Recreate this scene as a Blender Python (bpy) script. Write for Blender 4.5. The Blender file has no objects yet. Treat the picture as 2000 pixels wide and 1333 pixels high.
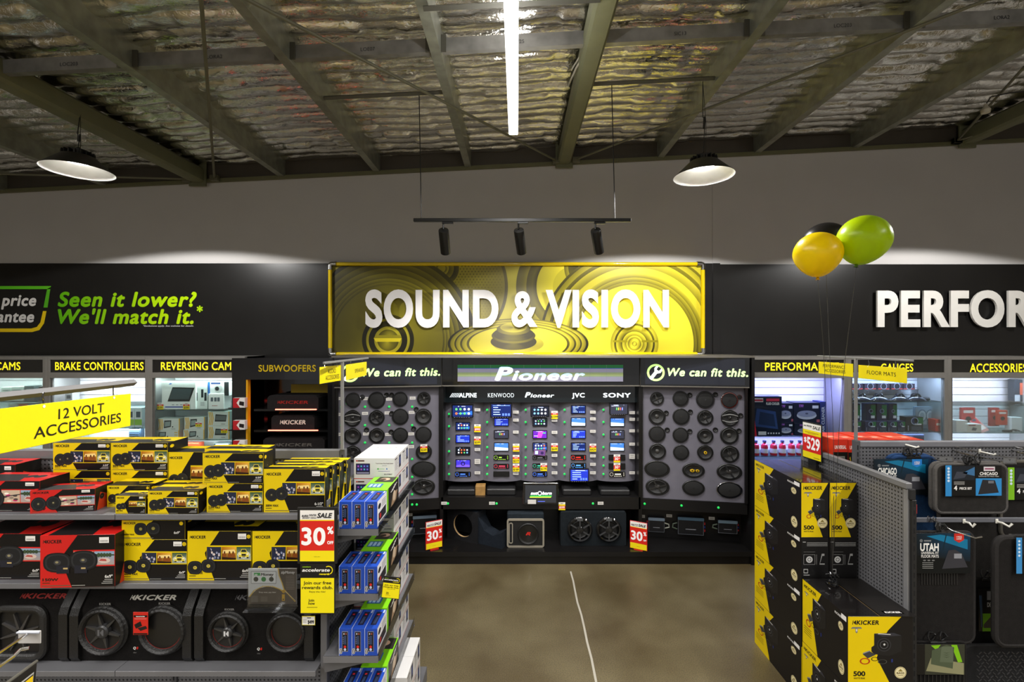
import bpy, bmesh, math, random
from mathutils import Vector, Matrix
sc = bpy.context.scene
COL = sc.collection
rnd = random.Random(7)
PI = math.pi
# ------------------------------------------------------------------ camera, world, lights, exposure
F, CX, CY, H = 900.0, 1010.0, 667.0, 2.55
cam = bpy.data.cameras.new('camera'); cam.sensor_width = 36; cam.lens = F / 2000 * 36
cam.shift_x = -(CX - 1000) / 2000; cam.shift_y = (CY - 666.5) / 2000; cam.clip_start = .02
camo = bpy.data.objects.new('camera', cam); COL.objects.link(camo)
camo.location = (0, 0, H); camo.rotation_euler = (PI / 2, 0, 0); sc.camera = camo
sc.view_settings.view_transform = 'Standard'; sc.view_settings.look = 'None'
sc.view_settings.gamma = 1; sc.view_settings.use_curve_mapping = False
sc.view_settings.exposure = 0.0
sc.cycles.use_denoising = True
sc.cycles.max_bounces = 6; sc.cycles.transparent_max_bounces = 12; sc.cycles.sample_clamp_indirect = 4
sc.cycles.caustics_reflective = False; sc.cycles.caustics_refractive = False
wd = bpy.data.worlds.new('world'); sc.world = wd; wd.use_nodes = True
wd.node_tree.nodes['Background'].inputs[0].default_value = (1, .98, .97, 1)
wd.node_tree.nodes['Background'].inputs[1].default_value = .5

def area(name, loc, sx, sy, power, rot=(0, 0, 0), col=(1, .975, .945), spread=180, disk=False):
    l = bpy.data.lights.new(name, 'AREA'); l.energy = power; l.color = col
    l.shape = 'DISK' if disk else 'RECTANGLE'; l.size = sx
    if not disk: l.size_y = sy
    l.spread = math.radians(spread)
    o = bpy.data.objects.new(name, l); COL.objects.link(o); o.location = loc; o.rotation_euler = rot
    return o
# linear ceiling battens: one in view over the aisle, unseen rows added beside and behind the camera
area('batten_light', (-.03, 2.0, 4.225), .075, 3.4, 120, spread=150)
area('batten_light', (-.03, -3.4, 4.225), .075, 4, 205, spread=150)
for bx in (-4.0, 4.2):
    area('batten_light', (bx, .2, 4.225), .075, 3.6, 175, spread=150)
    area('batten_light', (bx, -4, 4.225), .075, 4, 190, spread=150)
# upward area lights added above the battens to brighten the foil
for bx, by, ln, pw in ((-.03, 2.0, 3.4, 26), (-.03, -3.4, 4, 45), (-4.0, .2, 3.6, 46), (4.2, .2, 3.6, 46), (-4, -4, 4, 30), (4.2, -4, 4, 30)):
    area('batten_light', (bx, by, 4.315), .06, ln, pw, rot=(PI, 0, 0), spread=170)
# high-bay pendants (the third hangs just outside the frame on the right)
PEND = [(-4.0, 4.2, 4.10), (1.7, 4.2, 4.05), (5.0, 4.2, 4.12)]
for p in PEND:
    l = bpy.data.lights.new('pendant_light', 'SPOT'); l.energy = 170; l.color = (1, .98, .95); l.spot_size = math.radians(154); l.spot_blend = .05; l.shadow_soft_size = .06
    o = bpy.data.objects.new('pendant_light', l); COL.objects.link(o); o.location = (p[0], p[1], p[2] + .02)
# track spots aimed at the display
SPOTS = [(870, 432, -.17), (1017, 432, .02), (1167, 432, .2)]

# ------------------------------------------------------------------ colours, materials
def L(h):
    h = h.lstrip('#'); r = []
    for i in (0, 2, 4):
        c = int(h[i:i + 2], 16) / 255
        r.append(c / 12.92 if c <= .04045 else ((c + .055) / 1.055) ** 2.4)
    return tuple(r)
def lerp(a, b, t): return tuple(x + (y - x) * t for x, y in zip(a, b))
MATS = {}
def mat(name, rough=.5, metal=0, emit=0, bump=0, bscale=200, spec=.5, vary=.08, vscale=6, coat=0, alpha=None):
    m = bpy.data.materials.new(name); m.use_nodes = True
    nt = m.node_tree; b = nt.nodes['Principled BSDF']; N = nt.nodes.new; K = nt.links.new
    at_ = N('ShaderNodeVertexColor'); at_.layer_name = 'Col'
    tc = N('ShaderNodeTexCoord'); nz = N('ShaderNodeTexNoise'); nz.inputs['Scale'].default_value = vscale
    K(tc.outputs['Object'], nz.inputs['Vector'])
    mr = N('ShaderNodeMapRange'); mr.inputs[1].default_value = .3; mr.inputs[2].default_value = .7
    mr.inputs[3].default_value = 1 - vary; mr.inputs[4].default_value = 1 + vary
    K(nz.outputs[0], mr.inputs[0])
    mx = N('ShaderNodeVectorMath'); mx.operation = 'SCALE'
    K(at_.outputs['Color'], mx.inputs[0]); K(mr.outputs[0], mx.inputs['Scale'])
    K(mx.outputs[0], b.inputs['Base Color'])
    b.inputs['Roughness'].default_value = rough; b.inputs['Metallic'].default_value = metal
    b.inputs['Specular IOR Level'].default_value = spec; b.inputs['Coat Weight'].default_value = coat
    if emit:
        K(at_.outputs['Color'], b.inputs['Emission Color']); b.inputs['Emission Strength'].default_value = emit
    if bump:
        n2 = N('ShaderNodeTexNoise'); n2.inputs['Scale'].default_value = bscale; n2.inputs['Detail'].default_value = 3
        K(tc.outputs['Object'], n2.inputs['Vector'])
        bp = N('ShaderNodeBump'); bp.inputs['Strength'].default_value = bump; bp.inputs['Distance'].default_value = .01
        K(n2.outputs[0], bp.inputs['Height']); K(bp.outputs[0], b.inputs['Normal'])
    MATS[name] = m
    return m
mat('card', .3, vary=.04, spec=.3); mat('print', .4, vary=.02, spec=.35); mat('paper', .6, vary=.03)
mat('gloss', .12, vary=.03, coat=.3); mat('plastic', .38, vary=.05); mat('matte', .8, vary=.02, vscale=2)
mat('paint', .5, vary=.06, bump=.05, bscale=60); mat('steel', .45, .35, vary=.06); mat('chrome', .14, 1, vary=.02)
mat('galv', .42, .5, vary=.2, vscale=9); mat('fabric', .95, bump=.5, bscale=500, spec=.2, vary=.12, vscale=40)
mat('carpet', .95, bump=.7, bscale=260, spec=.15, vary=.16, vscale=30)
mat('wood', .5, vary=.2, vscale=20); mat('screen', .25, emit=1.1); mat('lamp', .4, emit=9); mat('glow', .4, emit=1.0)
mat('redglow', .4, emit=5); mat('leatherette', .45, bump=.3, bscale=180)
mat('laminate', .3, vary=.1, vscale=3, spec=.4); mat('lampwhite', .3, emit=.0)
def custom(name):
    m = bpy.data.materials.new(name); m.use_nodes = True; MATS[name] = m
    nt = m.node_tree; return m, nt, nt.nodes['Principled BSDF'], nt.nodes.new, nt.links.new
# clear panes: mostly see-through, fresnel gloss on top
def glassmat(name, tint, refl=.5):
    m, nt, b, N, K = custom(name)
    out = nt.nodes['Material Output']; nt.nodes.remove(b)
    tr = N('ShaderNodeBsdfTransparent'); tr.inputs[0].default_value = (*tint, 1)
    gl = N('ShaderNodeBsdfGlossy'); gl.inputs['Roughness'].default_value = .02
    fr = N('ShaderNodeFresnel'); fr.inputs[0].default_value = 1.45
    ml = N('ShaderNodeMath'); ml.operation = 'MULTIPLY'; ml.inputs[1].default_value = refl
    ms = N('ShaderNodeMixShader'); K(fr.outputs[0], ml.inputs[0]); K(ml.outputs[0], ms.inputs[0])
    K(tr.outputs[0], ms.inputs[1]); K(gl.outputs[0], ms.inputs[2]); K(ms.outputs[0], out.inputs[0])
glassmat('glass', (.93, .97, .96)); glassmat('acrylic', (.96, .97, .98), .8); glassmat('shelfglass', (.78, .92, .9), .8)
# stretched latex: lets light through, glossy skin
m, nt, b, N, K = custom('balloon'); out = nt.nodes['Material Output']; b.inputs['Roughness'].default_value = .28
va = N('ShaderNodeVertexColor'); va.layer_name = 'Col'; K(va.outputs[0], b.inputs['Base Color'])
tl = N('ShaderNodeBsdfTranslucent'); K(va.outputs[0], tl.inputs[0]); ms = N('ShaderNodeMixShader'); ms.inputs[0].default_value = .3
K(b.outputs[0], ms.inputs[1]); K(tl.outputs[0], ms.inputs[2]); K(ms.outputs[0], out.inputs[0])
# perforated steel: round holes on a 25 mm grid, in the two in-plane object axes
def pegmat(name, ax, ay):
    m, nt, b, N, K = custom(name)
    tc = N('ShaderNodeTexCoord'); sp = N('ShaderNodeSeparateXYZ'); K(tc.outputs['Object'], sp.inputs[0])
    def m2(op, a, bb=None):
        n = N('ShaderNodeMath'); n.operation = op
        for i, q in enumerate((a, bb)):
            if q is None: continue
            if isinstance(q, (int, float)): n.inputs[i].default_value = q
            else: K(q, n.inputs[i])
        return n.outputs[0]
    def cell(o): return m2('SUBTRACT', m2('FRACT', m2('MULTIPLY', o, 1 / .025)), .5)
    r = m2('SQRT', m2('ADD', m2('POWER', m2('ABSOLUTE', cell(sp.outputs[ax])), 2), m2('POWER', m2('ABSOLUTE', cell(sp.outputs[ay])), 2)))
    mr = N('ShaderNodeMapRange'); mr.inputs[1].default_value = .19; mr.inputs[2].default_value = .27; K(r, mr.inputs[0])
    mc = N('ShaderNodeMix'); mc.data_type = 'RGBA'; K(mr.outputs[0], mc.inputs[0])
    mc.inputs[6].default_value = (*L('2a2a2a'), 1); mc.inputs[7].default_value = (*L('77777a'), 1)
    K(mc.outputs[2], b.inputs['Base Color']); b.inputs['Roughness'].default_value = .42; b.inputs['Metallic'].default_value = .35
    bp = N('ShaderNodeBump'); bp.inputs['Strength'].default_value = .6; bp.inputs['Distance'].default_value = .004
    K(mr.outputs[0], bp.inputs['Height']); K(bp.outputs[0], b.inputs['Normal'])
pegmat('peg_x', 0, 2); pegmat('peg_y', 1, 2)
# sealed concrete
m, nt, b, N, K = custom('concrete')
tc = N('ShaderNodeTexCoord'); n1 = N('ShaderNodeTexNoise'); n1.inputs['Scale'].default_value = 1.6; n1.inputs['Detail'].default_value = 6
n2 = N('ShaderNodeTexNoise'); n2.inputs['Scale'].default_value = 130; n2.inputs['Detail'].default_value = 2
K(tc.outputs['Object'], n1.inputs[0]); K(tc.outputs['Object'], n2.inputs[0])
cr = N('ShaderNodeValToRGB'); cr.color_ramp.elements[0].position = .32; cr.color_ramp.elements[1].position = .68
cr.color_ramp.elements[0].color = (*L('564a31'), 1); cr.color_ramp.elements[1].color = (*L('71664a'), 1)
K(n1.outputs[0], cr.inputs[0])
sp_ = N('ShaderNodeMapRange'); sp_.inputs[1].default_value = .35; sp_.inputs[2].default_value = .6; sp_.inputs[3].default_value = .6; sp_.inputs[4].default_value = 1.08
K(n2.outputs[0], sp_.inputs[0])
vm = N('ShaderNodeVectorMath'); vm.operation = 'SCALE'; K(cr.outputs[0], vm.inputs[0]); K(sp_.outputs[0], vm.inputs['Scale'])
K(vm.outputs[0], b.inputs['Base Color'])
rr = N('ShaderNodeMapRange'); rr.inputs[3].default_value = .28; rr.inputs[4].default_value = .5; K(n1.outputs[0], rr.inputs[0]); K(rr.outputs[0], b.inputs['Roughness'])
# crinkled silver foil
m, nt, b, N, K = custom('foil')
tc = N('ShaderNodeTexCoord'); b.inputs['Metallic'].default_value = 1; b.inputs['Roughness'].default_value = .15
b.inputs['Base Color'].default_value = (.86, .84, .78, 1)
mp = N('ShaderNodeMapping'); mp.inputs['Scale'].default_value = (1, 1.6, 1); K(tc.outputs['Object'], mp.inputs[0])
v = N('ShaderNodeTexVoronoi'); v.inputs['Scale'].default_value = 9; K(mp.outputs[0], v.inputs['Vector'])
n3 = N('ShaderNodeTexNoise'); n3.inputs['Scale'].default_value = 26; n3.inputs['Detail'].default_value = 4; n3.inputs['Distortion'].default_value = 1.2
K(mp.outputs[0], n3.inputs['Vector'])
ad = N('ShaderNodeMath'); ad.operation = 'ADD'; K(v.outputs['Distance'], ad.inputs[0]); K(n3.outputs[0], ad.inputs[1])
bp = N('ShaderNodeBump'); bp.inputs['Strength'].default_value = .22; bp.inputs['Distance'].default_value = .02
K(ad.outputs[0], bp.inputs['Height']); K(bp.outputs[0], b.inputs['Normal'])

# ------------------------------------------------------------------ helpers
def at(px, py, Y): return Vector(((px - CX) * Y / F, Y, H - (py - CY) * Y / F))
def XX(px, Y): return (px - CX) * Y / F
def ZZ(py, Y): return H - (py - CY) * Y / F
def frame(o, r, u):
    r = Vector(r).normalized(); u = Vector(u).normalized(); n = r.cross(u)
    M = Matrix.Identity(4)
    for i, q in enumerate((r, u, n)):
        for k in range(3): M[k][i] = q[k]
    for k in range(3): M[k][3] = o[k]
    return M
def front(x, y, z): return frame((x, y, z), (1, 0, 0), (0, 0, 1))
_TX = {}
def text2d(s, bold=0, shear=0, sp=1.0, res=3, solid=False):
    """outlines of a line of type as (points, faces); bold print is overprinted, solid letters are offset"""
    k = (s, bold, shear, sp, res, solid)
    if k not in _TX:
        c = bpy.data.curves.new('t', 'FONT'); c.body = s; c.size = 1; c.offset = bold if solid and 'M' not in s else 0; c.shear = shear
        c.resolution_u = res; c.space_character = sp; c.space_line = .85; c.align_x = 'LEFT'
        o = bpy.data.objects.new('t', c); COL.objects.link(o); bpy.context.view_layer.update()
        me = bpy.data.meshes.new_from_object(o.evaluated_get(bpy.context.evaluated_depsgraph_get()))
        vs = [(q.co.x, q.co.y, 0) for q in me.vertices]; fs = [tuple(p.vertices) for p in me.polygons]
        bpy.data.objects.remove(o); bpy.data.curves.remove(c); bpy.data.meshes.remove(me)
        if bold > .003 and not solid:
            n = 4 if bold < .012 else 6; V, Fc = list(vs), list(fs)
            for i in range(n):
                d = (bold * math.cos(2 * PI * (i + .5) / n), bold * math.sin(2 * PI * (i + .5) / n)); b0 = len(V)
                V += [(x + d[0], y + d[1], i + 1) for x, y, _ in vs]; Fc += [tuple(q + b0 for q in f) for f in fs]
            vs, fs = V, Fc
        _TX[k] = (vs, fs)
    return _TX[k]
class G:
    """collects faces with a colour and a material each; build() links them as one mesh object"""
    def __init__(s, m='card'):
        s.v = []; s.f = []; s.c = []; s.m = []; s.M = Matrix.Identity(4); s.mt = m; s.lay = .0006
    def add(s, vs, fs, col, m=None):
        if isinstance(col, str): col = L(col)
        b0 = len(s.v); s.v += [tuple(s.M @ Vector(q)) for q in vs]
        for f in fs:
            s.f.append(tuple(i + b0 for i in f)); s.c.append(col if not isinstance(col, list) else [col[i] for i in f]); s.m.append(m or s.mt)
        return s
    def box(s, x0, x1, y0, y1, z0, z1, col, m=None, b=0):
        if x0 > x1: x0, x1 = x1, x0
        if y0 > y1: y0, y1 = y1, y0
        if z0 > z1: z0, z1 = z1, z0
        if not b:
            vs = [(x, y, z) for x in (x0, x1) for y in (y0, y1) for z in (z0, z1)]
            fs = [(0, 1, 3, 2), (4, 6, 7, 5), (0, 4, 5, 1), (2, 3, 7, 6), (0, 2, 6, 4), (1, 5, 7, 3)]
            return s.add(vs, fs, col, m)
        b = min(b, (x1 - x0) * .45, (y1 - y0) * .45, (z1 - z0) * .45)
        X, Y, Z = (x0, x1), (y0, y1), (z0, z1); vs = []; ix = {}
        for i in (0, 1):
            for j in (0, 1):
                for k in (0, 1):
                    for a in range(3):
                        p = [X[i], Y[j], Z[k]]
                        for q, w in enumerate((i, j, k)):
                            if q != a: p[q] += b * (1 - 2 * w)
                        ix[i, j, k, a] = len(vs); vs.append(p)
        fs = []
        for a in range(3):
            p, q = [t for t in range(3) if t != a]
            for w in (0, 1):
                f = []
                for (e, g) in ((0, 0), (1, 0), (1, 1), (0, 1)):
                    t = [0, 0, 0]; t[a] = w; t[p] = e; t[q] = g; f.append(ix[(*t, a)])
                fs.append(f)
            for e in (0, 1):       # edges along a
                for g in (0, 1):
                    c = [0, 0, 0]; c[p] = e; c[q] = g; d = list(c); d[a] = 1; c[a] = 0
                    fs.append([ix[(*c, p)], ix[(*c, q)], ix[(*d, q)], ix[(*d, p)]])
        for i in (0, 1):
            for j in (0, 1):
                for k in (0, 1): fs.append([ix[i, j, k, 0], ix[i, j, k, 1], ix[i, j, k, 2]])
        ctr = Vector(((x0 + x1) / 2, (y0 + y1) / 2, (z0 + z1) / 2)); out = []
        for f in fs:
            p = [Vector(vs[i]) for i in f]; n = (p[1] - p[0]).cross(p[2] - p[0])
            out.append(f if n.dot(sum(p, Vector()) / len(p) - ctr) > 0 else f[::-1])
        return s.add(vs, out, col, m)
    def lathe(s, prof, col, m=None, n=24, sx=1, sy=1, cap=False, sup=1):
        """profile of (radius, height) about the local z axis; sup>1 squares the outline"""
        vs = []; fs = []; k = len(prof)
        for i in range(n):
            a = 2 * PI * i / n; c, d = math.cos(a), math.sin(a)
            q = 1 / (abs(c) ** sup + abs(d) ** sup) ** (1 / sup) if sup > 1 else 1
            if sup == 1: q = 1
            for r, z in prof: vs.append((r * c * q * sx, r * d * q * sy, z))
        for i in range(n):
            j = (i + 1) % n
            for t in range(k - 1): fs.append((i * k + t, j * k + t, j * k + t + 1, i * k + t + 1))
        if cap:
            fs.append(tuple(i * k + k - 1 for i in range(n))); fs.append(tuple(i * k for i in reversed(range(n))))
        return s.add(vs, fs, col, m)
    def tube(s, pts, r, col, m=None, n=8, cap=True):
        pts = [Vector(p) for p in pts]; vs = []; fs = []; up = None
        for i, p in enumerate(pts):
            d = (pts[min(i + 1, len(pts) - 1)] - pts[max(i - 1, 0)]).normalized()
            if up is None or abs(up.dot(d)) > .98: up = Vector((0, 0, 1)) if abs(d.z) < .9 else Vector((1, 0, 0))
            a = d.cross(up).normalized(); bb = a.cross(d); up = bb
            rr_ = r[i] if isinstance(r, (list, tuple)) else r
            for k in range(n):
                t = 2 * PI * k / n; vs.append(p + (a * math.cos(t) + bb * math.sin(t)) * rr_)
        for i in range(len(pts) - 1):
            for k in range(n):
                k2 = (k + 1) % n; fs.append((i * n + k, i * n + k2, i * n + n + k2, i * n + n + k))
        if cap: fs.append(tuple(reversed(range(n)))); fs.append(tuple(range(len(vs) - n, len(vs))))
        return s.add(vs, fs, col, m)
    def prism(s, poly, z0, z1, col, m=None, side=None):
        """polygon in local xy, extruded along local z"""
        n = len(poly); vs = [(x, y, z0) for x, y in poly] + [(x, y, z1) for x, y in poly]
        s.add(vs, [tuple(range(n, 2 * n)), tuple(reversed(range(n)))], col, m)
        return s.add(vs, [(i, (i + 1) % n, n + (i + 1) % n, n + i) for i in range(n)], side or col, m)
    # flat print, (u, v) on the face of s.M, l = ink layer
    def poly(s, pts, col, l=1, m=None): return s.add([(x, y, l * s.lay) for x, y in pts], [tuple(range(len(pts)))], col, m or 'print')
    def rect(s, x0, y0, x1, y1, col, l=1, m=None): return s.poly([(x0, y0), (x1, y0), (x1, y1), (x0, y1)], col, l, m)
    def disc(s, x, y, r, col, l=1, ry=None, n=20, m=None, sup=0):
        ry = ry or r; p = []
        for i in range(n):
            a = 2 * PI * i / n; c, d = math.cos(a), math.sin(a); q = 1
            if sup: q = 1 / (abs(c) ** sup + abs(d) ** sup) ** (1 / sup)
            p.append((x + r * c * q, y + ry * d * q))
        return s.poly(p, col, l, m)
    def ring(s, x, y, r0, r1, col, l=1, n=28, a0=0, a1=2 * PI, ky=1, m=None):
        vs = []; fs = []; k = n + 1
        for i in range(k):
            a = a0 + (a1 - a0) * i / n
            for r in (r0, r1): vs.append((x + r * math.cos(a), y + r * ky * math.sin(a), l * s.lay))
        for i in range(n): fs.append((2 * i, 2 * i + 1, 2 * i + 3, 2 * i + 2))
        return s.add(vs, fs, col(vs) if callable(col) else col, m or 'print')
    def text(s, t, x, y, h, col, l=2, bold=.02, shear=0, w=None, al='l', m=None, sp=1.0, depth=0, res=3, side=None):
        """cap height h; w squeezes or stretches the line to a width; depth > 0 makes solid letters"""
        vs, fs = text2d(t, bold, shear, sp, res, depth > 0)
        if not vs: return s
        k = h / .69; x0 = min(p[0] for p in vs); x1 = max(p[0] for p in vs); kx = k
        if w: kx = w / (x1 - x0)
        ww = (x1 - x0) * kx; ox = x - (0 if al == 'l' else ww / 2 if al == 'c' else ww)
        z = l * s.lay; P = [(ox + (p[0] - x0) * kx, y + p[1] * k, z + depth + p[2] * 3e-5) for p in vs]
        C = [col(p) for p in P] if callable(col) else col
        s.add(P, fs, C, m or 'print')
        if depth:
            ed = {}
            for f in fs:
                for i in range(len(f)):
                    a, b_ = f[i], f[(i + 1) % len(f)]
                    ed[(a, b_)] = 1
            n = len(P); Q = P + [(p[0], p[1], z) for p in P]
            s.add(Q, [(a, a + n, b_ + n, b_) for (a, b_) in ed if (b_, a) not in ed], side or (C if not isinstance(C, list) else C + C), m or 'print')
        return s
    def mesh(s, name, smooth=None):
        me = bpy.data.meshes.new(name); me.from_pydata(s.v, [], s.f)
        names = []; 
        for q in s.m:
            if q not in names: names.append(q)
        for q in names: me.materials.append(MATS[q])
        me.polygons.foreach_set('material_index', [names.index(q) for q in s.m])
        ca = me.color_attributes.new('Col', 'FLOAT_COLOR', 'CORNER'); buf = []
        for f, c in zip(s.f, s.c):
            if isinstance(c, list):
                for q in c: buf += [*q, 1]
            else: buf += [*c, 1] * len(f)
        ca.data.foreach_set('color', buf)
        if smooth:
            me.shade_smooth(); me.set_sharp_from_angle(angle=smooth)
        me.update()
        return me
    def build(s, name, parent=None, smooth=None, label=None, cat=None, group=None, kind=None):
        return link(s.mesh(name, smooth), name, parent, label, cat, group, kind)
def tag(o, label=None, cat=None, group=None, kind=None):
    if label: o['label'] = label
    if cat: o['category'] = cat
    if group: o['group'] = group
    if kind: o['kind'] = kind
    return o
def link(me, name, parent=None, label=None, cat=None, group=None, kind=None, M=None):
    o = bpy.data.objects.new(name, me); COL.objects.link(o)
    if parent: o.parent = parent
    if M is not None: o.matrix_basis = M
    return tag(o, label, cat, group, kind)
def thing(name, label, cat, M=None, group=None):
    o = bpy.data.objects.new(name, None); COL.objects.link(o); o.empty_display_size = .05
    if M is not None:
        if not isinstance(M, Matrix): M = Matrix.Translation(M)
        o.matrix_basis = M
    return tag(o, label, cat, group)
S30 = math.radians(35)
# ================================================================== structure
WY = 5.95
def roofz(x): return 4.815 + .05 * x        # underside of the purlins
g = G('concrete'); g.box(-9, 9, -7, 6.2, -.1, 0, (.3, .3, .3)); fl = g.build('floor', kind='structure')
g = G('matte')
jp = [(.594 + .004 * math.sin(i * 2.1) + .003 * math.sin(i * 5.3), .5 + i * .2) for i in range(24)]
vs = []; fs = []
for x, y in jp: vs += [(x - .009, y, .001), (x + .009, y, .001)]
for i in range(len(jp) - 1): fs.append((2 * i, 2 * i + 1, 2 * i + 3, 2 * i + 2))
g.add(vs, fs, 'b0aa9c'); g.build('joint_filler', fl, label='pale filled saw joint in the concrete')
g = G('matte')
g.M = frame((0, WY, 0), (1, 0, 0), (0, 0, 1))
g.prism([(-9, 0), (9, 0), (9, roofz(9)), (-9, roofz(-9))], -.15, 0, 'cfccca')
wb = g.build('wall_back', kind='structure')
g = G('matte'); xs = XX(1398, WY); g.box(xs - .045, xs + .045, WY - .012, WY - .0005, 0, roofz(xs), 'cfccca')
g.build('cover_strip', wb)
g = G('matte'); g.box(-9.1, -9, -7, WY, 0, 5.2, 'c9c5bf'); g.build('wall_left', kind='structure')
g = G('matte'); g.box(9, 9.1, -7, WY, 0, 5.6, 'c9c5bf'); g.build('wall_right', kind='structure')
# black fascia sheets on the wall
ft, fb = ZZ(515, WY), ZZ(699, WY)
for i, (x0, x1) in enumerate(((-9, xs - .046), (xs - .0455, xs + .0455), (xs + .046, 9))):
    g = G('laminate'); e = .026 if i == 1 else .012
    g.box(x0, x1, WY - e, WY - .0008, fb, ft - (.012 if i == 2 else 0), '1b1a19')
    g.build('trim_%d' % (i + 1), kind='structure', label='black fascia sheet on the back wall')
# dark bar coloured as the shaded gap over the wall, olive angle along the wall top
def slope_bar(name, x0, x1, y0, y1, dz0, dz1, col, m='paint'):
    g = G(m); vs = []
    for x in (x0, x1):
        for y in (y0, y1):
            for d in (dz0, dz1): vs.append((x, y, roofz(x) + d))
    g.add(vs, [(0, 1, 3, 2), (4, 6, 7, 5), (0, 4, 5, 1), (2, 3, 7, 6), (0, 2, 6, 4), (1, 5, 7, 3)], col)
    return g.build(name, kind='structure')
slope_bar('trim_4', -9, 9, WY - .02, WY + .1, .0, .3, '4a443c')
slope_bar('trim_5', -9, 9, WY - .05, WY - .021, -.03, .015, '6b6a4c')
# foil blanket, quilted between the wires
nx, ny = 560, 330; vs = []; fs = []
r2 = random.Random(3); tilt = {}
def foilz(x, y):
    px = .165; ry = y / px + .12 * math.sin(x * 2.3) + .05 * math.sin(x * 7.1); k = math.floor(ry); t = ry - k
    cx_ = x / .31 + .05 * math.sin(y * 3); kc = math.floor(cx_); u = cx_ - kc
    if (k, kc) not in tilt:
        tilt[k, kc] = (r2.uniform(-.03, .03), r2.uniform(-.02, .02), r2.uniform(.7, 1.25), [(r2.uniform(.4, 2.7), r2.uniform(38, 85), r2.uniform(0, 6), r2.uniform(.2, 1)) for _ in range(3)])
    a, b_, c, cr = tilt[k, kc]; s = math.sin(PI * t); e = (s * math.sin(PI * u)) ** .5
    z = -.045 * c * s ** .5 - .010 * math.sin(PI * u) ** .4 + e * (a * (t - .5) + b_ * (u - .5))
    for th, f, ph, w in cr: z += .0042 * w * e * abs(math.sin(.5 * f * (x * math.cos(th) + y * math.sin(th)) + ph))
    return z
for j in range(ny + 1):
    y = .9 + (WY - .9) * j / ny
    for i in range(nx + 1):
        x = -8.2 + 16.4 * i / nx
        vs.append((x, y, roofz(x) + .235 + foilz(x, y)))
for j in range(ny):
    for i in range(nx):
        a = j * (nx + 1) + i; fs.append((a, a + nx + 1, a + nx + 2, a + 1))
g = G('foil'); g.add(vs, fs, (.8, .8, .8)); ce = g.build('ceiling', smooth=PI, kind='structure')
g = G('matte'); vs = [(x, y, roofz(x) + .26) for x in (-9, 9) for y in (-7, WY)]
g.add(vs, [(0, 1, 3, 2)], '8a867e'); g.build('roof_sheet', ce)
g = G('galv')
for i in range(-26, 27):
    x = i * .31
    g.tube([(x, .9, roofz(x) + .232), (x, WY - .03, roofz(x) + .232)], .0025, '5a5850', n=4)
g.build('support_wires', ce, kind='stuff')
# purlins (galvanised channels) and olive rafters, all running back to the wall
BE = []
for k, x in enumerate((-6.6, -5.3, -3.02, -1.80, -.63, 1.84, 3.08, 4.33)):
    g = G('galv'); g.M = frame((x, .3, roofz(x)), (1, 0, 0), (0, 0, 1))
    s = 1 if x > .5 else -1
    P = [(-.04 * s, 0), (.04 * s, 0), (.04 * s, .03), (.034 * s, .03), (.034 * s, .006), (-.034 * s, .006), (-.034 * s, .23), (-.04 * s, .23)]
    if s < 0: P = P[::-1]
    g.prism(P, -(WY - .32), 0, '94968a'); o = g.build('ceiling_purlin' if not k else 'ceiling_purlin', kind='structure'); BE.append(x)
for x in (-4.08, .6, 5.75):
    g = G('paint'); r = .085; P = []
    for i in range(20):
        a = 2 * PI * i / 20; c, d = math.cos(a), math.sin(a); q = 1 / (abs(c) ** 5 + abs(d) ** 5) ** .2
        P.append((r * c * q, r * 1.15 * d * q + .06))
    g.M = frame((x, .3, roofz(x)), (1, 0, 0), (0, 0, 1)); g.prism(P, -(WY - .33), 0, '75765a')
    o = g.build('ceiling_rafter', smooth=S30, kind='structure')
    g = G('paint'); g.box(x - .11, x + .11, WY - .075, WY - .052, roofz(x) - .08, roofz(x) + .22, '6d6e52', b=.004)
    for sx in (-.08, .08):
        g.lathe([(0, 0), (.012, 0), (.012, .012), (0, .012)], '55563f') if 0 else None
    g.build('end_plate', o); BE.append(x)
BE.sort()
# bridging channels between them, stencilled
for i in range(len(BE) - 1):
    a, b_ = BE[i] + .05, BE[i + 1] - .05
    za, zb = roofz(a), roofz(b_)
    g = G('galv'); vs = []
    for x, z in ((a, za), (b_, zb)):
        for y in (3.58, 3.63):
            for d in (.02, .125): vs.append((x, y, z + d))
    g.add(vs, [(0, 1, 3, 2), (4, 6, 7, 5), (0, 4, 5, 1), (2, 3, 7, 6), (0, 2, 6, 4), (1, 5, 7, 3)], '8b8a88')
    o = g.build('ceiling_bridging', kind='structure')
    for x, z in ((a, za), (b_, zb)):
        g = G('steel'); g.box(x - .03, x + .03, 3.565, 3.578, z + .01, z + .14, '5b5950'); g.build('cleat', o)
    g = G(); xm = (a + b_) / 2; g.M = frame((xm, 3.579, roofz(xm) + .05), (1, 0, .05), (0, 0, 1))
    g.text(('4/25', 'SIC13', 'LOC203', 'LORA2', 'LOE07')[i % 5], 0, 0, .028, '2c2c30', bold=0); g.build('stencil', o)
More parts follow.
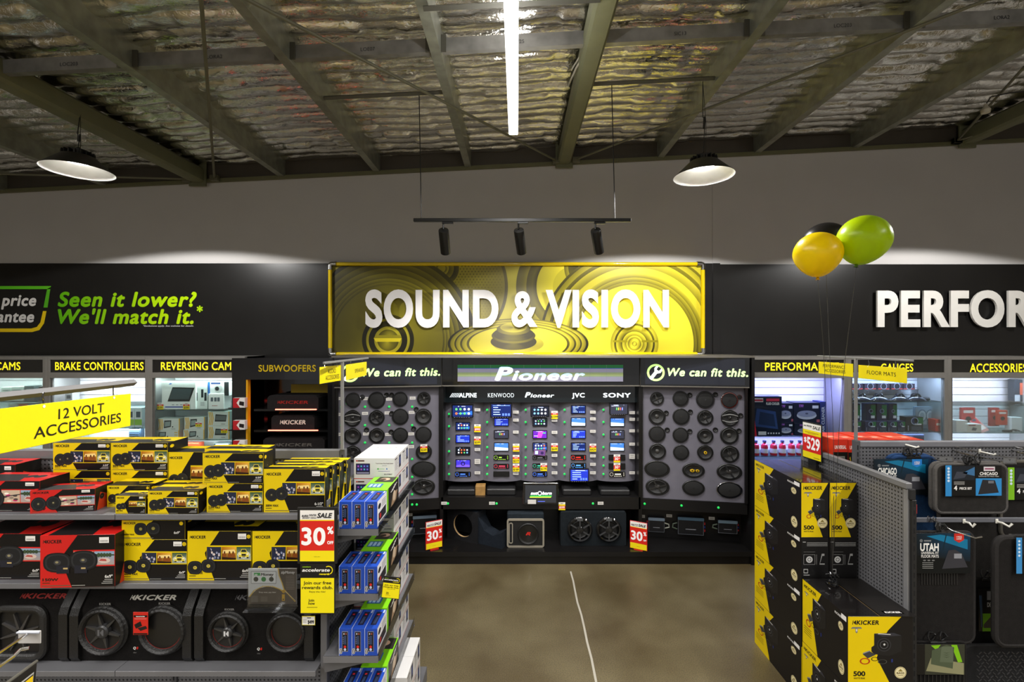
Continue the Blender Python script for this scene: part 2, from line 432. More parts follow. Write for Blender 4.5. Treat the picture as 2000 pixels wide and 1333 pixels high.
# thin diagonal brace rods
for (p, q) in (((-1.36, 1.9), (-3.85, 5.86)), ((-1.95, 2.6), (.5, 5.86)), ((4.4, 2.2), (.75, 5.86)), ((7.2, 3.4), (5.6, 5.86)), ((-8, 4.9), (-4.2, 5.86)), ((3.9, 3.0), (5.6, 5.86))):
    g = G('paint'); P = [(p[0], p[1], roofz(p[0]) - .015), (q[0], q[1], roofz(q[0]) + .01)]
    g.tube(P, .013, '6e6c58'); o = g.build('ceiling_brace_rod', smooth=S30, kind='structure')
    g = G('steel'); x, y, z = P[1]; g.box(x - .05, x + .05, y - .02, y + .03, z - .04, z + .03, '6e6c58', b=.004); g.build('bracket', o)
for (x0, x1, Y, py) in ((-.62, .55, 3.05, 8), (-1.85, -.6, 4.2, 186), (.68, 1.9, 4.2, 158)):
    g = G('steel'); za = ZZ(py, Y); g.M = Matrix.Translation((0, 0, 0))
    zc = lambda x: za + .05 * (x - (x0 + x1) / 2)
    g.tube([(x0, Y, zc(x0)), (x1, Y, zc(x1))], .02, '57564e', n=4); g.build('ceiling_strut', kind='structure')
g = G('plastic'); g.tube([(.72, 2.4, roofz(.72) + .06), (.69, 3.4, roofz(.7) + .1), (.5, 3.9, roofz(.6) + .02), (.48, 4.3, roofz(.5) + .1)], .009, 'b9b5a4'); g.tube([(.7, 2.4, roofz(.72) + .1), (.66, 3.4, roofz(.7) + .12), (.47, 4.0, roofz(.6) + .06)], .007, 'b9b5a4')
g.build('ceiling_cable', smooth=S30, kind='structure')

# ------------------------------------------------------------------ light fittings
t = thing('batten_light', 'long glowing white linear light hung over the aisle', 'ceiling light', (-.03, 2.0, 4.24))
g = G('paint'); g.box(-.036, .036, -1.74, 1.74, .004, .06, 'e6e6e2', b=.004); g.build('housing', t)
g = G('lamp'); g.box(-.037, .037, -1.75, 1.75, -.012, .0035, (1, 1, .98), b=.008); g.build('diffuser', t)
g = G('chrome')
for y in (-1.3, 1.3): g.tube([(0, y, .06), (0, y, roofz(0) - 4.24 + .1)], .003, 'aaaaaa', n=5)
g.build('suspension_wires', t)
def pendant(i, p, label):
    t = thing('pendant_light', label, 'pendant lamp', p, 'high bay pendant lamps')
    g = G('paint'); g.lathe([(.265, 0), (.262, .004), (.14, .12), (.125, .135), (.06, .14)], '1d1d1d', n=40); g.build('shade', t, smooth=S30)
    g = G('lampwhite'); g.lathe([(.262, .002), (.138, .112), (.0, .112)], 'f6f4ee', n=40); g.build('reflector', t, smooth=S30)
    g = G('lamp'); g.lathe([(.095, .111), (.09, .085), (0, .08)], (1, 1, .97), n=28); g.build('led_disc', t)
    g = G('plastic')
    for k in range(18):
        a = 2 * PI * k / 18; g.M = Matrix.Rotation(a, 4, 'Z'); g.box(.05, .118, -.005, .005, .138, .175, '141414')
    g.M = Matrix.Identity(4); g.lathe([(.075, .136), (.075, .19), (.03, .2), (.012, .22), (0, .22)], '141414', n=20); g.build('heat_sink', t, smooth=S30)
    g = G('plastic'); zt = roofz(p[0]) - p[2] + .03; g.tube([(0, 0, .21), (.01, 0, zt * .6), (-.008, .0, zt * .62), (.0, .02, zt)], .004, '161616', n=6)
    g.tube([(.003, 0, zt * .5), (.008, 0, zt * .62)], .011, '161616', n=8); g.tube([(.02, 0, .21), (.022, 0, zt * .55), (.0, .02, zt)], .0025, '161616', n=5); g.build('cord', t, smooth=S30)
pendant(0, PEND[0], 'wide black pendant lamp below the foil ceiling above the green match-it lettering')
pendant(1, PEND[1], 'wide black pendant lamp right of the track light, its lit disc showing')
t = thing('smoke_detector', 'small cream detector bulb hanging from a cable under the far right purlins', 'detector', at(1925, 215, 4.6))
g = G('plastic'); g.lathe([(0, -.04), (.035, -.03), (.04, 0), (.02, .03), (.012, .06), (0, .06)], 'c9c2ae', n=16); g.build('head', t, smooth=S30)
g = G('plastic'); g.tube([(0, 0, .05), (.05, 0, .13), (.3, .05, .2), (.6, .1, .25)], .006, '1c1c1c'); g.build('cable', t, smooth=S30)
# track light
TY = 4.2; tz = ZZ(430.5, TY); x0, x1 = XX(808, TY), XX(1232, TY)
t = thing('track_light', 'black track light bar with three cylinder spots in front of the yellow sign', 'track light', ((x0 + x1) / 2, TY, tz))
hw = (x1 - x0) / 2
g = G('plastic'); g.box(-hw, hw, -.017, .017, -.016, .016, '0c0c0c', b=.003); g.build('rail', t)
g = G('plastic')
for px, top in ((823, 187), (1201, 160)):
    xx = XX(px, TY) - (x0 + x1) / 2; g = G('plastic'); g.tube([(xx, 0, .016), (xx - (.02 if px < 900 else .03), 0, ZZ(top, TY) - tz)], .0045, '0d0d0d', n=6); g.build('suspension_wire', t)
for i, (px, py, lean) in enumerate(SPOTS):
    xx = XX(px, TY) - (x0 + x1) / 2
    g = G('plastic'); g.box(xx - .03, xx + .07, -.016, .016, -.034, -.0165, '0c0c0c', b=.003); g.build('adapter', t)
    g = G('plastic'); g.tube([(xx - .02, 0, -.034), (xx - .02, 0, -.08)], .008, '0c0c0c'); g.build('spot_stem', t)
    tgt = Vector((xx * .45 + .25, 1.5, -1.5)); d = tgt.normalized()
    M = d.to_track_quat('-Z', 'Y').to_matrix().to_4x4()
    g = G('plastic'); g.M = Matrix.Translation((xx - .018, 0, -.085)) @ M
    g.lathe([(0, .0), (.044, -.004), (.047, -.012), (.047, -.25), (.04, -.25), (.038, -.2), (0, -.2)], '111111', n=24); o = g.build('spot_head', t, smooth=S30)
    g = G('lamp'); g.M = Matrix.Translation((xx - .018, 0, -.085)) @ M; g.lathe([(.036, -.21), (0, -.21)], (1, .98, .9), n=20); g.build('spot_lens', o)
    l = bpy.data.lights.new('track_spot', 'SPOT'); l.energy = 90; l.spot_size = math.radians(84); l.spot_blend = .6; l.shadow_soft_size = .03; l.color = (1, .97, .95)
    lo = bpy.data.objects.new('track_spot', l); COL.objects.link(lo)
    lo.matrix_basis = Matrix.Translation(Vector(((x0 + x1) / 2 + xx - .018, TY, tz - .085)) + d * .262) @ M

# ================================================================== fascia lettering and the big sign
def letters(name, label, word, x0px, x1px, y0px, y1px, Y, col, dep, bold=.03, name2='letter', w=None):
    """solid letters stood off the fascia, each a part"""
    t = thing(name, label, 'lettering', (XX(x0px, Y), Y, ZZ(y1px, Y)))
    h = (y1px - y0px) * Y / F; W = (x1px - x0px) * Y / F
    full, _ = text2d(word, bold, 0, 1.1, 3, True); a = min(p[0] for p in full); bb = max(p[0] for p in full); k = W / (bb - a)
    pos = 0
    for i, ch in enumerate(word):
        if ch == ' ': continue
        pre, _ = text2d(word[:i + 1], bold, 0, 1.1, 3, True); one, _ = text2d(ch, bold, 0, 1.1, 3, True)
        xr = max(p[0] for p in pre); wd = max(p[0] for p in one) - min(p[0] for p in one)
        g = G('paper'); g.M = frame((0, 0, 0), (1, 0, 0), (0, 0, 1))
        g.text(ch, (xr - wd - a) * k, 0, h, col, l=0, bold=bold if ch != '&' else .03, sp=1.1, w=wd * k, depth=dep, m='paper', res=6, side=lerp(L(col), (0, 0, 0), .1))
        g.build(name2, t)
    return t
letters('fascia_lettering', 'white raised heading letters on the black fascia right of the balloons', 'PERFORMANCE', 1714, 2306, 571, 636, WY - .05, 'f4f1ea', .025, bold=.036)
# printed green slogan and the price badge on the left fascia
t = thing('slogan_print', 'lime green italic slogan on the black fascia with small white footnote', 'lettering', (XX(112, 5.93), WY - .0135, ZZ(632, 5.93)))
def grn(p): return lerp(L('62bd0c'), L('bfe800'), min(1, max(0, p[0] / 1.5)))
for n_, s, y, w in (('slogan_lettering', 'Seen it lower?', .222, 1.79), ('slogan_lettering', "We'll match it.", 0, 1.75)):
    g = G('print'); g.M = frame((0, 0, 0), (1, 0, 0), (0, 0, 1)); g.text(s, .0, y, .178, grn, bold=.035, shear=.22, w=w, sp=1.1, res=6); g.build(n_, t)
g = G('print'); g.M = frame((0, 0, 0), (1, 0, 0), (0, 0, 1)); g.text('*', 1.79, .1, .12, 'b6e400', bold=.03); g.text('*Exclusions apply. See website for details.', 1.1, -.042, .02, 'd9d9d9', bold=.01, shear=.2, w=.65); g.build('footnote_lettering', t)
t = thing('price_badge', 'green and yellow outlined price badge cut by the left frame edge', 'lettering', (XX(0, 5.93), WY - .0135, ZZ(650, 5.93)))
g = G('print'); g.M = frame((0, 0, 0), (1, 0, 0), (0, 0, 1)); s_ = 5.93 / F
def bp_(*pts): return [(a * s_, (650 - b_) * s_) for a, b_ in pts]
g.poly(bp_((-150, 559), (99, 559), (97, 565), (-150, 565)), '5fc022'); g.poly(bp_((91, 565), (98, 561), (92, 601), (84, 601)), '58b522')
g.poly(bp_((83, 608), (90, 608), (85, 632), (78, 630)), 'f2cf10'); g.poly(bp_((78, 630), (85, 632), (76, 645), (62, 649), (60, 642), (71, 639)), 'f2cf10'); g.poly(bp_((-150, 642), (60, 642), (62, 649), (-150, 649)), 'f2cf10')
g.build('outline', t)
for s, yb, xr in (('best price', 597, 70), ('guarantee', 629, 66)):
    g = G('print'); g.M = frame((0, 0, 0), (1, 0, 0), (0, 0, 1)); g.text(s, xr * s_, (650 - yb) * s_, 21 * s_, 'e8e6e2', bold=.035, shear=.2, al='r', sp=1.08, res=5); g.build('badge_lettering', t)

SY = 5.86; sx0, sx1, sz0, sz1 = XX(645, SY), XX(1373, SY), ZZ(692, SY), ZZ(516, SY)
t = thing('banner_sign', 'long yellow speaker banner with white raised letters in a yellow pipe frame', 'sign', ((sx0 + sx1) / 2, SY, sz0))
W, Hh = sx1 - sx0, sz1 - sz0; hw = W / 2
g = G('paint'); g.box(-hw + .02, hw - .02, .02, .04, .02, Hh - .02, 'd8b400'); g.build('panel', t)
# the print: yellow duotone close-up of loudspeakers
def duo(x, k):      # k 0 dark .. 1 bright; the print grows brighter to the right
    t_ = min(1, max(0, (x + hw) / W)); k = min(1, max(0, k))
    D, Mi, B_ = L('1c1a08'), L('9a8f1c'), L('fff03c')
    c = lerp(D, Mi, k * 2) if k < .5 else lerp(Mi, B_, k * 2 - 1)
    q = min(1, max(0, (t_ - .08) / .55)); c = lerp(lerp(D, c, .34), c, q)
    if .33 < t_ < .62: c = lerp(c, L('8f8874'), .35 * (1 - abs(t_ - .475) / .145))
    return c
g = G('print'); g.M = frame((0, .02, 0), (1, 0, 0), (0, 0, 1)); g.lay = .0006; n = 40
pz = lambda py: (692 - py) * SY / F
px_ = lambda px: XX(px, SY) - (sx0 + sx1) / 2
for i in range(n):
    a, b_ = -hw + .02 + (W - .04) * i / n, -hw + .02 + (W - .04) * (i + 1) / n
    vs = [(a, .02, .0006), (b_, .02, .0006), (b_, Hh - .02, .0006), (a, Hh - .02, .0006)]
    g.add(vs, [(0, 1, 2, 3)], [duo(a, .6), duo(b_, .6), duo(b_, .8), duo(a, .8)], 'print')
def rings(cx, cy, knots, l, ky=1, n=110, amp=.14, ph=-.9, hz=0):
    """concentric print bands: knots of (radius px, tone), tones blend between knots"""
    X, Z = px_(cx), pz(cy)
    def tone(k, A, z): return k + amp * math.sin(2 * A + ph) + .12 * (z / Hh - .5) + hz * math.cos(A) ** 2
    for (r0, k0), (r1, k1) in zip(knots, knots[1:]):
        if r1 - r0 < .01: continue
        st = max(1, int((r1 - r0) / 6))
        for q in range(st):
            ra, rb = (r0 + (r1 - r0) * q / st) * SY / F, (r0 + (r1 - r0) * (q + 1) / st) * SY / F; ka, kb = k0 + (k1 - k0) * q / st, k0 + (k1 - k0) * (q + 1) / st
            for i in range(n):
                A, B = 2 * PI * i / n, 2 * PI * (i + 1) / n
                p = [(X + r * math.cos(w_), Z + r * ky * math.sin(w_), k, w_) for r, w_, k in ((ra, A, ka), (rb, A, kb), (rb, B, kb), (ra, B, ka))]
                U0, U1, V0, V1 = -hw + .02, hw - .02, .018, Hh - .018
                if all(q_[0] <= U0 for q_ in p) or all(q_[0] >= U1 for q_ in p) or all(q_[1] <= V0 for q_ in p) or all(q_[1] >= V1 for q_ in p): continue
                p = [(min(U1, max(U0, u)), min(V1, max(V0, v_)), k, w_) for u, v_, k, w_ in p]
                if True:
                    g.add([(u, v_, l * .0006) for u, v_, _, _ in p], [(0, 1, 2, 3)], [duo(u, tone(k, w_, v_)) for u, v_, k, w_ in p], 'print')
rings(868, 560, ((0, .5), (70, .62), (118, .5), (118, .15), (124, .2)), 1.5)
rings(862, 524, ((8, .2), (14, .9), (14, .3), (24, .6), (24, .15), (34, .3)), 1.8)
for i in range(26):
    for j in range(34):
        X, Y_ = 876 + 6.5 * i + (3.2 if j % 2 else 0), 520 + 5.2 * j
        if math.hypot(X - 868, Y_ - 560) < 114 and math.hypot(X - 862, Y_ - 524) > 36: g.disc(px_(X), pz(Y_), .0095, duo(px_(X), .32), 1.7, n=6)
rings(1120, 560, ((40, .95), (72, .8), (72, .1), (80, .25), (92, .15), (92, .5), (100, .3), (112, .2)), 1.9); rings(1160, 520, ((0, .8), (14, .5), (14, .95), (30, .6), (30, .12), (50, .2), (50, .6), (58, .3)), 2.0)
rings(757, 665, ((0, .85), (16, .5), (21, .3), (21, .95), (27, .9), (27, .05), (38, .1), (38, 1), (43, .8), (43, .05), (51, .1), (51, .62), (80, .5), (108, .42), (108, .2), (114, .5), (114, .22), (121, .55), (121, .2), (131, .5), (131, .18), (141, .45), (141, .12), (152, .38), (152, .08), (164, .3), (164, 0), (172, .02)), 2.2)
rings(1240, 672, ((0, 1), (5, .4), (5, .9), (11, .6), (11, .25), (16, .95), (16, .4), (24, .85), (24, .2), (30, .6), (36, .85), (36, .2), (40, .3), (40, .8), (47, .6), (47, .92), (90, 1), (116, .98), (116, .3), (122, .5), (122, .25), (130, .62), (130, .3), (138, .7), (138, .82), (150, .85), (150, .45), (165, .75), (165, .2), (172, .3), (172, .65), (182, .5), (182, .15), (187, .2)), 2.2)
rings(1012, 672, ((0, .8), (50, .7), (50, .95), (96, .85), (96, .2), (101, .3), (101, .75), (110, .5), (110, .18), (114, .25), (114, .7), (122, .45), (122, .15), (125, .2), (125, .65), (133, .4), (133, .1), (138, .15)), 3.2, .36)
for (r, k0, k1, cy, l) in ((45, .25, .15, 668, 3.5), (43, .75, .35, 656, 3.6), (40, .3, .2, 653, 3.7), (34, .25, .2, 648, 3.8), (33, .85, .4, 643, 3.9), (26, .6, .85, 640, 4.0)): rings(1003, cy, ((0, k0), (r, k1)), l, .36, 60, 0, 0, -.3)
bar = [(733, 655), (780, 655), (784, 661), (780, 668), (733, 668), (729, 661)]
g.poly([(px_(a), pz(b_)) for a, b_ in bar][::-1], L('d6c422'), 3.4); g.poly([(px_(a), pz(b_)) for a, b_ in bar[:3] + bar[5:]][::-1], L('8f8518'), 3.6)
for a, b_ in ((1198, 1226), (1254, 1286)): g.rect(px_(a), pz(669), px_(b_), pz(665), L('8f8508'), 3.4)
g.build('printed_picture', t)
for i in range(0): pass
def pipe(p, q, nm): 
    g = G('gloss'); g.tube([p, q], .024, 'f0cf0a', n=16); g.build(nm, t, smooth=S30)
pipe((-hw + .03, 0, 0), (hw - .03, 0, 0), 'frame_tube'); pipe((-hw + .03, 0, Hh), (hw - .03, 0, Hh), 'frame_tube'); pipe((-hw, 0, .03), (-hw, 0, Hh - .03), 'frame_tube'); pipe((hw, 0, .03), (hw, 0, Hh - .03), 'frame_tube')
for sx in (-1, 1):
    for z, dz in ((0, 1), (Hh, -1)):
        g = G('chrome'); g.tube([(sx * hw - sx * .075, 0, z), (sx * hw - sx * .02, 0, z), (sx * hw - sx * .006, 0, z + dz * .006), (sx * hw, 0, z + dz * .02), (sx * hw, 0, z + dz * .075)], .031, 'b9b9b6', n=14)
        g.tube([(sx * hw - sx * .08, 0, z), (sx * hw - sx * .065, 0, z)], .035, 'b0b0ae', n=14); g.build('corner_fitting', t, smooth=S30)
lt = letters('sign_lettering_tmp', None, 'SOUND & VISION', 714, 1306, 570, 636, SY - .03, 'f7f4f2', .012, bold=.042)
for c in list(lt.children):
    c.parent = t; c.location = Vector(lt.location) - Vector(t.location)
bpy.data.objects.remove(lt)
# ================================================================== glass wall cabinets
CF, CB = 5.49, 5.92            # cabinet front and back
cz = lambda py: ZZ(py, CF)
AL = '8e8b86'
SLATS = {}
def bay(px0, px1, word, wpx, label, glow, lightcol, shelves, power, mull=7, wy=(708, 723), lab='white slat wall behind'):
    x0, x1 = XX(px0, CF), XX(px1, CF)
    t = thing('glass_cabinet', label, 'cabinet', ((x0 + x1) / 2, CF, 0), 'glass wall cabinets')
    hw = (x1 - x0) / 2; m = mull * CF / F
    zt, za, zb, zg = cz(697), cz(703), cz(728), cz(739)
    g = G('steel')
    g.box(-hw, -hw + m, 0, .05, .0, zt, AL, b=.002); g.box(hw - m, hw, 0, .05, 0, zt, AL, b=.002); g.box(-hw + m, hw - m, 0, .05, za, zt, AL); g.box(-hw + m, hw - m, 0, .05, zg, zb, AL)
    g.box(-hw + m, hw - m, 0, .05, .07, .12, AL); g.box(-hw + m + .005, -hw + m + .02, .012, .03, .12, zg, '6d6b68'); g.build('frame', t)
    g = G('steel'); g.box(-hw, hw, .05, CB - CF, zt - .02, zt, AL); g.box(-hw, -hw + .012, .05, CB - CF, .07, zt, 'b5b5b5'); g.box(hw - .012, hw, .05, CB - CF, .07, zt, 'b5b5b5')
    g.box(-hw, hw, .02, CB - CF, 0, .07, '2b2a29'); g.build('carcass', t)
    g = G('gloss'); g.box(-hw + m, hw - m, .012, .03, zb, za, '131210'); s = g.build('header_panel', t)
    g = G('glow'); g.M = frame((-(x0 + x1) / 2, .0112, 0), (1, 0, 0), (0, 0, 1))
    g.text(word, XX(wpx[0], CF), cz(wy[1]), (wy[1] - wy[0]) * CF / F, 'f0dc20', bold=.016, w=(wpx[1] - wpx[0]) * CF / F, m='glow', sp=1.05, res=4); g.build('header_lettering', s)
    g = G('paper'); g.box(-hw + .012, hw - .012, CB - CF - .01, CB - CF, .1, zt - .02, '8d8d92'); g.build('back_panel', t)
    k = ('slat', round(hw, 3))
    if k not in SLATS:
        g = G('paper'); g.box(-hw + .014, hw - .014, -.012, 0, .003, .089, 'e9e9ee', b=.003); SLATS[k] = g.mesh('slat')
    z = zg + .12
    for i in range(12):
        z -= .092
        link(SLATS[k], 'slat', t, M=Matrix.Translation((0, CB - CF - .0101, z)))
    g = G('paper'); g.box(-hw + .014, hw - .014, CB - CF - .022, CB - CF - .0101, .11, z - .002, 'e9e9ee'); g.build('lower_slat_board', t)
    for py in shelves:
        zz = cz(py); g = G('shelfglass'); g.box(-hw + .014, hw - .014, .06, CB - CF - .03, zz - .008, zz, (1, 1, 1)); g.build('glass_shelf', t)
    g = G('shelfglass'); g.box(-hw + m + .002, hw - m - .002, .02, .025, .12, zg, (1, 1, 1), 'glass'); g.build('glass_door', t)
    g = G('glow'); g.box(-hw + .05, hw - .05, .055, .085, zg + .012, zg + .022, glow); g.build('led_strip', t)
    area('cabinet_light', ((x0 + x1) / 2, CF + .1, zg + .005), hw * 1.8, .06, power * 1.25, rot=(math.radians(18), 0, 0), col=lightcol)
    area('cabinet_light', ((x0 + x1) / 2, CF + .1, cz(shelves[-1]) - .03), hw * 1.8, .05, power * .65, rot=(math.radians(25), 0, 0), col=lightcol)  # fill light added under the lowest glass shelf, with no strip of its own
    return t
BLU = (.72, .74, 1.0)
bay(-110, 90, 'DASH CAMS', (-66, 38), 'glass cabinet of cameras at the left frame edge, its heading half hidden', 'e8fff4', (.82, 1, .94), (786, 862), 7)
bay(90, 290, 'BRAKE CONTROLLERS', (106, 279), 'bright glass cabinet headed for brake controllers behind the hanging yellow sign', 'f4f6ff', (.88, .93, 1), (793, 838), 11)
bay(290, 478, 'REVERSING CAMERAS', (313, 493), 'glass cabinet of boxed reversing cameras beside the black subwoofer tower', 'e8fff4', (.84, 1, .97), (802, 862), 8)
bay(1461, 1656, 'PERFORMANCE', (1495, 1640), 'glass cabinet lit violet blue right of the speaker display', 'c4c4ff', (.40, .40, 1), (855,), 13, wy=(709, 724))
bay(1656, 1852, 'GAUGES', (1722, 1785), 'glass cabinet of gauges behind the pole of the floor mat sign', 'dfe6ff', (.5, .66, 1), (786, 846), 8, wy=(711, 726))
bay(1852, 2046, 'ACCESSORIES', (1896, 2007), 'glass cabinet of red packets at the right frame edge', 'f6f6ff', (.76, .8, 1), (793, 848), 12, wy=(711, 727))

# goods in the cabinets: carton with printed front, standing on a shelf
def carton(name, label, cat, px0, px1, py0, zb, Y, d, col, art=None, group=None, rz=0, top=None):
    x0, x1 = XX(px0, Y), XX(px1, Y); zt = ZZ(py0, Y); w, h = x1 - x0, zt - zb
    g = G('card'); g.box(-w / 2, w / 2, 0, d, 0, h, col, b=.0015)
    o = g.build(name, label=label, cat=cat, group=group); o.location = ((x0 + x1) / 2, Y, zb); o.rotation_euler = (0, 0, rz)
    if art:
        g = G('print'); g.M = front(-w / 2, 0, 0); art(g, w, h); g.build('printed_front', o)
    return o
s802, s862 = cz(802), cz(862)
def a_monitor(g, w, h):
    g.poly([(.17 * w, .28 * h), (.82 * w, .28 * h), (.97 * w, .78 * h), (.32 * w, .8 * h)], '10181b'); g.poly([(.21 * w, .36 * h), (.8 * w, .36 * h), (.9 * w, .74 * h), (.33 * w, .75 * h)], '3c4c50', 2)
    g.rect(.1 * w, .06 * h, .8 * w, .1 * h, '2743a8'); g.poly([(.2 * w, .9 * h), (.28 * w, .9 * h), (.3 * w, .94 * h), (.25 * w, .95 * h)], '3f7fd0')
    for i in range(4): g.rect((.3 + .12 * i) * w, .15 * h, (.37 + .12 * i) * w, .17 * h, '666a70')
carton('monitor_carton', 'white carton with a big black screen picture, upper shelf of the reversing camera cabinet', 'box', 316, 382, 746, s802, 5.58, .1, 'eef4f2', a_monitor)
def a_dvr(g, w, h):
    for x, y in ((.12, .3), (.55, .42), (.78, .3)): g.rect(x * w, y * h, (x + .17) * w, (y + .3) * h, '1d2a30')
    for i in range(5): g.rect(.5 * w, (.12 + .03 * i) * h, .8 * w, (.13 + .03 * i) * h, '8a949a')
carton('camera_carton', 'tall white carton with two dark handsets printed, beside the big screen carton', 'box', 378, 405, 746, s802, 5.6, .12, 'e4f0ec', a_dvr)
def a_cam(g, w, h):
    g.rect(0, 0, .1 * w, h, '2a6fc4'); g.rect(.15 * w, .82 * h, .6 * w, .95 * h, '27406e'); g.disc(.5 * w, .5 * h, .2 * w, 'c3c8c6'); g.disc(.44 * w, .5 * h, .1 * w, '20262a', 2); g.rect(.78 * w, 0, w, h, '1a2122')
carton('camera_carton', 'white and blue carton with a round camera printed, on top of the small square one', 'box', 406, 447, 746, s802 + .163, 5.6, .1, 'e8efee', a_cam)
def a_cam2(g, w, h):
    for x in (.15, .38, .58): g.rect(x * w, .5 * h, (x + .16) * w, .76 * h, '59666e')
    for i in range(4): g.rect((.25 + .09 * i) * w, .2 * h, (.31 + .09 * i) * w, .25 * h, 'b06a60')
carton('camera_carton', 'square white carton with small camera parts printed, under the blue edged one', 'box', 407, 437, 769.6, s802, 5.59, .14, 'f0f4f2', a_cam2)
def a_mir(kind):
    def f(g, w, h):
        if kind != 2:
            for i in range(3): g.poly([((.03 + .07 * i) * w, .05 * h), ((.07 + .07 * i) * w, .05 * h), ((.13 + .07 * i) * w, .5 * h), ((.07 + .07 * i) * w, .95 * h), ((.03 + .07 * i) * w, .95 * h), ((.09 + .07 * i) * w, .5 * h)], 'e8b51f')
        x = .28 if kind != 2 else .08
        if kind == 1: g.poly([(.32 * w, .3 * h), (.84 * w, .3 * h), (.88 * w, .75 * h), (.36 * w, .8 * h)], '23292b'); g.poly([(.36 * w, .4 * h), (.82 * w, .38 * h), (.85 * w, .7 * h), (.38 * w, .72 * h)], '66706f', 2)
        else: g.poly([(x * w, .18 * h), ((x + .32) * w, .3 * h), ((x + .34) * w, .85 * h), ((x + .02) * w, .82 * h)], '23292b'); g.poly([((x + .04) * w, .3 * h), ((x + .29) * w, .38 * h), ((x + .3) * w, .76 * h), ((x + .05) * w, .72 * h)], '93a3a2', 2); g.disc((x + .4) * w, .3 * h, .03 * w, '23292b')
        g.rect(.96 * w, 0, w, h, 'e8b51f'); g.rect(.62 * w, .1 * h, .8 * w, .16 * h, 'a8aca8')
        if kind == 2:
            for i in range(3):
                for j in range(2): g.disc((.82 + .07 * j) * w, (.2 + .28 * i) * h, .03 * w, 'e0b84a')
    return f
for (a, b_, py, zb, k, lab) in ((308, 351, 818, s862 + .105, 0, 'upper carton of the left pair'), (306, 350, 0, s862, 2, 'lower carton of the left pair'), (360, 400, 815, s862 + .115, 0, 'upper carton of the middle pair'), (358, 399, 0, s862, 0, 'lower carton of the middle pair'), (406, 448, 804, s862 + .16, 1, 'upper carton of the right pair'), (406, 448, 0, s862, 1, 'lower carton of the right pair')):
    hh = {0: None}; 
    if not py: py = CY + (H - (s862 + {306: .104, 358: .114, 406: .159}[a])) * F / 5.6
    carton('mirror_camera_carton', 'white and yellow mirror camera carton, %s' % lab, 'box', a, b_, py, zb, 5.6, .12, 'dfe4df', a_mir(k), 'mirror camera cartons on the lower shelf')
carton('flat_carton', 'flat orange red carton end under the lower glass shelf of the reversing camera cabinet', 'box', 346, 388, 866, s862 - .16, 5.6, .1, 'a8402a', lambda g, w, h: g.poly([(.05 * w, .1 * h), (.6 * w, .1 * h), (.5 * w, .8 * h), (0, .8 * h)], '8a9a78'))
carton('dark_carton', 'dark carton with a device printed under the lower shelf beside the tower', 'box', 418, 449, 866, s862 - .16, 5.6, .1, '30363a', lambda g, w, h: g.rect(.1 * w, .5 * h, .9 * w, .9 * h, 'c9d0d4'))
# other left cabinets (partly behind the hanging sign)
s786, s838 = cz(786), cz(838)
for (a, b_, py, c, lab) in ((2, 20, 757, 'd7e6df', 'pale carton at the far left of the top shelf'), (22, 44, 756, 'cfdcd8', 'pale carton second on the top shelf'), (47, 66, 754, '4b5a5e', 'dark grey carton third on the top shelf'), (75, 82, 755, '2b3336', 'narrow black carton next to the first mullion')):
    carton('camera_carton', lab + ' at the left frame edge', 'box', a, b_, py, s786, 5.6, .1, c, lambda g, w, h: (g.rect(.2 * w, .3 * h, .7 * w, .6 * h, '74868a'), g.rect(.2 * w, .75 * h, .8 * w, .8 * h, '8b9c9c')))
for (a, b_, py, c, lab) in ((16, 34, 790, 'dfe6e2', 'white'), (36, 52, 790, 'c8542e', 'orange'), (54, 64, 790, '2f8fb4', 'blue')):
    carton('camera_carton', lab + ' carton under the top glass shelf behind the yellow hanging sign', 'box', a, b_, py, cz(862), 5.6, .1, c)
for (a, b_, py, c, lab, zb) in ((127, 141, 768, '8fa0b4', 'grey blue pack left of the sign hook', cz(793)), (247, 262, 797, '9fc84a', 'white and green carton beside the right end of the hanging sign', cz(838)), (263, 277, 797, '8fc043', 'green banded carton next to the second mullion', cz(838)), (256, 280, 812, 'e8ecec', 'white module lying on the lower shelf', cz(838))):
    if lab.startswith('white module'): continue
    carton('controller_carton', lab, 'box', a, b_, py, zb, 5.6, .1, 'dfe6ea', lambda g, w, h, c=c: (g.rect(0, .1 * h, w, .4 * h, c), g.rect(.2 * w, .5 * h, .8 * w, .8 * h, '44525e')))
# control module with ribs, standing tilted
g = G('plastic'); g.box(-.07, .07, 0, .08, 0, .13, '2d4256', b=.01)
for i in range(5): g.box(-.06, .06, -.006, 0, .02 + .022 * i, .03 + .022 * i, '4d6a86')
o = g.build('brake_controller', label='blue grey ribbed controller unit on the floor of the brake cabinet', cat='controller'); o.location = at(262, 858, 5.6); o.location.z = cz(862) + .0; 
g = G('shelfglass'); x0 = XX(200, CF); x1 = XX(282, CF); o2 = None
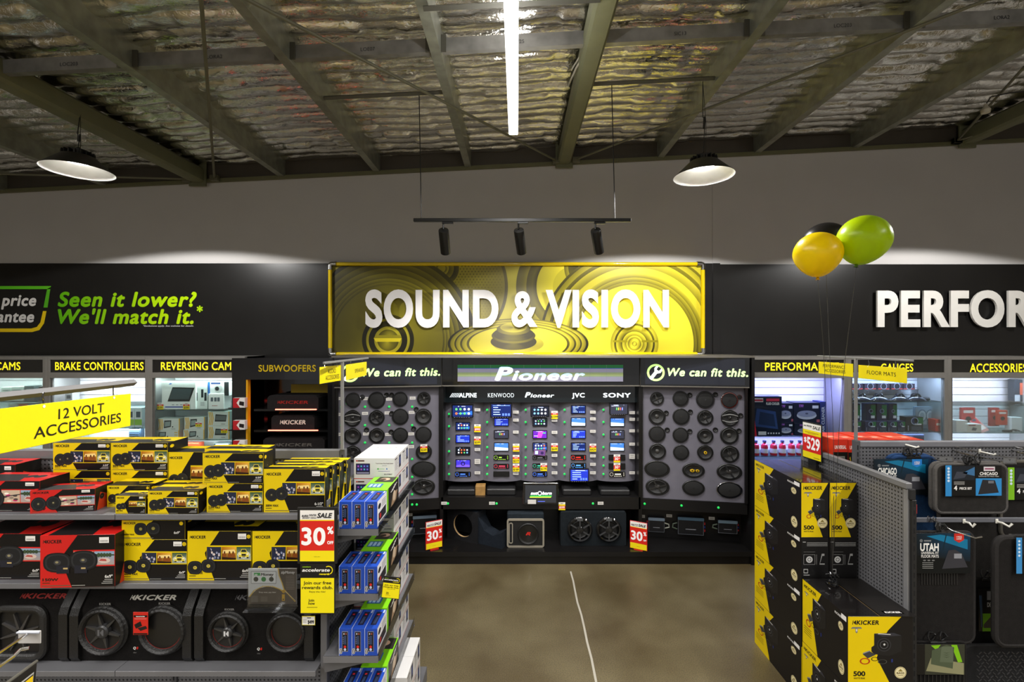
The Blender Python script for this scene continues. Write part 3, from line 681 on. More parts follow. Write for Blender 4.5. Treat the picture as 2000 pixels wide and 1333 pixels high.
# price tickets standing on shelves (white, red, yellow)
def ticket(M, w, h, label, price='$99', scheme=0, group='coloured price tickets', parent=None, word=None):
    g = G('paper'); g.box(-w / 2, w / 2, 0, .0015, 0, h, 'f4f1ea'); o = g.build('price_ticket', parent, label=label, cat=None if parent else 'price ticket', group=None if parent else group, ); o.matrix_basis = M
    g = G('print'); g.M = front(-w / 2, 0, 0); g.lay = .0004
    if scheme == 0: g.rect(0, 0, w, .5 * h, 'f4dd16'); g.rect(0, .5 * h, w, .74 * h, 'dd3a2a'); g.text(price, w / 2, .14 * h, .24 * h, '222222', al='c', bold=.02); g.text('SAVE', w / 2, .56 * h, .13 * h, 'f5eeee', al='c', bold=.02)
    elif scheme == 1: g.rect(0, 0, w, .16 * h, 'f4dd16'); g.rect(0, .16 * h, w, .55 * h, 'dd3a2a'); g.rect(0, .55 * h, w, .74 * h, 'f4dd16'); g.text(price, w / 2, .24 * h, .24 * h, 'ffffff', al='c', bold=.025)
    else: g.rect(0, 0, w, .2 * h, 'f4dd16'); g.rect(0, .2 * h, w, .72 * h, 'dd3a2a'); g.text('30', .42 * w, .3 * h, .32 * h, 'ffffff', al='c', bold=.03); g.text('%', .84 * w, .45 * h, .15 * h, 'ffffff', al='c', bold=.02)
    g.text(word or 'SALE', w / 2, .8 * h, .12 * h, '333333', al='c', shear=.2); g.build('printed_face', o)
    return o
for px, py, pr in ((313, 799, '$299'), (364, 799, '$399')):
    ticket(Matrix.Translation((XX(px, 5.565), 5.565, s802)), .08, .082, 'yellow ticket with red band standing at the %s of the big screen carton' % ('left' if px < 330 else 'right'), pr, group='tickets on the cabinet shelf')
for px, py, zb, q in ((388, 826, s862 + .15, 'upper middle mirror carton'), (438, 843, s862 + .075, 'lower right mirror carton')):
    ticket(Matrix.Translation((XX(px, 5.596), 5.596, zb)), .078, .062, 'yellow and dark red ticket stuck on the ' + q, '$129', group='tickets on the cabinet shelf')
# violet cabinet
s855 = cz(855)
def a_cooler(g, w, h):
    g.poly([(.12 * w, .25 * h), (.88 * w, .18 * h), (.8 * w, .62 * h), (.2 * w, .7 * h)], '26407a'); g.poly([(.25 * w, .3 * h), (.8 * w, .24 * h), (.74 * w, .55 * h), (.3 * w, .62 * h)], '16284e', 2)
    g.poly([(.0 * w, .92 * h), (.03 * w, .97 * h), (.2 * w, 0), (.13 * w, 0)], 'd8203c', 3); g.rect(.12 * w, .86 * h, .4 * w, .96 * h, 'ded8e4', 2); g.rect(.13 * w, .88 * h, .39 * w, .93 * h, 'b03048', 3)
    g.rect(.5 * w, .88 * h, .92 * w, .95 * h, 'c03050', 2); g.text('FLUID COOLER', .71 * w, .79 * h, .06 * h, 'e8e8f4', al='c', w=.42 * w); g.rect(.25 * w, .03 * h, .5 * w, .12 * h, 'd8d8e8')
    for i in range(5): g.disc((.57 + .085 * i) * w, .075 * h, .025 * w, 'd0d0e4')
carton('cooler_carton', 'dark carton with a diagonal red stripe, upper shelf of the violet cabinet', 'box', 1466, 1527, 775, s855, 5.56, .1, '161d33', a_cooler)
def a_filter(sz):
    def f(g, w, h):
        g.disc(.5 * w, .38 * h, .38 * w, 'b9bdd8', ry=.2 * h); g.disc(.5 * w, .46 * h, .36 * w, '8990b4', 2, ry=.16 * h); g.disc(.5 * w, .47 * h, .06 * w, '4a4f70', 3, ry=.04 * h)
        g.text('TFI', .2 * w, .78 * h, .12 * h, 'b46adc', bold=.03, shear=.25); g.rect(.72 * w, .72 * h, .95 * w, .86 * h, 'd4d8ea'); g.rect(.88 * w, .05 * h, w, .18 * h, 'a85468')
    return f
fz = (s855 + .155)
for (a, b_, top, zb, lab) in ((1519, 1549, 788, s855 + .16, 'small upper'), (1521, 1549, None, s855, 'small lower'), (1550, 1601, 787, s855 + .15, 'large upper'), (1552, 1600, None, s855, 'large lower')):
    if top is None: top = CY + (H - (s855 + (.159 if a < 1540 else .149))) * F / 5.6
    carton('filter_carton', lab + ' black air filter carton with a round white filter printed, in the violet cabinet', 'box', a, b_, top, zb, 5.6, .16, '1b2036', a_filter(1), 'round filter cartons in the violet cabinet')
def a_clean(g, w, h):
    g.M = g.M @ Matrix.Translation((w * .75, .1 * h, 0)) @ Matrix.Rotation(PI / 2, 4, 'Z'); g.text('AIR CLEANER', 0, 0, .5 * w, 'cfd4ee', w=.75 * h, bold=.015)
carton('filter_carton', 'narrow dark carton with sideways air cleaner lettering against the cabinet side', 'box', 1602, 1613, 785, s855, 5.6, .15, '2a3570', a_clean)
# red capped bottles below the shelf
def bottle_mesh():
    g = G('gloss'); g.lathe([(0, 0), (.036, .001), (.038, .01), (.038, .1), (.03, .125), (.014, .135), (.014, .15)], 'b5283c', n=16)
    b_ = g.mesh('bottle', S30); g = G('plastic'); g.lathe([(.02, .148), (.02, .17), (0, .172)], '23263c', n=14); c_ = g.mesh('cap', S30)
    g = G('paper'); g.lathe([(.0388, .03), (.0388, .08)], 'd9d8ea', n=16); return b_, c_, g.mesh('bottle_label', S30)
bm_ = bottle_mesh(); zb = cz(894)
t_ = None
for i, px in enumerate((1476, 1493, 1511, 1528, 1546, 1562)):
    nm = ('nearest the speaker display', 'second from the speaker display', 'third from the speaker display', 'fourth from the speaker display', 'half under the price sign', 'just right of the price sign')[i]
    o = link(bm_[0], 'bottle', label='small red bottle with dark cap on the lower shelf, ' + nm, cat='bottle', group='red bottles in the violet cabinet', M=Matrix.Translation((XX(px, 5.6), 5.6, zb)) @ Matrix.Scale(1.05, 4))
    link(bm_[1], 'cap', o); link(bm_[2], 'bottle_label', o)
o = bpy.data.objects['glass_cabinet.003']
g = G('shelfglass'); hw = (XX(1656, CF) - XX(1461, CF)) / 2; g.box(-hw + .014, hw - .014, .06, .4, zb - .008, zb, (1, 1, 1)); g.build('glass_shelf', o)
# gauge cabinet
s846 = cz(846)
def pod(px, Y, zb, lab, s=1):
    g = G('gloss'); g.lathe([(0, 0), (.1, .004), (.095, .02), (.05, .05), (.0, .06)], '1a1c26', n=20, sx=1.3 * s, sy=.5)
    o = g.build('gauge_pod', smooth=S30, label=lab, cat='gauge', group='gauges on the upper shelf'); o.location = (XX(px, Y), Y, zb)
    g = G('gloss'); g.M = frame((0, -.02, .045), (1, 0, 0), (0, 0, 1)); g.lathe([(.045, -.05), (.048, 0), (.042, .004), (.04, -.002), (0, -.002)], '14151c', n=20); o2 = g.build('gauge_dial', o, smooth=S30)
    g = G('print'); g.M = frame((0, -.0225, .045), (1, 0, 0), (0, 0, 1)); g.disc(0, 0, .036, '23303f'); g.rect(-.002, 0, .002, .03, 'd8dbe8', 2); g.build('dial_face', o)
    return o
for px, lab in ((1682, 'black gauge pod next to the sign pole, on the upper shelf'), (1716, 'black gauge pod right of the sign pole under the floor mat sign'), (1757, 'black gauge pod at the middle of the upper glass shelf'), (1789, 'black gauge pod under the right end of the floor mat sign')): pod(px, 5.62, s786, lab)
g = G('plastic'); g.box(-.065, .065, 0, .05, 0, .042, '1c1c20', b=.012); o = g.build('gauge_controller', label='small black block unit at the right end of the upper gauge shelf', cat='gauge'); o.location = (XX(1808, 5.6), 5.6, s786)
for i, px in enumerate((1674, 1700, 1726, 1752, 1776)):
    carton('gauge_pack', 'clear packed gauge with red strip, %s along the topmost row' % ('first', 'second', 'third', 'fourth', 'fifth')[i], 'pack', px - 11, px + 11, 750, s786 + .13, 5.72, .06, '2c2630', lambda g, w, h: (g.disc(.5 * w, .55 * h, .3 * w, '14151a'), g.ring(.5 * w, .55 * h, .24 * w, .28 * w, '8d8d98', 2), g.rect(0, 0, w, .16 * h, 'a03a34')), 'packed gauges in the topmost row')
t = thing('display_riser', 'clear riser carrying the topmost row of packed gauges', 'riser', (XX(1726, 5.72), 5.76, s786))
g = G('acrylic'); g.box(-.42, .42, -.06, .05, .12, .1295, (1, 1, 1)); g.box(-.42, -.41, -.05, .05, 0, .12, (1, 1, 1)); g.box(.41, .42, -.05, .05, 0, .12, (1, 1, 1)); g.build('shelf', t)
def a_gauge(g, w, h):
    g.poly([(.45 * w, .62 * h), (w, .5 * h), (w, .95 * h), (.5 * w, .95 * h)], '1f6a3c'); g.disc(.5 * w, .72 * h, .22 * w, '2a3460'); g.ring(.5 * w, .72 * h, .18 * w, .22 * w, '8fa0c8', 2)
    g.rect(.5 * w, .45 * h, .9 * w, .55 * h, 'cdd2e4', 2)
    for i in range(4): g.disc(.12 * w, (.1 + .09 * i) * h, .025 * w, 'b9c0dc')
    g.rect(.3 * w, .08 * h, .9 * w, .36 * h, '3c4354')
zr = s846 + .125
for i, (a, b_) in enumerate(((1660, 1682), (1690, 1711), (1712, 1732), (1734, 1752), (1754, 1768))):
    carton('gauge_carton', 'dark blue gauge carton, %s of the front row on the lower gauge shelf' % ('first', 'second', 'third', 'fourth', 'fifth')[i], 'box', a, b_, CY + (H - zr) * F / 5.56, s846, 5.56, .08, '1a2048', a_gauge, 'blue gauge cartons')
for i, (a, b_) in enumerate(((1662, 1680), (1692, 1710), (1713, 1732), (1737, 1752))):
    carton('gauge_carton', 'dark blue gauge carton, %s of the raised back row on the lower gauge shelf' % ('first', 'second', 'third', 'fourth')[i], 'box', a, b_, 789, s846, 5.66, .08, '161c40', a_gauge, 'blue gauge cartons')
carton('gauge_carton', 'wider grey black gauge carton at the end of the blue carton row', 'box', 1770, 1803, 815, s846, 5.57, .1, '22242a', a_gauge, 'blue gauge cartons')
def a_gask(g, w, h):
    for x in (.3, .66): g.ring(x * w, .5 * h, .1 * w, .16 * w, 'b6c2d0', n=16, ky=1.4); g.ring(x * w, .5 * h, .17 * w, .2 * w, '6d7c90', n=16, ky=1.4)
carton('gasket_pack', 'see-through pack of silver gaskets right of the gauge cartons', 'pack', 1788, 1832, 795, s846 + .06, 5.7, .04, '93a3b6', a_gask)
carton('red_carton', 'red carton against the second right mullion on the lower gauge shelf', 'box', 1827, 1845, 820, s846, 5.58, .1, 'c8392c', lambda g, w, h: g.rect(.1 * w, .5 * h, .9 * w, .7 * h, 'e8d8d4'))
carton('module_carton', 'dark box with a round dial just above the red cartons of the pegboard', 'box', 1765, 1805, 849, cz(874), 5.58, .1, '232738', lambda g, w, h: g.disc(.3 * w, .5 * h, .2 * w, '5a6480'))
# right-hand accessories cabinet
s793b = cz(848)
for (a, b_, py, zb, c, q, Y) in ((1878, 1905, 797, s793b + .02, 'c43a40', 'red blister pack with silver nozzles below the upper glass shelf', 5.7), (1934, 1952, 797, s793b + .05, 'b33a3e', 'dark red pack left of the black knob pack', 5.72), (1949, 1968, 802, s793b + .07, 'd84632', 'orange red pack with a black knob', 5.68)):
    carton('blister_pack', q, 'pack', a, b_, py, zb, Y, .03, c, lambda g, w, h: (g.disc(.5 * w, .45 * h, .22 * w, '2a2024'), g.rect(.15 * w, .75 * h, .85 * w, .88 * h, 'efdcd8')))
carton('white_carton', 'blank white carton at the left of the accessories cabinet lower shelf', 'box', 1868, 1890, 822, s793b, 5.6, .1, 'f2f2f6')
carton('white_carton', 'white carton with red title and a small picture, accessories cabinet', 'box', 1889, 1917, 829, s793b, 5.58, .1, 'eceae8', lambda g, w, h: (g.rect(.1 * w, .78 * h, .6 * w, .92 * h, 'a03a44'), g.poly([(.3 * w, .25 * h), (.6 * w, .2 * h), (.7 * w, .5 * h), (.4 * w, .62 * h)], '5c6470')))
carton('white_carton', 'small white carton beside the black cables, accessories cabinet', 'box', 1976, 1997, 816, s793b + .0, 5.66, .08, 'f2f2f6')
g = G('card'); g.box(-.05, .05, 0, .012, 0, .24, 'd89a98'); o = g.build('blister_card', label='pink red card leaning back on the lower accessories shelf', cat='pack'); o.location = (XX(1925, 5.6), 5.6, s793b + .005); o.rotation_euler = (math.radians(-35), math.radians(-22), 0)
g = G('print'); g.M = front(-.05, 0, 0); g.rect(.012, .1, .088, .22, 'c8343c'); g.disc(.05, .16, .025, '4a4c5c', 2, ry=.015); g.rect(.012, .03, .088, .08, 'efe2e0'); g.build('printed_front', o)
g = G('plastic'); P = [(.11 * math.cos(a * .35) * (1 - a * .02), .03 * math.sin(a * .5), .014 + .012 * math.sin(a * .7) ** 2) for a in range(22)]; g.tube(P, .008, '17181f'); g.tube([(-.12, -.02, .018), (-.03, -.03, .022)], .016, '101116')
o = g.build('cable_kit', smooth=S30, label='coiled black cable on the lower shelf at the right frame edge', cat='cable'); o.location = (XX(1975, 5.58), 5.58, s793b)
carton('tall_carton', 'tall dark carton with orange panel at the right frame edge', 'box', 1982, 2016, 742, cz(790), 5.75, .08, '2a3440', lambda g, w, h: (g.rect(.3 * w, .3 * h, .75 * w, .85 * h, 'd8684a'), g.rect(.0, .0, .3 * w, .3 * h, 'c4d0d8')))

# ================================================================== subwoofer tower
TF = 5.42
tzz = lambda py: ZZ(py, TF)
x0, x1 = XX(453, TF), XX(651, TF)
t = thing('subwoofer_tower', 'black open tower with yellow lining headed for subwoofers, left of the display', 'cabinet', ((x0 + x1) / 2, TF, 0)); cxm = (x0 + x1) / 2
lx = lambda px: XX(px, TF) - cxm
g = G('gloss'); g.box(lx(453), lx(480), .0, .066, 0, tzz(700), '0d0d10'); g.box(lx(483) - .02, lx(483), .066, .42, 0, tzz(700), '0d0d10'); g.box(lx(640), lx(651), .0, .42, 0, tzz(700), '0d0d10'); g.box(lx(480), lx(640), .0, .42, tzz(742), tzz(700), '0e0e12'); g.box(lx(480), lx(640), .4, .42, 0, tzz(742), '0c0a0a'); g.box(lx(480), lx(640), 0, .4, 0, .1, '0c0c0c'); g.build('carcass', t)
g = G('glow'); g.M = frame((0, -.0008, 0), (1, 0, 0), (0, 0, 1)); g.text('SUBWOOFERS', lx(505), tzz(726), 12.5 * TF / F, 'cfae0c', w=112 * TF / F, bold=.02, m='print', sp=1.05, res=4); g.build('header_lettering', t)
g = G('paint'); g.box(lx(480), lx(483), .005, .36, .1, tzz(742), 'f0b010'); g.build('yellow_side', t)
g = G('paint'); g.box(lx(537), lx(632), .385, .399, tzz(775), tzz(757), 'b89a12'); g.build('yellow_strip', t)
for py in (800, 841, 884): 
    g = G('gloss'); g.box(lx(494), lx(640), .02, .399, tzz(py) - .025, tzz(py), '0d0c0d'); g.build('shelf', t)
for py, a, b_ in ((799.5, 537, 617), (840.5, 523, 620)):
    g = G('redglow'); g.box(lx(a), lx(b_), .004, .0195, tzz(py) - .012, tzz(py) - .001, (1, .16, .1)); g.build('light_strip', t)
for z in (tzz(800) + .2, tzz(841) + .2):
    area('tower_red_light', (cxm, TF + .06, z - .19), .7, .02, 1.2, rot=(math.radians(180 - 25), 0, 0), col=(1, .05, .04))
def kmark(g, x, y, h, col, l=2, m=None):
    """the two slanted bars and the arrow before the maker's word"""
    g.poly([(x, y), (x + .16 * h, y), (x + .3 * h, y + h), (x + .14 * h, y + h)], col, l, m); g.poly([(x + .28 * h, y + .5 * h), (x + .78 * h, y), (x + .92 * h, y), (x + .92 * h, y + h), (x + .78 * h, y + h)], col, l, m)
def kicker(g, x, y, h, col, w=None, l=2, m=None, shear=.12):
    kmark(g, x, y, h, col, l, m); g.text('KICKER', x + 1.0 * h, y, h, col, l, bold=.035, shear=shear, w=(w - 1.0 * h) if w else 4.0 * h, m=m, sp=1.06)
for (a, b_, p0, ps, lab, c, hh) in ((522, 622, 773, 800, 'charcoal subwoofer box with red word on the top lit shelf of the tower', '8a1c16', 0), (530, 614, 812, 841, 'charcoal subwoofer box with white word on the second lit shelf', 'd9d4c8', 1), (514, 634, 856, 884, 'wide charcoal subwoofer box on the lowest visible shelf of the tower', '5b5854', 2)):
    Y = TF + .05; X0, X1 = XX(a, Y), XX(b_, Y); zb = tzz(ps); h = ZZ(p0, Y) - zb
    g = G('fabric'); w = X1 - X0; g.M = front(0, 0, 0); 
    g.prism([(-w / 2, 0), (w / 2, 0), (w / 2, h - .03), (w / 2 - .03, h), (-w / 2 + .03, h), (-w / 2, h - .03)], -.3, 0, '222021')
    o = g.build('subwoofer_box', label=lab, cat='subwoofer', group='subwoofer boxes in the tower'); o.location = ((X0 + X1) / 2, Y, zb)
    g = G('print'); g.M = front(0, -.0005, 0); kicker(g, -w * .3, h * .38, h * .28 if hh == 1 else h * .22, c, w=w * .6); g.build('printed_word', o)
# small red and white boxes in the dark strip of the tower
t2 = None
for i, (p0, p1) in enumerate(((778, 797), (822, 840), (861, 881))):
    Y = TF - .0; zb = ZZ(p1, Y - .065)
    g = G('gloss'); g.box(lx(453), lx(480), -.07, -.001, zb - .012, zb - .0005, '101012'); g.build('ledge', t)
    Yc = TF - .065; o = carton('coil_carton', 'small red and white carton on a black ledge, %s of three beside the reversing cameras' % ('top', 'middle', 'bottom')[i], 'box', 455, 478, p0, zb, Yc, .055, 'e9e4e0', lambda g, w, h: (g.rect(0, 0, .28 * w, h, 'b8212a'), g.poly([(.28 * w, 0), (.6 * w, 0), (.3 * w, .5 * h), (.6 * w, h), (.28 * w, h)], 'b8212a'), g.poly([(.52 * w, .3 * h), (.92 * w, .18 * h), (.95 * w, .6 * h), (.55 * w, .68 * h)], '22181a', 2)), 'red cartons on the tower edge')
# ================================================================== speaker and head unit display
DX0, DX1 = -2.08, 2.667
IL, IR = -.901, 1.461
t = thing('audio_display', 'wide black concave display wall of speakers and head units under the banner', 'display stand', ((DX0 + DX1) / 2, 5.24, 0)); D = t
ox = (DX0 + DX1) / 2; oy = 5.24
LAM = '141313'
def dbox(name, x0, x1, y0, y1, z0, z1, col=LAM, m='laminate', b=.0, parent=None):
    g = G(m); g.box(x0 - ox, x1 - ox, y0 - oy, y1 - oy, z0, z1, col, b=b); return g.build(name, parent or t)
zs = .152
def dprism(name, pts, z0, z1, col=LAM, m='laminate'):
    g = G(m); g.prism([(x - ox, y - oy) for x, y in pts], z0, z1, col); return g.build(name, t)
dprism('plinth', [(DX0, 5.27), (DX1, 5.27), (DX1, 5.9), (DX0, 5.9)], 0, .1)
dprism('plinth_shelf', [(DX0, 5.24), (DX1, 5.24), (DX1, 5.9), (DX0, 5.9)], .1, zs)
dprism('back_board', [(DX0, 5.88), (DX1, 5.88), (DX1, 5.92), (DX0, 5.92)], 0, 2.3)
dbox('end_panel', DX0 - .03, DX0, 5.26, 5.92, 0, 2.36); dbox('end_panel', DX1, DX1 + .035, 5.24, 5.92, 0, 2.362)
# wings: plane from outer (y 5.30) to inner (y 5.48)
OY, IY = 5.29, 5.48
zw0, zw1 = .69, 2.02
LW = frame((DX0, OY, 0), (IL - DX0, IY - OY, 0), (0, 0, 1)); RW = frame((IR, IY, 0), (DX1 - IR, OY - IY, 0), (0, 0, 1))
wlen = math.hypot(IL - DX0, IY - OY)
GREY = '67656f'
def off(M, d): return Matrix.Translation(-Vector((ox, oy, 0))) @ M @ Matrix.Translation((0, 0, d))
for M in (LW, RW):
    g = G('paint'); g.M = off(M, 0); g.prism([(.0, zw0), (wlen, zw0), (wlen, zw1), (0, zw1)], -.03, 0, GREY); g.build('speaker_panel', t)
    g = G('laminate'); g.M = off(M, 0); g.prism([(0, zs + .001), (wlen, zs + .001), (wlen, zw0 - .001), (0, zw0 - .001)], -.24, -.2, LAM); g.build('lower_back', t)
    g = G('laminate'); g.M = off(M, 0); g.prism([(0, .56), (wlen, .56), (wlen, zw0 - .001), (0, zw0 - .001)], -.19, .012, '171616'); g.build('ledge', t)
    g = G('laminate'); g.M = off(M, 0); g.prism([(0, zw0), (.03, zw0), (.03, zw1), (0, zw1)], .001, .03, LAM); g.prism([(wlen - .03, zw0), (wlen, zw0), (wlen, zw1), (wlen - .03, zw1)], .001, .03, LAM); g.build('panel_edge', t, kind='stuff')
    g = G('gloss'); g.M = off(M, 0); g.prism([(0, zw1), (wlen, zw1), (wlen, 2.362), (0, 2.362)], -.03, .085, '101113'); hd = g.build('wing_header', t)
    g = G('steel'); g.M = off(M, .0852); g.rect(0, zw1, wlen, zw1 + .012, '77736a', m='steel'); g.build('edge_strip', hd)
    g = G('glow'); g.M = off(M, .0858); g.lay = .0006
    g.rect(.05, zw1 + .03, wlen - .05, 2.345, '20232d', 0.3, m='gloss')
    u0 = .07; k = 1.19 / 1.19
    g.ring(u0 + .1, 2.185, .075, .1, 'c3f08a', 1, m='glow', n=40)
    Mx = g.M.copy(); g.M = Mx @ Matrix.Translation((u0 + .1, 2.185, .0012)) @ Matrix.Rotation(math.radians(-38), 4, 'Z')
    g.add([(-.019, -.098, 0), (.019, -.098, 0), (.019, .0, 0), (.045, .03, 0), (.043, .065, 0), (.02, .08, 0), (.016, .035, 0), (-.016, .035, 0), (-.02, .08, 0), (-.043, .065, 0), (-.045, .03, 0), (-.019, 0, 0)], [(0, 1, 2, 11), (11, 2, 3, 10), (3, 4, 5, 6), (10, 7, 8, 9), (10, 3, 6, 7)], 'f4f6fa', 'glow'); g.M = Mx
    g.text('We can fit this.', u0 + .23, 2.15, .088, 'cbf5a0', 1, bold=.034, shear=.2, w=.88, m='glow', sp=1.1, res=5); g.build('header_lettering', hd)
# centre header with the LED screen
Yh = 5.42
dbox('centre_header', IL - .0, IR + .0, Yh, Yh + .2, zw1, 2.362, '0f0f10', 'gloss')
g = G('steel'); g.box(IL - ox, IR - ox, Yh - .004 - oy, Yh - .0005 - oy, zw1, zw1 + .012, '7a766c'); g.box(IL - ox, IL + .02 - ox, Yh - .02 - oy, Yh - .0005 - oy, zw1 + .013, 2.36, '3a3833'); g.box(IR - .02 - ox, IR - ox, Yh - .02 - oy, Yh - .0005 - oy, zw1 + .013, 2.36, '3a3833'); g.build('header_trim', t, kind='stuff')
g = G('plastic'); g.box(DX0 - .03 - ox, DX1 + .035 - ox, 5.235 - oy, 5.82 - oy, 2.3625, 2.385, '6b675e'); g.build('top_rail', t)
sx0, sx1 = XX(894, Yh), XX(1216.5, Yh); zA, zB = ZZ(745.5, Yh), ZZ(713, Yh)
g = G('screen'); g.box(sx0 - ox, sx1 - ox, Yh - .012 - oy, Yh - .0005 - oy, zA, zB, (.02, .02, .025), 'gloss'); scn = g.build('led_screen', t)
g = G('screen'); g.M = Matrix.Translation((-ox, -oy, 0)) @ front(sx0, Yh - .0122, zA); W = sx1 - sx0; h = zB - zA
for a, b_, c in ((0, .28, '6c6a78'), (.28, .34, '66705e'), (.34, .5, '6f7a50'), (.5, .56, '66705e'), (.56, .77, '6c6a78'), (.77, .80, '23308a'), (.80, 1, '0d4a22')): g.rect(0, a * h, W, b_ * h, c, 1, m='screen')
for z in range(9): g.rect(W * (z + 1) / 10 - .0008, 0, W * (z + 1) / 10 + .0008, h, '5d5c66', 1.3, m='screen')
def pion(g, x, y, hh, w, col, m):
    g.text('P', x, y, hh * 1.62, col, 2, bold=.045, shear=.25, w=w * .2, m=m, res=5); g.text('ioneer', x + w * .19, y, hh * 1.22, col, 2, bold=.034, shear=.22, w=w * .8, m=m, sp=1.08, res=5)
pion(g, W * .225, .1 * h, .46 * h, W * .55, lambda p: lerp(L('a9dcff'), L('ffffff'), .5 + .5 * math.sin(p[1] * 60)), 'screen'); g.build('screen_picture', scn)
# five curved head unit panels
CP = [867.5, 943, 1017, 1092.5, 1168, 1243]; CYp = 5.56; zc0, zc1 = ZZ(941.5, CYp), ZZ(786, CYp)
for i in range(5):
    xa, xb = XX(CP[i], CYp), XX(CP[i + 1], CYp); g = G('paint'); n = 14; vs = []; fs = []
    for k in range(n + 1):
        u = k / n; y = CYp + .045 * (2 * u - 1) ** 2 * (1 + .5 * (2 * u - 1) ** 2)
        for z in (zc0, zc1): vs.append((xa + (xb - xa) * u - ox, y - oy, z))
    for k in range(n): fs.append((2 * k, 2 * k + 2, 2 * k + 3, 2 * k + 1))
    vs += [(xa - ox, CYp + .09 - oy, zc0), (xb - ox, CYp + .09 - oy, zc0), (xb - ox, CYp + .09 - oy, zc1), (xa - ox, CYp + .09 - oy, zc1)]
    q = 2 * n + 2; fs.append((q, q + 1, q + 2, q + 3)[::-1]); fs.append(tuple(range(0, 2 * n + 2, 2)) + (q + 1, q)); fs.append(tuple(range(1, 2 * n + 2, 2)) + (q + 2, q + 3))
    g.add(vs, fs, '6a6872'); g.build('head_unit_panel', t, smooth=math.radians(25))
dbox('brand_strip', XX(868, CYp), XX(1243, CYp), CYp - .03, CYp + .06, zc1 + .001, zw1 - .001, '11181b', 'gloss')
bs = None
for word, a, b_, kind in (('ALPINE', 897, 931, 1), ('KENWOOD', 953, 1004, 0), ('Pioneer', 1025, 1083, 2), ('JVC', 1117, 1142, 0), ('SONY', 1178, 1232, 3)):
    g = G('glow'); Y = CYp - .0306; g.M = Matrix.Translation((-ox, -oy, 0)) @ front(0, Y, 0); x, w = XX(a, Y), (b_ - a) * Y / F; z = ZZ(776.5, Y); hh = 8.2 * Y / F; c = 'f0faff'
    if kind == 1:
        for k in range(6): xx = x - .115 + k * .02; g.poly([(xx, z), (xx + .009, z), (xx + .042, z + hh), (xx + .033, z + hh)], c, 1, 'glow')
        g.text(word, x, z, hh, c, 1, bold=.04, w=w, m='glow', sp=1.05)
    elif kind == 2: pion(g, x, z, hh * .72, w, L(c), 'glow')
    else: g.text(word, x, z, hh, c, 1, bold=.04 if word != 'KENWOOD' else 0, w=w, m='glow', sp=1.1)
    if kind == 3:
        pass
    g.build('brand_lettering', t)
# cubby under the centre panels, ledge, lower alcove
dbox('divider', XX(864, 5.5) - .02, XX(867, 5.5), 5.44, 5.9, zs, zw1); dbox('divider', XX(1245, 5.5), XX(1248, 5.5) + .02, 5.44, 5.9, zs, zw1)
zl = ZZ(972, 5.44)
dbox('centre_ledge', IL + .005, IR - .005, 5.44, 5.88, .565, zl, '171616')
dbox('cubby_back', IL + .01, IR - .01, 5.84, 5.88, zl + .001, zc0 - .001)
dbox('alcove_back', IL + .01, IR - .01, 5.82, 5.88, zs + .001, .564, '121212')

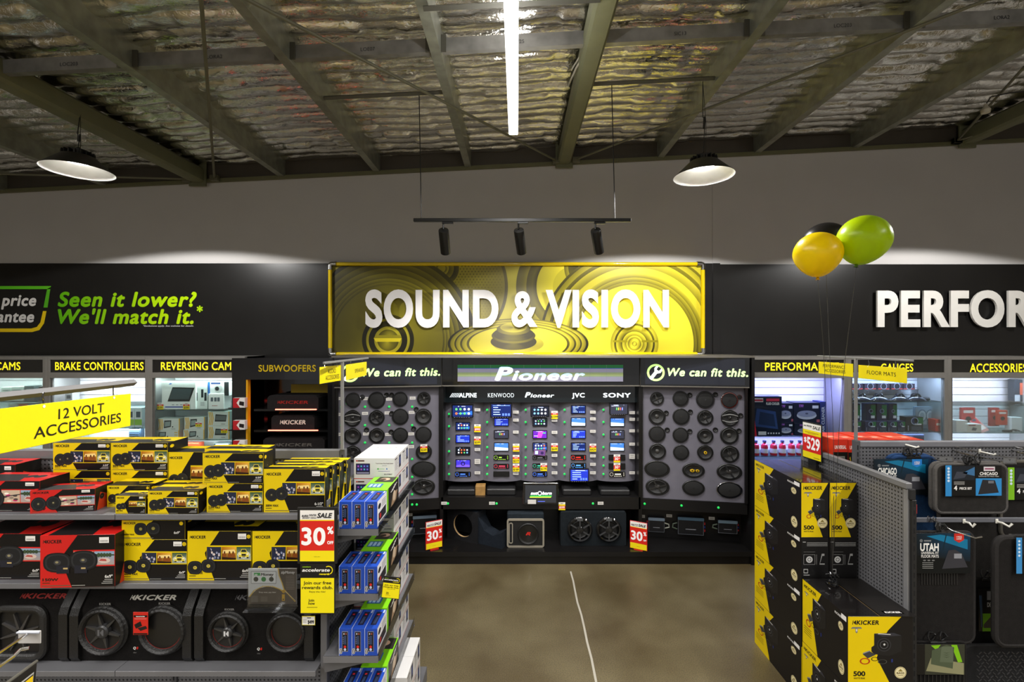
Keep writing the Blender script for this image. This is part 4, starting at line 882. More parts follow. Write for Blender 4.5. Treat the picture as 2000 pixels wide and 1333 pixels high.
# ---- wing fittings
def onwing(px, py, M):
    o = M.to_translation(); n = M.to_3x3() @ Vector((0, 0, 1)); d = Vector(((px - CX) / F, 1, -(py - CY) / F)); c = Vector((0, 0, H))
    p = c + d * ((o - c).dot(n) / d.dot(n)); q = M.inverted() @ p
    return q.x, q.y, p.y
SP = {}
def sp_mesh(kind):
    """unit-radius speakers: list of (part name, mesh)"""
    if kind in SP: return SP[kind]
    o = []
    def P(nm, m, prof, col, n=32, sup=1, sm=True, z=0):
        g = G(m); g.M = Matrix.Translation((0, 0, z)); g.lathe(prof, col, n=n, sup=sup); o.append((nm, g.mesh(nm, S30)))
    sup = 1
    ringc = {'s': ('chrome', '9a9a9a')}.get(kind[0], ('plastic', '101010'))
    P('basket_ring', ringc[0], [(1, 0), (1, .16), (.96, .2), (.86, .2), (.84, .14)], ringc[1], sup=sup)
    if kind[0] in 'gs':      # mesh grille
        P('grille', 'matte', [(.86, .12), (.8, .2), (.5, .26), (.0, .28)], '131313', sup=sup); P('centre_badge', 'gloss', [(.1, .27), (.09, .3), (0, .3)], '2a2a2a', n=16, sup=1)
    elif kind[0] in 'bk':
        P('cone', 'leatherette', [(.84, .14), (.78, .19), (.7, .14), (.3, -.02 + .05), (.0, .03)], '161616', sup=sup); P('tweeter_dome', 'gloss', [(.2, .05), (.2, .16), (.14, .21), (.0, .23)], '1c1c1c', n=18)
    else:                    # open cone
        P('cone', 'leatherette', [(.84, .14), (.76, .21), (.68, .14), (.28, .02), (.26, .06), (0, .08)], '1b1b1b', sup=sup); P('dust_cap', 'gloss', [(.25, .04), (.2, .1), (.1, .14), (0, .15)], '3a3836', n=18)
    if kind[0] == 'b':
        g = G('gloss')
        for sg in (-1, 1):
            pts = [(-.88, sg * .3), (-.4, sg * .46), (0, sg * .52), (.4, sg * .46), (.88, sg * .3), (.88, sg * .22), (.4, sg * .36), (0, sg * .4), (-.4, sg * .36), (-.88, sg * .22)]
            g.prism(pts if sg < 0 else pts[::-1], .18, .24, '8a8a88')
        o.append(('bridge_bars', g.mesh('bridge_bars')))
    if kind[0] == 'k':
        for i, xx in enumerate((0,) if 'o' not in kind else (-.12, .34)):
            g = G('gloss'); g.M = Matrix.Translation((xx, 0, .14)); g.lathe([(.2 if 'o' not in kind or i == 0 else .17, 0), (.2 if 'o' not in kind or i == 0 else .17, .12), (.1, .14), (0, .14)], 'c9a21a', n=18); o.append(('yellow_tweeter', g.mesh('yellow_tweeter', S30)))
            g = G('gloss'); g.M = Matrix.Translation((xx, 0, .285)); g.lathe([(.09, 0), (0, .02)], '2a2008', n=12); o.append(('tweeter_cap', g.mesh('tweeter_cap')))
    if kind[0] == 'x':
        g = G('gloss')
        for a in (.4, 2.0, 3.6, 5.2): g.M = Matrix.Rotation(a, 4, 'Z'); g.box(.18, .8, -.07, .07, .16, .22, '262626')
        o.append(('bridge_spokes', g.mesh('bridge_spokes')))
    SP[kind] = o
    return o
def speaker(px, py, rx, M, kind, label, ry=None):
    u, v, Y = onwing(px, py, M); r = rx * Y / F; r2_ = (ry or rx) * Y / F
    o = thing('tweeter' if rx < 8 else 'car_speaker', label, 'tweeter' if rx < 8 else 'speaker', M @ Matrix.Translation((u, v, .001)) @ Matrix.Diagonal((r, r2_, .085 if rx > 8 else .05, 1)), 'tweeters on the display wings' if rx < 8 else 'speakers on the display wings')
    for nm, me in sp_mesh(kind): link(me, nm, o)
    return o
DESC = {'s': 'chrome ringed black grille', 'g': 'black grille', 'b': 'black barred', 'c': 'black open cone', 'k': 'black speaker with yellow centre', 'x': 'black four spoke'}
ROWN = ['top', 'second', 'third', 'fourth', 'fifth', 'bottom']
COLN = ['first', 'second', 'third', 'last']
RIGHT = [[(1283, 779, 13, 'x', None), (1329, 779, 15, 'g', (1347, 772)), (1377, 781, 17, 'g', (1397, 771)), (1424, 782, 16, 's', (1444, 776))],
         [(1283, 814, 16, 'c', (1301, 807)), (1330, 814, 16, 'g', (1348, 805)), (1377, 816, 15, 'x', None), (1425, 817, 16.5, 'b', (1446, 812))],
         [(1283, 848, 16, 'g', (1303, 840)), (1329, 850, 15, 'g', (1347, 843)), (1377, 852, 15, 'c', (1397, 840)), (1424, 851, 17, 'c', (1443, 842))],
         [(1284, 882, 16, 'c', None), (1330, 884, 15, 'g', None), (1377, 884, 15, 'k', None), (1425, 887, 17, 'x', None)],
         [(1283, 916, 24, 'go', 16), (1354, 919, 21, 'ko', 14.5), (1424, 922, 23.5, 'xo', 16)],
         [(1284, 951, 22.5, 'xo', 16), (1354, 953, 21, 'go', 15), (1424, 957, 24, 'so', 16)]]
LEFT = [[(690, 782, 15, 's', (708, 776)), (736, 782, 16.5, 'g', (755, 772)), (782, 780, 14.5, 'g', (765, 772)), (828, 779, 13, 'x', None)],
        [(689, 817, 16.5, 'b', None), (736, 816, 15, 'x', None), (782, 814, 16, 'g', (765, 808)), (827, 814, 16, 'c', (813, 800))],
        [(689, 852, 16.5, 'c', None), (736, 851, 15, 'c', (716, 840)), (782, 850, 15, 'g', (764, 844)), (827, 849, 16, 'g', (808, 838))],
        [(689, 886, 16, 'x', None), (828, 883, 15.5, 'c', None)], [(827, 916, 23.5, 'go', 16)], [(827, 951, 22.5, 'xo', 16)]]
for M, rows, side in ((LW, LEFT, 'left'), (RW, RIGHT, 'right')):
    for r, row in enumerate(rows):
        for c, (px, py, rx, k, tw) in enumerate(row):
            oval = 'o' in k
            if len(row) == 4: pos = COLN[c]
            elif len(row) == 3: pos = ('first', 'middle', 'last')[c]
            elif len(row) == 2: pos = ('first', 'last')[c]
            else: pos = 'lone visible'
            lab = '%s %s speaker, %s in the %s row of the %s display wing' % (DESC[k[0]].replace(' speaker with yellow centre', ' yellow centred'), 'oval' if oval else 'round', pos, ROWN[r], side)
            speaker(px, py, rx, M, k, lab, tw if oval else None)
            if tw and not oval:
                speaker(tw[0], tw[1], 4.8, M, 's' if tw[1] in (776,) else 'c', 'small tweeter beside the %s speaker of the %s row, %s display wing' % (pos, ROWN[r], side))
# green lit buttons, white labels (parts of the stand)
g = G('glow'); g.lathe([(.0135, 0), (.0135, .006), (.008, .011), (0, .012)], '17b04a', n=12, m='glow'); LED = g.mesh('indicator_button', S30)
g = G('paper'); g.M = frame((0, 0, 0), (1, 0, 0), (0, 0, 1)); g.box(-.034, .034, -.0175, .0175, 0, .0015, 'd6d3cd'); g.rect(-.024, -.006, .024, -.001, '8a8884', 3); g.rect(-.024, .004, .016, .008, '9a9894', 3); LAB = g.mesh('shelf_label')
MO = Matrix.Translation(-Vector((ox, oy, 0)))
def stick(me, name, M, px, py):
    u, v, Y = onwing(px, py, M); R = M.copy()
    A = MO @ M @ Matrix.Translation((u, v, .0005))
    if me is LAB: A = A @ Matrix.Rotation(-PI / 2, 4, 'X')
    link(me, name, D, M=A)
for y in (795, 831, 865, 897, 932, 966):
    for x in (667, 713, 760, 805):
        if y > 870 and x < 800: continue
        stick(LED, 'indicator_button', LW, x, y)
for x, y in ((664, 779), (715, 779), (760, 780), (806, 778), (662, 810), (713, 808), (757, 807), (804, 806), (663, 849), (715, 848), (758, 849), (803, 848), (803, 873)): stick(LAB, 'shelf_label', LW, x, y)
LWl = LW @ Matrix.Translation((0, 0, .0125)); RWl = RW @ Matrix.Translation((0, 0, .0125))
for x, y in ((805, 986), (814, 986)): stick(LED, 'indicator_button', LWl, x, y)
for x, y in ((1259, 984.5), (1331, 988), (1403, 992)): stick(LED, 'indicator_button', RWl, x, y)
CL = front(0, 5.4395, 0)
for x in (875, 970, 1158): stick(LED, 'indicator_button', CL, x, 984)
for x in (867.5, 961, 1173): stick(LAB, 'shelf_label', CL, x, 983.5)
CPm = front(0, CYp + .012, 0)
LEDX = (877, 951.5, 1026.5, 1102.5, 1178.5); COLX = (904, 979, 1054.5, 1129.5, 1206)
for i in range(5):
    for y in ((809, 833, 858, 882, 906, 926.5) if i == 0 else (801, 825, 849.5, 874, 894, 910, 926.5)): stick(LED, 'indicator_button', CPm, LEDX[i], y)
LABS = [[801, 878.5, 900, 904, 924], [805.5, 821, 844.5, 925], [806, 821, 845, 890, 907, 924], [805.5, 818.5, 843, 891, 907.5, 924], [806.5, 819.5, 842, 868, 890, 894, 924]]
for i in range(5):
    for y in LABS[i]: stick(LAB, 'shelf_label', CPm, COLX[i] + (28.5 if i else 28.5), y)
# head units on the curved panels
def ui(g, w, h, kind, sd):
    r = random.Random(sd); m = 'screen'
    bgs = {'map': '16245a', 'blue': '1b2ea8', 'dark': '0c1018', 'purple': '5a1fa0', 'white': 'b9cbe8', 'grey': '2a2c3a', 'phone': '101424', 'disc': '3a2fb4', 'navy': '0a1c55'}
    g.rect(.05 * w, .08 * h, .95 * w, .92 * h, bgs[kind], 1, m)
    if kind in ('map', 'phone', 'dark'):
        n = 4; 
        for j in range(2):
            for i in range(n):
                c = r.choice(['e8ecf4', 'cfe0ff', 'f0f0f4', '5ac06a', 'e86a3a', '78b8ff']); g.disc((.22 + .19 * i) * w, (.64 - .32 * j) * h, .055 * w, c, 2, n=10, m=m)
        if kind == 'map': g.poly([(.1 * w, .3 * h), (.95 * w, .22 * h), (.95 * w, .5 * h)], '2a62c8', 1.5, m)
    elif kind in ('blue', 'navy'):
        for j in range(4): g.rect(.14 * w, (.2 + .16 * j) * h, (.3 + .3 * r.random()) * w, (.25 + .16 * j) * h, 'a8c8ff', 2, m)
        for j in range(3): g.rect((.55 + .13 * j) * w, .14 * h, (.64 + .13 * j) * w, .3 * h, '5b7cf0', 2, m)
        g.rect(.12 * w, .82 * h, .9 * w, .85 * h, '7fa8ff', 2, m)
    elif kind == 'purple': g.poly([(.3 * w, .1 * h), (.6 * w, .1 * h), (.75 * w, .9 * h), (.4 * w, .9 * h)], 'b03fd0', 2, m); g.rect(.68 * w, .62 * h, .88 * w, .74 * h, '3fc878', 2, m); g.rect(.1 * w, .3 * h, .35 * w, .36 * h, 'e8d8f8', 3, m)
    elif kind == 'white': g.poly([(.05 * w, .5 * h), (.95 * w, .38 * h), (.95 * w, .92 * h), (.05 * w, .92 * h)], '3a6fc4', 2, m); g.rect(.2 * w, .2 * h, .7 * w, .4 * h, 'e8f0fa', 2, m)
    elif kind == 'disc': g.ring(.5 * w, .5 * h, .08 * w, .14 * w, '1a1440', 2, m=m); g.poly([(.05 * w, .3 * h), (.5 * w, .45 * h), (.95 * w, .35 * h), (.95 * w, .1 * h), (.05 * w, .1 * h)], '6a4fe0', 1.5, m)
    elif kind == 'grey':
        for j in range(4): g.rect((.36 + .1 * j) * w, .42 * h, (.41 + .1 * j) * w, .64 * h, ['5ac06a', 'd8b43a', 'c85a5a', '7a8af0'][j], 2, m)
        g.rect(.1 * w, .75 * h, .5 * w, .8 * h, 'a8acc0', 2, m)
    for j in range(3): g.rect((.1 + .26 * r.random() + .2 * j) * w, .84 * h, (.2 + .26 * r.random() + .2 * j) * w, .87 * h, 'd8e4ff', 2.4, m)
def din(g, w, h, col, sd, blank=False):
    r = random.Random(sd)
    if blank: g.rect(.03 * w, .08 * h, .97 * w, .92 * h, '181818', 1); return
    g.disc(.14 * w, .5 * h, .3 * h, '2a2a2e', 1); g.ring(.14 * w, .5 * h, .3 * h, .36 * h, lerp(L(col), (0, 0, 0), .35), 2, n=16, m='screen'); g.rect(.28 * w, .28 * h, .8 * w, .78 * h, '08090c', 1)
    g.rect(.34 * w, .42 * h, (.5 + .25 * r.random()) * w, .62 * h, col, 2, 'screen')
    for j in range(5): g.rect((.3 + .1 * j) * w, .1 * h, (.36 + .1 * j) * w, .2 * h, col, 2, 'screen')
    for y in (.25, .5, .75): g.disc(.9 * w, y * h, .07 * h, col, 2, n=8, m='screen')
def unit(x0, x1, y0, y1, kind, label, proud=.0, sd=1, col=None, tilt=0):
    Y = CYp - .012 - proud; X0, X1 = XX(x0, Y), XX(x1, Y); z0, z1 = ZZ(y1, Y), ZZ(y0, Y); w, h = X1 - X0, z1 - z0
    g = G('gloss'); g.box(-w / 2, w / 2, 0, .012 + proud * .5, 0, h, '0d0d0f', b=.004)
    if proud: g.box(-w * .2, w * .2, .012 + proud * .5, proud + .014, h * .25, h * .7, '111111')
    else: g.box(-w / 2 + .006, w / 2 - .006, .012, .04, .004, h - .004, '111111')
    o = g.build('head_unit' if h > .075 or not col else 'head_unit', label=label, cat='car stereo', group='head units on the curved panels'); o.matrix_basis = Matrix.Translation(((X0 + X1) / 2, Y, z0))
    g = G('screen'); g.M = front(-w / 2, -.0002, 0); g.lay = .0004
    if kind == 'din': din(g, w, h, col or '4a7cff', sd)
    elif kind == 'blank': din(g, w, h, 0, sd, True)
    else: ui(g, w, h, kind, sd)
    if kind not in ('din', 'blank') and proud:
        for k in range(7): g.rect((.12 + .11 * k) * w, .025 * h, (.16 + .11 * k) * w, .045 * h, 'b8b8c0', 2)
    g.build('screen' if kind not in ('din', 'blank') else 'faceplate', o)
    return o
CN = ['far left', 'second', 'middle', 'fourth', 'far right']; RN = ['topmost', 'second', 'third', 'fourth', 'fifth', 'sixth', 'lowest']
UN = [[(882, 924.5, 790.5, 816.5, 'map', 1), (889.5, 918.5, 825, 842, 'map', 0), (889.5, 918.5, 849.5, 866, 'blue', 0), (889.5, 918.5, 873.5, 890, 'dark', 0), (889.5, 919, 898, 914.5, 'disc', 0), (888.5, 919.5, 922, 932, 'din', '4a7cff')],
      [(957.5, 1000, 788, 816.5, 'navy', 1), (964.5, 994, 817, 833, 'blue', 0), (964.5, 994, 840.5, 857.5, 'grey', 0), (964.5, 994, 865, 882, 'white', 0), (964, 994.5, 889, 899.5, 'din', '9ad040'), (964, 994.5, 906.5, 916, 'din', 'e8405a'), (963.5, 995, 921.5, 932, 'blank', 0)],
      [(1036, 1073, 793, 815, 'phone', 1), (1040, 1069, 817, 833.5, 'phone', 0), (1040, 1069, 841, 857.5, 'purple', 0), (1040, 1069, 865, 882, 'map', 0), (1040, 1069, 890.5, 898.5, 'din', '707078'), (1040, 1069, 906, 915, 'din', '40c8a0'), (1040, 1069, 922, 931.5, 'din', '4a7cff')],
      [(1115, 1144.5, 792, 809, 'navy', 0), (1115, 1144.5, 816, 833.5, 'white', 0), (1115, 1144.5, 840.5, 857.5, 'blue', 0), (1115, 1144.5, 865, 882, 'navy', 0), (1115, 1145, 889, 899.5, 'din', 'ff3028'), (1115, 1145, 905, 914.5, 'din', '58a8ff'), (1112.5, 1150.5, 916, 942, 'blue', 1)],
      [(1190.5, 1227, 788.5, 811, 'grey', 1), (1191.5, 1220, 816.5, 834, 'white', 0), (1191.5, 1220, 840.5, 858.5, 'grey', 0), (1190.5, 1220, 865, 882, 'white', 0), (1189, 1221.5, 889, 900, 'blank', 0), (1189, 1221.5, 905.5, 917.5, 'blank', 0), (1190, 1221.5, 922, 932, 'din', 'd8d0c0')]]
for i, col in enumerate(UN):
    for j, (a, b_, c, d, k, q) in enumerate(col):
        if k == 'blank': nm = 'blank black stereo face'
        elif k == 'din': nm = 'slim lit stereo'
        elif q == 1: nm = 'large floating touchscreen stereo'
        else: nm = 'touchscreen stereo'
        rn = RN[j] if j < len(col) - 1 else 'lowest'
        unit(a, b_, c, d, k, '%s, %s one down the %s curved panel' % (nm, rn, CN[i]), .05 if q == 1 else 0, i * 10 + j, q if isinstance(q, str) else None)
g = G('gloss'); g.box(-.072, .072, 0, .01, -.035, .035, '7a5a68', b=.004); o = g.build('smartphone', label='phone lying tilted over the fifth stereo of the middle curved panel', cat='phone'); o.location = at(1054, 885, CYp - .045); o.rotation_euler = (0, math.radians(5), 0)
g = G('screen'); g.M = front(0, -.0003, 0); g.rect(-.066, -.03, .066, .03, '5a3a70', 1, 'screen'); g.rect(-.055, -.02, -.02, .02, 'a8c8f0', 2, 'screen'); g.disc(.03, .0, .018, '2a1a48', 2, m='screen'); g.build('screen', o)
TK = [(932.5, 837, 0, 1), (932.5, 861, 0, 0), (1008, 875, 1, 1), (1008, 897, 1, 0), (1008, 914, 1, 0), (1083, 811, 2, 0), (1083, 874, 2, 0), (1062, 913, 2, 0), (1158, 875, 3, 0), (1205, 896, 4, 2), (1205, 912.5, 4, 2)]
for k, (px, py, c, s) in enumerate(TK):
    Y = CYp - .016 if c in (4,) or px == 1062 else CYp - .004
    w = .079; h = .095; lab = ['beside the second touchscreen of the far left panel', 'beside the third touchscreen of the far left panel', 'beside the fourth touchscreen of the second panel', 'beside the green lit stereo of the second panel', 'beside the pink lit stereo of the second panel', 'beside the top touchscreen of the middle panel', 'beside the fourth touchscreen of the middle panel', 'across the sixth stereo of the middle panel', 'beside the fourth touchscreen of the fourth panel', 'over the upper blank stereo of the far right panel', 'over the lower blank stereo of the far right panel'][k]
    ticket(Matrix.Translation((XX(px, Y), Y, ZZ(py, Y) - h / 2)), w, h, 'white red and yellow price ticket ' + lab, ['$995', '$599', '$699', '$219', '$189', '$1099', '$649', '$179', '$429', '30%', '30%'][k], s, 'price tickets on the curved panels')
u, v, Y = onwing(828, 874, LW)
o = ticket(LW @ Matrix.Translation((u, v - .05, .03)) @ Matrix.Rotation(-PI / 2, 4, 'X'), .08, .09, 'price ticket on the fourth row speaker of the left display wing', '$249', 0, 'price tickets on the curved panels')

# ---- goods in the cubby and on the plinth
zl2 = zl
for k, (a, b_, p0) in enumerate(((873, 928, 957), (950, 1007, 956), (1099, 1155, 957), (1173, 1231, 958))):
    Y = 5.5; X0, X1 = XX(a, Y), XX(b_, Y); h = ZZ(p0, Y) - zl2; w = X1 - X0
    g = G('leatherette'); g.box(-w / 2, w / 2, 0, .24, .0, h, '1d1d1e', b=.012); o = g.build('underseat_subwoofer', label='flat black underseat subwoofer in the cubby, below the %s curved panel' % (CN[0], CN[1], CN[3], CN[4])[k], cat='subwoofer', group='underseat subwoofers in the cubby'); o.location = ((X0 + X1) / 2, Y, zl2)
    g = G('plastic'); g.box(-w / 2 + .03, w / 2 - .03, .02, .2, h + .0005, h + .004, '262628'); g.build('top_cover', o)
X0, X1 = XX(928.5, 5.5), XX(947.5, 5.5); g = G('wood'); g.box(0, X1 - X0, 0, .12, 0, .112, 'a07a44', b=.002); o = g.build('wooden_block', label='raw wooden block between two flat subwoofers in the cubby', cat='block'); o.location = (X0, 5.5, zl2 + .0)
# branded tablet on the ledge
TYb = 5.38; X0, X1 = XX(1021, TYb), XX(1091, TYb); z0, z1 = ZZ(986.5, TYb), ZZ(944, TYb); w, h = X1 - X0, z1 - z0
t = thing('information_tablet', 'silver edged tablet showing the shop logo on the display ledge', 'tablet', ((X0 + X1) / 2, TYb, z0))
g = G('chrome'); g.box(-w / 2, w / 2, 0, .02, 0, h, 'a8a8a6', b=.008); g.build('casing', t)
g = G('gloss'); g.box(-w / 2 + .006, w / 2 - .006, -.002, .0, .006, h - .006, '0b0b0c'); g.build('glass_front', t)
g = G('screen'); g.M = front(-w / 2, -.0022, 0); g.rect(.07 * w, .1 * h, .93 * w, .9 * h, '25272b', 1, 'screen')
g.text('aut', .22 * w, .47 * h, .13 * h, 'f4f6fa', 2, bold=.045, shear=.25, w=.2 * w, m='screen', res=4); g.ring(.475 * w, .53 * h, .04 * w, .06 * w, 'f4f6fa', 2, m='screen'); g.text('barn', .54 * w, .47 * h, .13 * h, 'f4f6fa', 2, bold=.045, shear=.25, w=.27 * w, m='screen', res=4)
g.poly([(.2 * w, .38 * h), (.8 * w, .38 * h), (.82 * w, .43 * h), (.21 * w, .43 * h)], '2fb14e', 2, 'screen'); g.poly([(.19 * w, .33 * h), (.78 * w, .33 * h), (.8 * w, .37 * h), (.2 * w, .37 * h)], 'c4d83a', 2, 'screen'); g.rect(.42 * w, .14 * h, .62 * w, .17 * h, '4a5cc8', 2, 'screen'); g.build('screen', t)
g = G('paper'); g.box(-.36 * w, -.13 * w, -.004, -.0025, .01, .06, 'd9d6d0'); g.build('label', t)
g = G('steel'); g.box(-.06, .06, .02, TYb * 0 + .06, .05, .12, '2a2a2a'); g.build('bracket', t)
ticket(Matrix.Translation((XX(1097.5, 5.43), 5.43, ZZ(997, 5.43))), .078, .092, 'price ticket hanging from the ledge right of the tablet', '$599', 1, 'price tickets on the curved panels')
# enclosures on the plinth
def driver(t, x, z, r, y, style, M=None):
    g = G('leatherette'); g.M = M or front(x, y, z); g.lathe([(r, 0), (r, .012), (r * .93, .016), (r * .86, .03), (r * .78, .03), (r * .7, .01), (r * .3, -.03), (0, -.03)] if style else [(r, 0), (r, .012), (r * .95, .02)], '121212', n=36); return g.build('driver', t, smooth=S30)
# empty routed sub enclosure, turned
t = thing('empty_subwoofer_box', 'carpeted shaped enclosure with an empty round cut-out on the plinth', 'subwoofer box', (XX(912, 5.5), 5.5, zs))
def zz2(py, Y): return ZZ(py, Y) - zs
g = G('carpet'); rz = math.radians(-28); M0 = Matrix.Rotation(math.radians(-28), 4, 'Z')
def annulus(g, cx, cz, r, w0, w1, z0, z1, d, col, y0=0):
    """front board in local xz with a round hole, thickness d"""
    n = 32; c = [(cx + r * math.cos(2 * PI * i / n), cz + r * math.sin(2 * PI * i / n)) for i in range(n)]; q = []
    for x, z in c:
        dx, dz = x - cx, z - cz; s = min((w1 - cx) / dx if dx > 1e-6 else (w0 - cx) / dx if dx < -1e-6 else 9e9, (z1 - cz) / dz if dz > 1e-6 else (z0 - cz) / dz if dz < -1e-6 else 9e9); q.append((cx + dx * s, cz + dz * s))
    # snap the outline to the corners
    for X in (w0, w1):
        for Z in (z0, z1): k = min(range(n), key=lambda i: (q[i][0] - X) ** 2 + (q[i][1] - Z) ** 2); q[k] = (X, Z)
    for i in range(n):
        j = (i + 1) % n
        for yy, fl_ in ((y0, 1), (y0 + d, 0)):
            p = [(q[i][0], yy, q[i][1]), (q[j][0], yy, q[j][1]), (c[j][0], yy, c[j][1]), (c[i][0], yy, c[i][1])]
            g.add(p, [(0, 1, 2, 3)], col)
        g.add([(q[i][0], y0, q[i][1]), (q[j][0], y0, q[j][1]), (q[j][0], y0 + d, q[j][1]), (q[i][0], y0 + d, q[i][1])], [(0, 1, 2, 3)], col)
    return c
g.M = M0; c = annulus(g, -.06, .185, .135, -.29, .14, .0, .37, .025, '1e1e20'); g.box(-.29, .14, .025, .05, 0, .02, '1e1e20'); g.box(-.29, -.27, .026, .2, 0, .37, '1e1e20'); g.box(.12, .14, .026, .2, 0, .37, '262a30'); g.box(-.269, .119, .026, .2, .35, .37, '26313c'); g.box(-.269, .119, .18, .2, .02, .35, '121212'); g.build('baffle_box', t)
g = G('wood'); g.M = M0; n = 32
for i in range(n): a, b_ = c[i], c[(i + 1) % n]; g.add([(a[0], .001, a[1]), (b_[0], .001, b_[1]), (b_[0], .0245, b_[1]), (a[0], .0245, a[1])], [(0, 1, 2, 3)], 'c9a878')
g.build('cut_edge', t)
g = G('carpet'); g.M = M0; g.M = M0 @ frame((.142, .03, 0), (1, 0, 0), (0, 0, 1)); g.prism([(0, 0), (.32, 0), (.32, .19), (.2, .13), (.08, .17), (0, .3)], -.16, 0, '1e242c'); g.build('side_pod', t)
# single ported sub
X0, X1 = XX(990, 5.36), XX(1063, 5.36); w = X1 - X0; h = ZZ(1014, 5.36) - zs - .0
t = thing('ported_subwoofer', 'cube subwoofer with silver edging, side port and red R emblem', 'subwoofer', ((X0 + X1) / 2, 5.36, zs))
g = G('carpet'); g.box(-w / 2 + .004, w / 2 - .004, .012, .3, 0, h + .06, '232a30', b=.012); g.build('body', t)
g = G('paint'); 
r = .03
def rr(x0, z0, x1, z1, r, n=5):
    p = []
    for cx, cz_, a0 in ((x1 - r, z0 + r, -PI / 2), (x1 - r, z1 - r, 0), (x0 + r, z1 - r, PI / 2), (x0 + r, z0 + r, PI)):
        for k in range(n + 1): a = a0 + PI / 2 * k / n; p.append((cx + r * math.cos(a), cz_ + r * math.sin(a)))
    return p
def rrframe(g, x0, z0, x1, z1, wd, r, y0, y1, col, m=None):
    A, B = rr(x0, z0, x1, z1, r), rr(x0 + wd, z0 + wd, x1 - wd, z1 - wd, max(.002, r - wd)); n = len(A)
    vs = [(x, y, z) for y in (y0, y1) for P in (A, B) for x, z in P]
    for i in range(n):
        j = (i + 1) % n; g.add([vs[i], vs[j], vs[n + j], vs[n + i]], [(0, 1, 2, 3)], col, m); g.add([vs[i], vs[j], vs[2 * n + j], vs[2 * n + i]], [(3, 2, 1, 0)], col, m); g.add([vs[n + i], vs[n + j], vs[3 * n + j], vs[3 * n + i]], [(0, 1, 2, 3)], col, m)
rrframe(g, -w / 2, .0, w / 2, h, .02, .03, -.01, .0118, '8d8677'); g.build('edge_frame', t)
g = G('leatherette'); g.box(-w / 2 + .02, w / 2 - .02, 0, .0118, .02, h - .02, '151515'); g.build('front_board', t)
g = G('paint'); rrframe(g, -w / 2 + .022, .045, -w / 2 + .07, h - .045, .011, .02, -.008, -.0005, '8d8677'); g.build('port_trim', t)
g = G('matte'); g.box(-w / 2 + .034, -w / 2 + .058, -.002, -.0005, .057, h - .057, '030303'); g.build('port', t)
g = G('leatherette'); g.M = front(.03, -.0005, h / 2 - .005); R = h * .37; g.lathe([(R, 0), (R, .012), (R * .94, .02), (R * .86, .014), (R * .8, .012)], '101010', n=40); dv = g.build('surround', t, smooth=S30)
g = G('gloss'); g.M = front(.03, -.0005, h / 2 - .005); g.lathe([(R * .8, .012), (R * .4, -.0 + .004), (0, .003)], '0a0a0a', n=40); g.build('cone', t, smooth=S30)
g = G('print'); g.M = front(.03, -.0065, h / 2 - .01); g.text('R', 0, -.012, .034, 'c02a22', 1, bold=.06, shear=.35, al='c', w=.06); g.build('emblem', t)
# twin sub
X0, X1 = XX(1095, 5.4), XX(1223, 5.4); w = X1 - X0; h = ZZ(1001, 5.4) - zs; cyt = 5.4
t = thing('twin_subwoofer', 'black carpeted box with two six spoke subwoofers on the plinth', 'subwoofer', ((X0 + X1) / 2, cyt, zs))
g = G('carpet'); g.M = front(0, 0, 0); g.prism(rr(-w / 2, 0, w / 2, h, .02), -.34, 0, '1d2226'); g.build('body', t, smooth=S30)
for sx in (-.21, .23):
    x = sx * w; R = .147; z = h * .5
    g = G('gloss'); g.M = front(x, -.0005, z); g.lathe([(R, 0), (R, .02), (R * .9, .035), (R * .8, .03), (R * .78, 0.002)], '161617', n=40); s_ = g.build('trim_ring', t, smooth=S30)
    g = G('leatherette'); g.M = front(x, -.0005, z); g.lathe([(R * .78, .006), (R * .66, .022), (R * .58, .01), (R * .25, .002), (0, .002)], '101010', n=32); g.build('cone', t, smooth=S30)
    g = G('gloss'); g.M = front(x, -.001, z)
    Mx = g.M.copy()
    for k in range(6): g.M = Mx @ Matrix.Rotation(PI / 6 + k * PI / 3, 4, 'Z'); g.box(R * .3, R * .86, -.008, .008, .026, .034, '3a3b3d')
    g.M = Mx; g.lathe([(R * .3, .022), (R * .3, .036), (R * .2, .044), (0, .046)], '1a1a1a', n=24); g.box(-.034, .034, R * .72, R * .95, .03, .037, '505254'); g.build('grille_bars', s_)
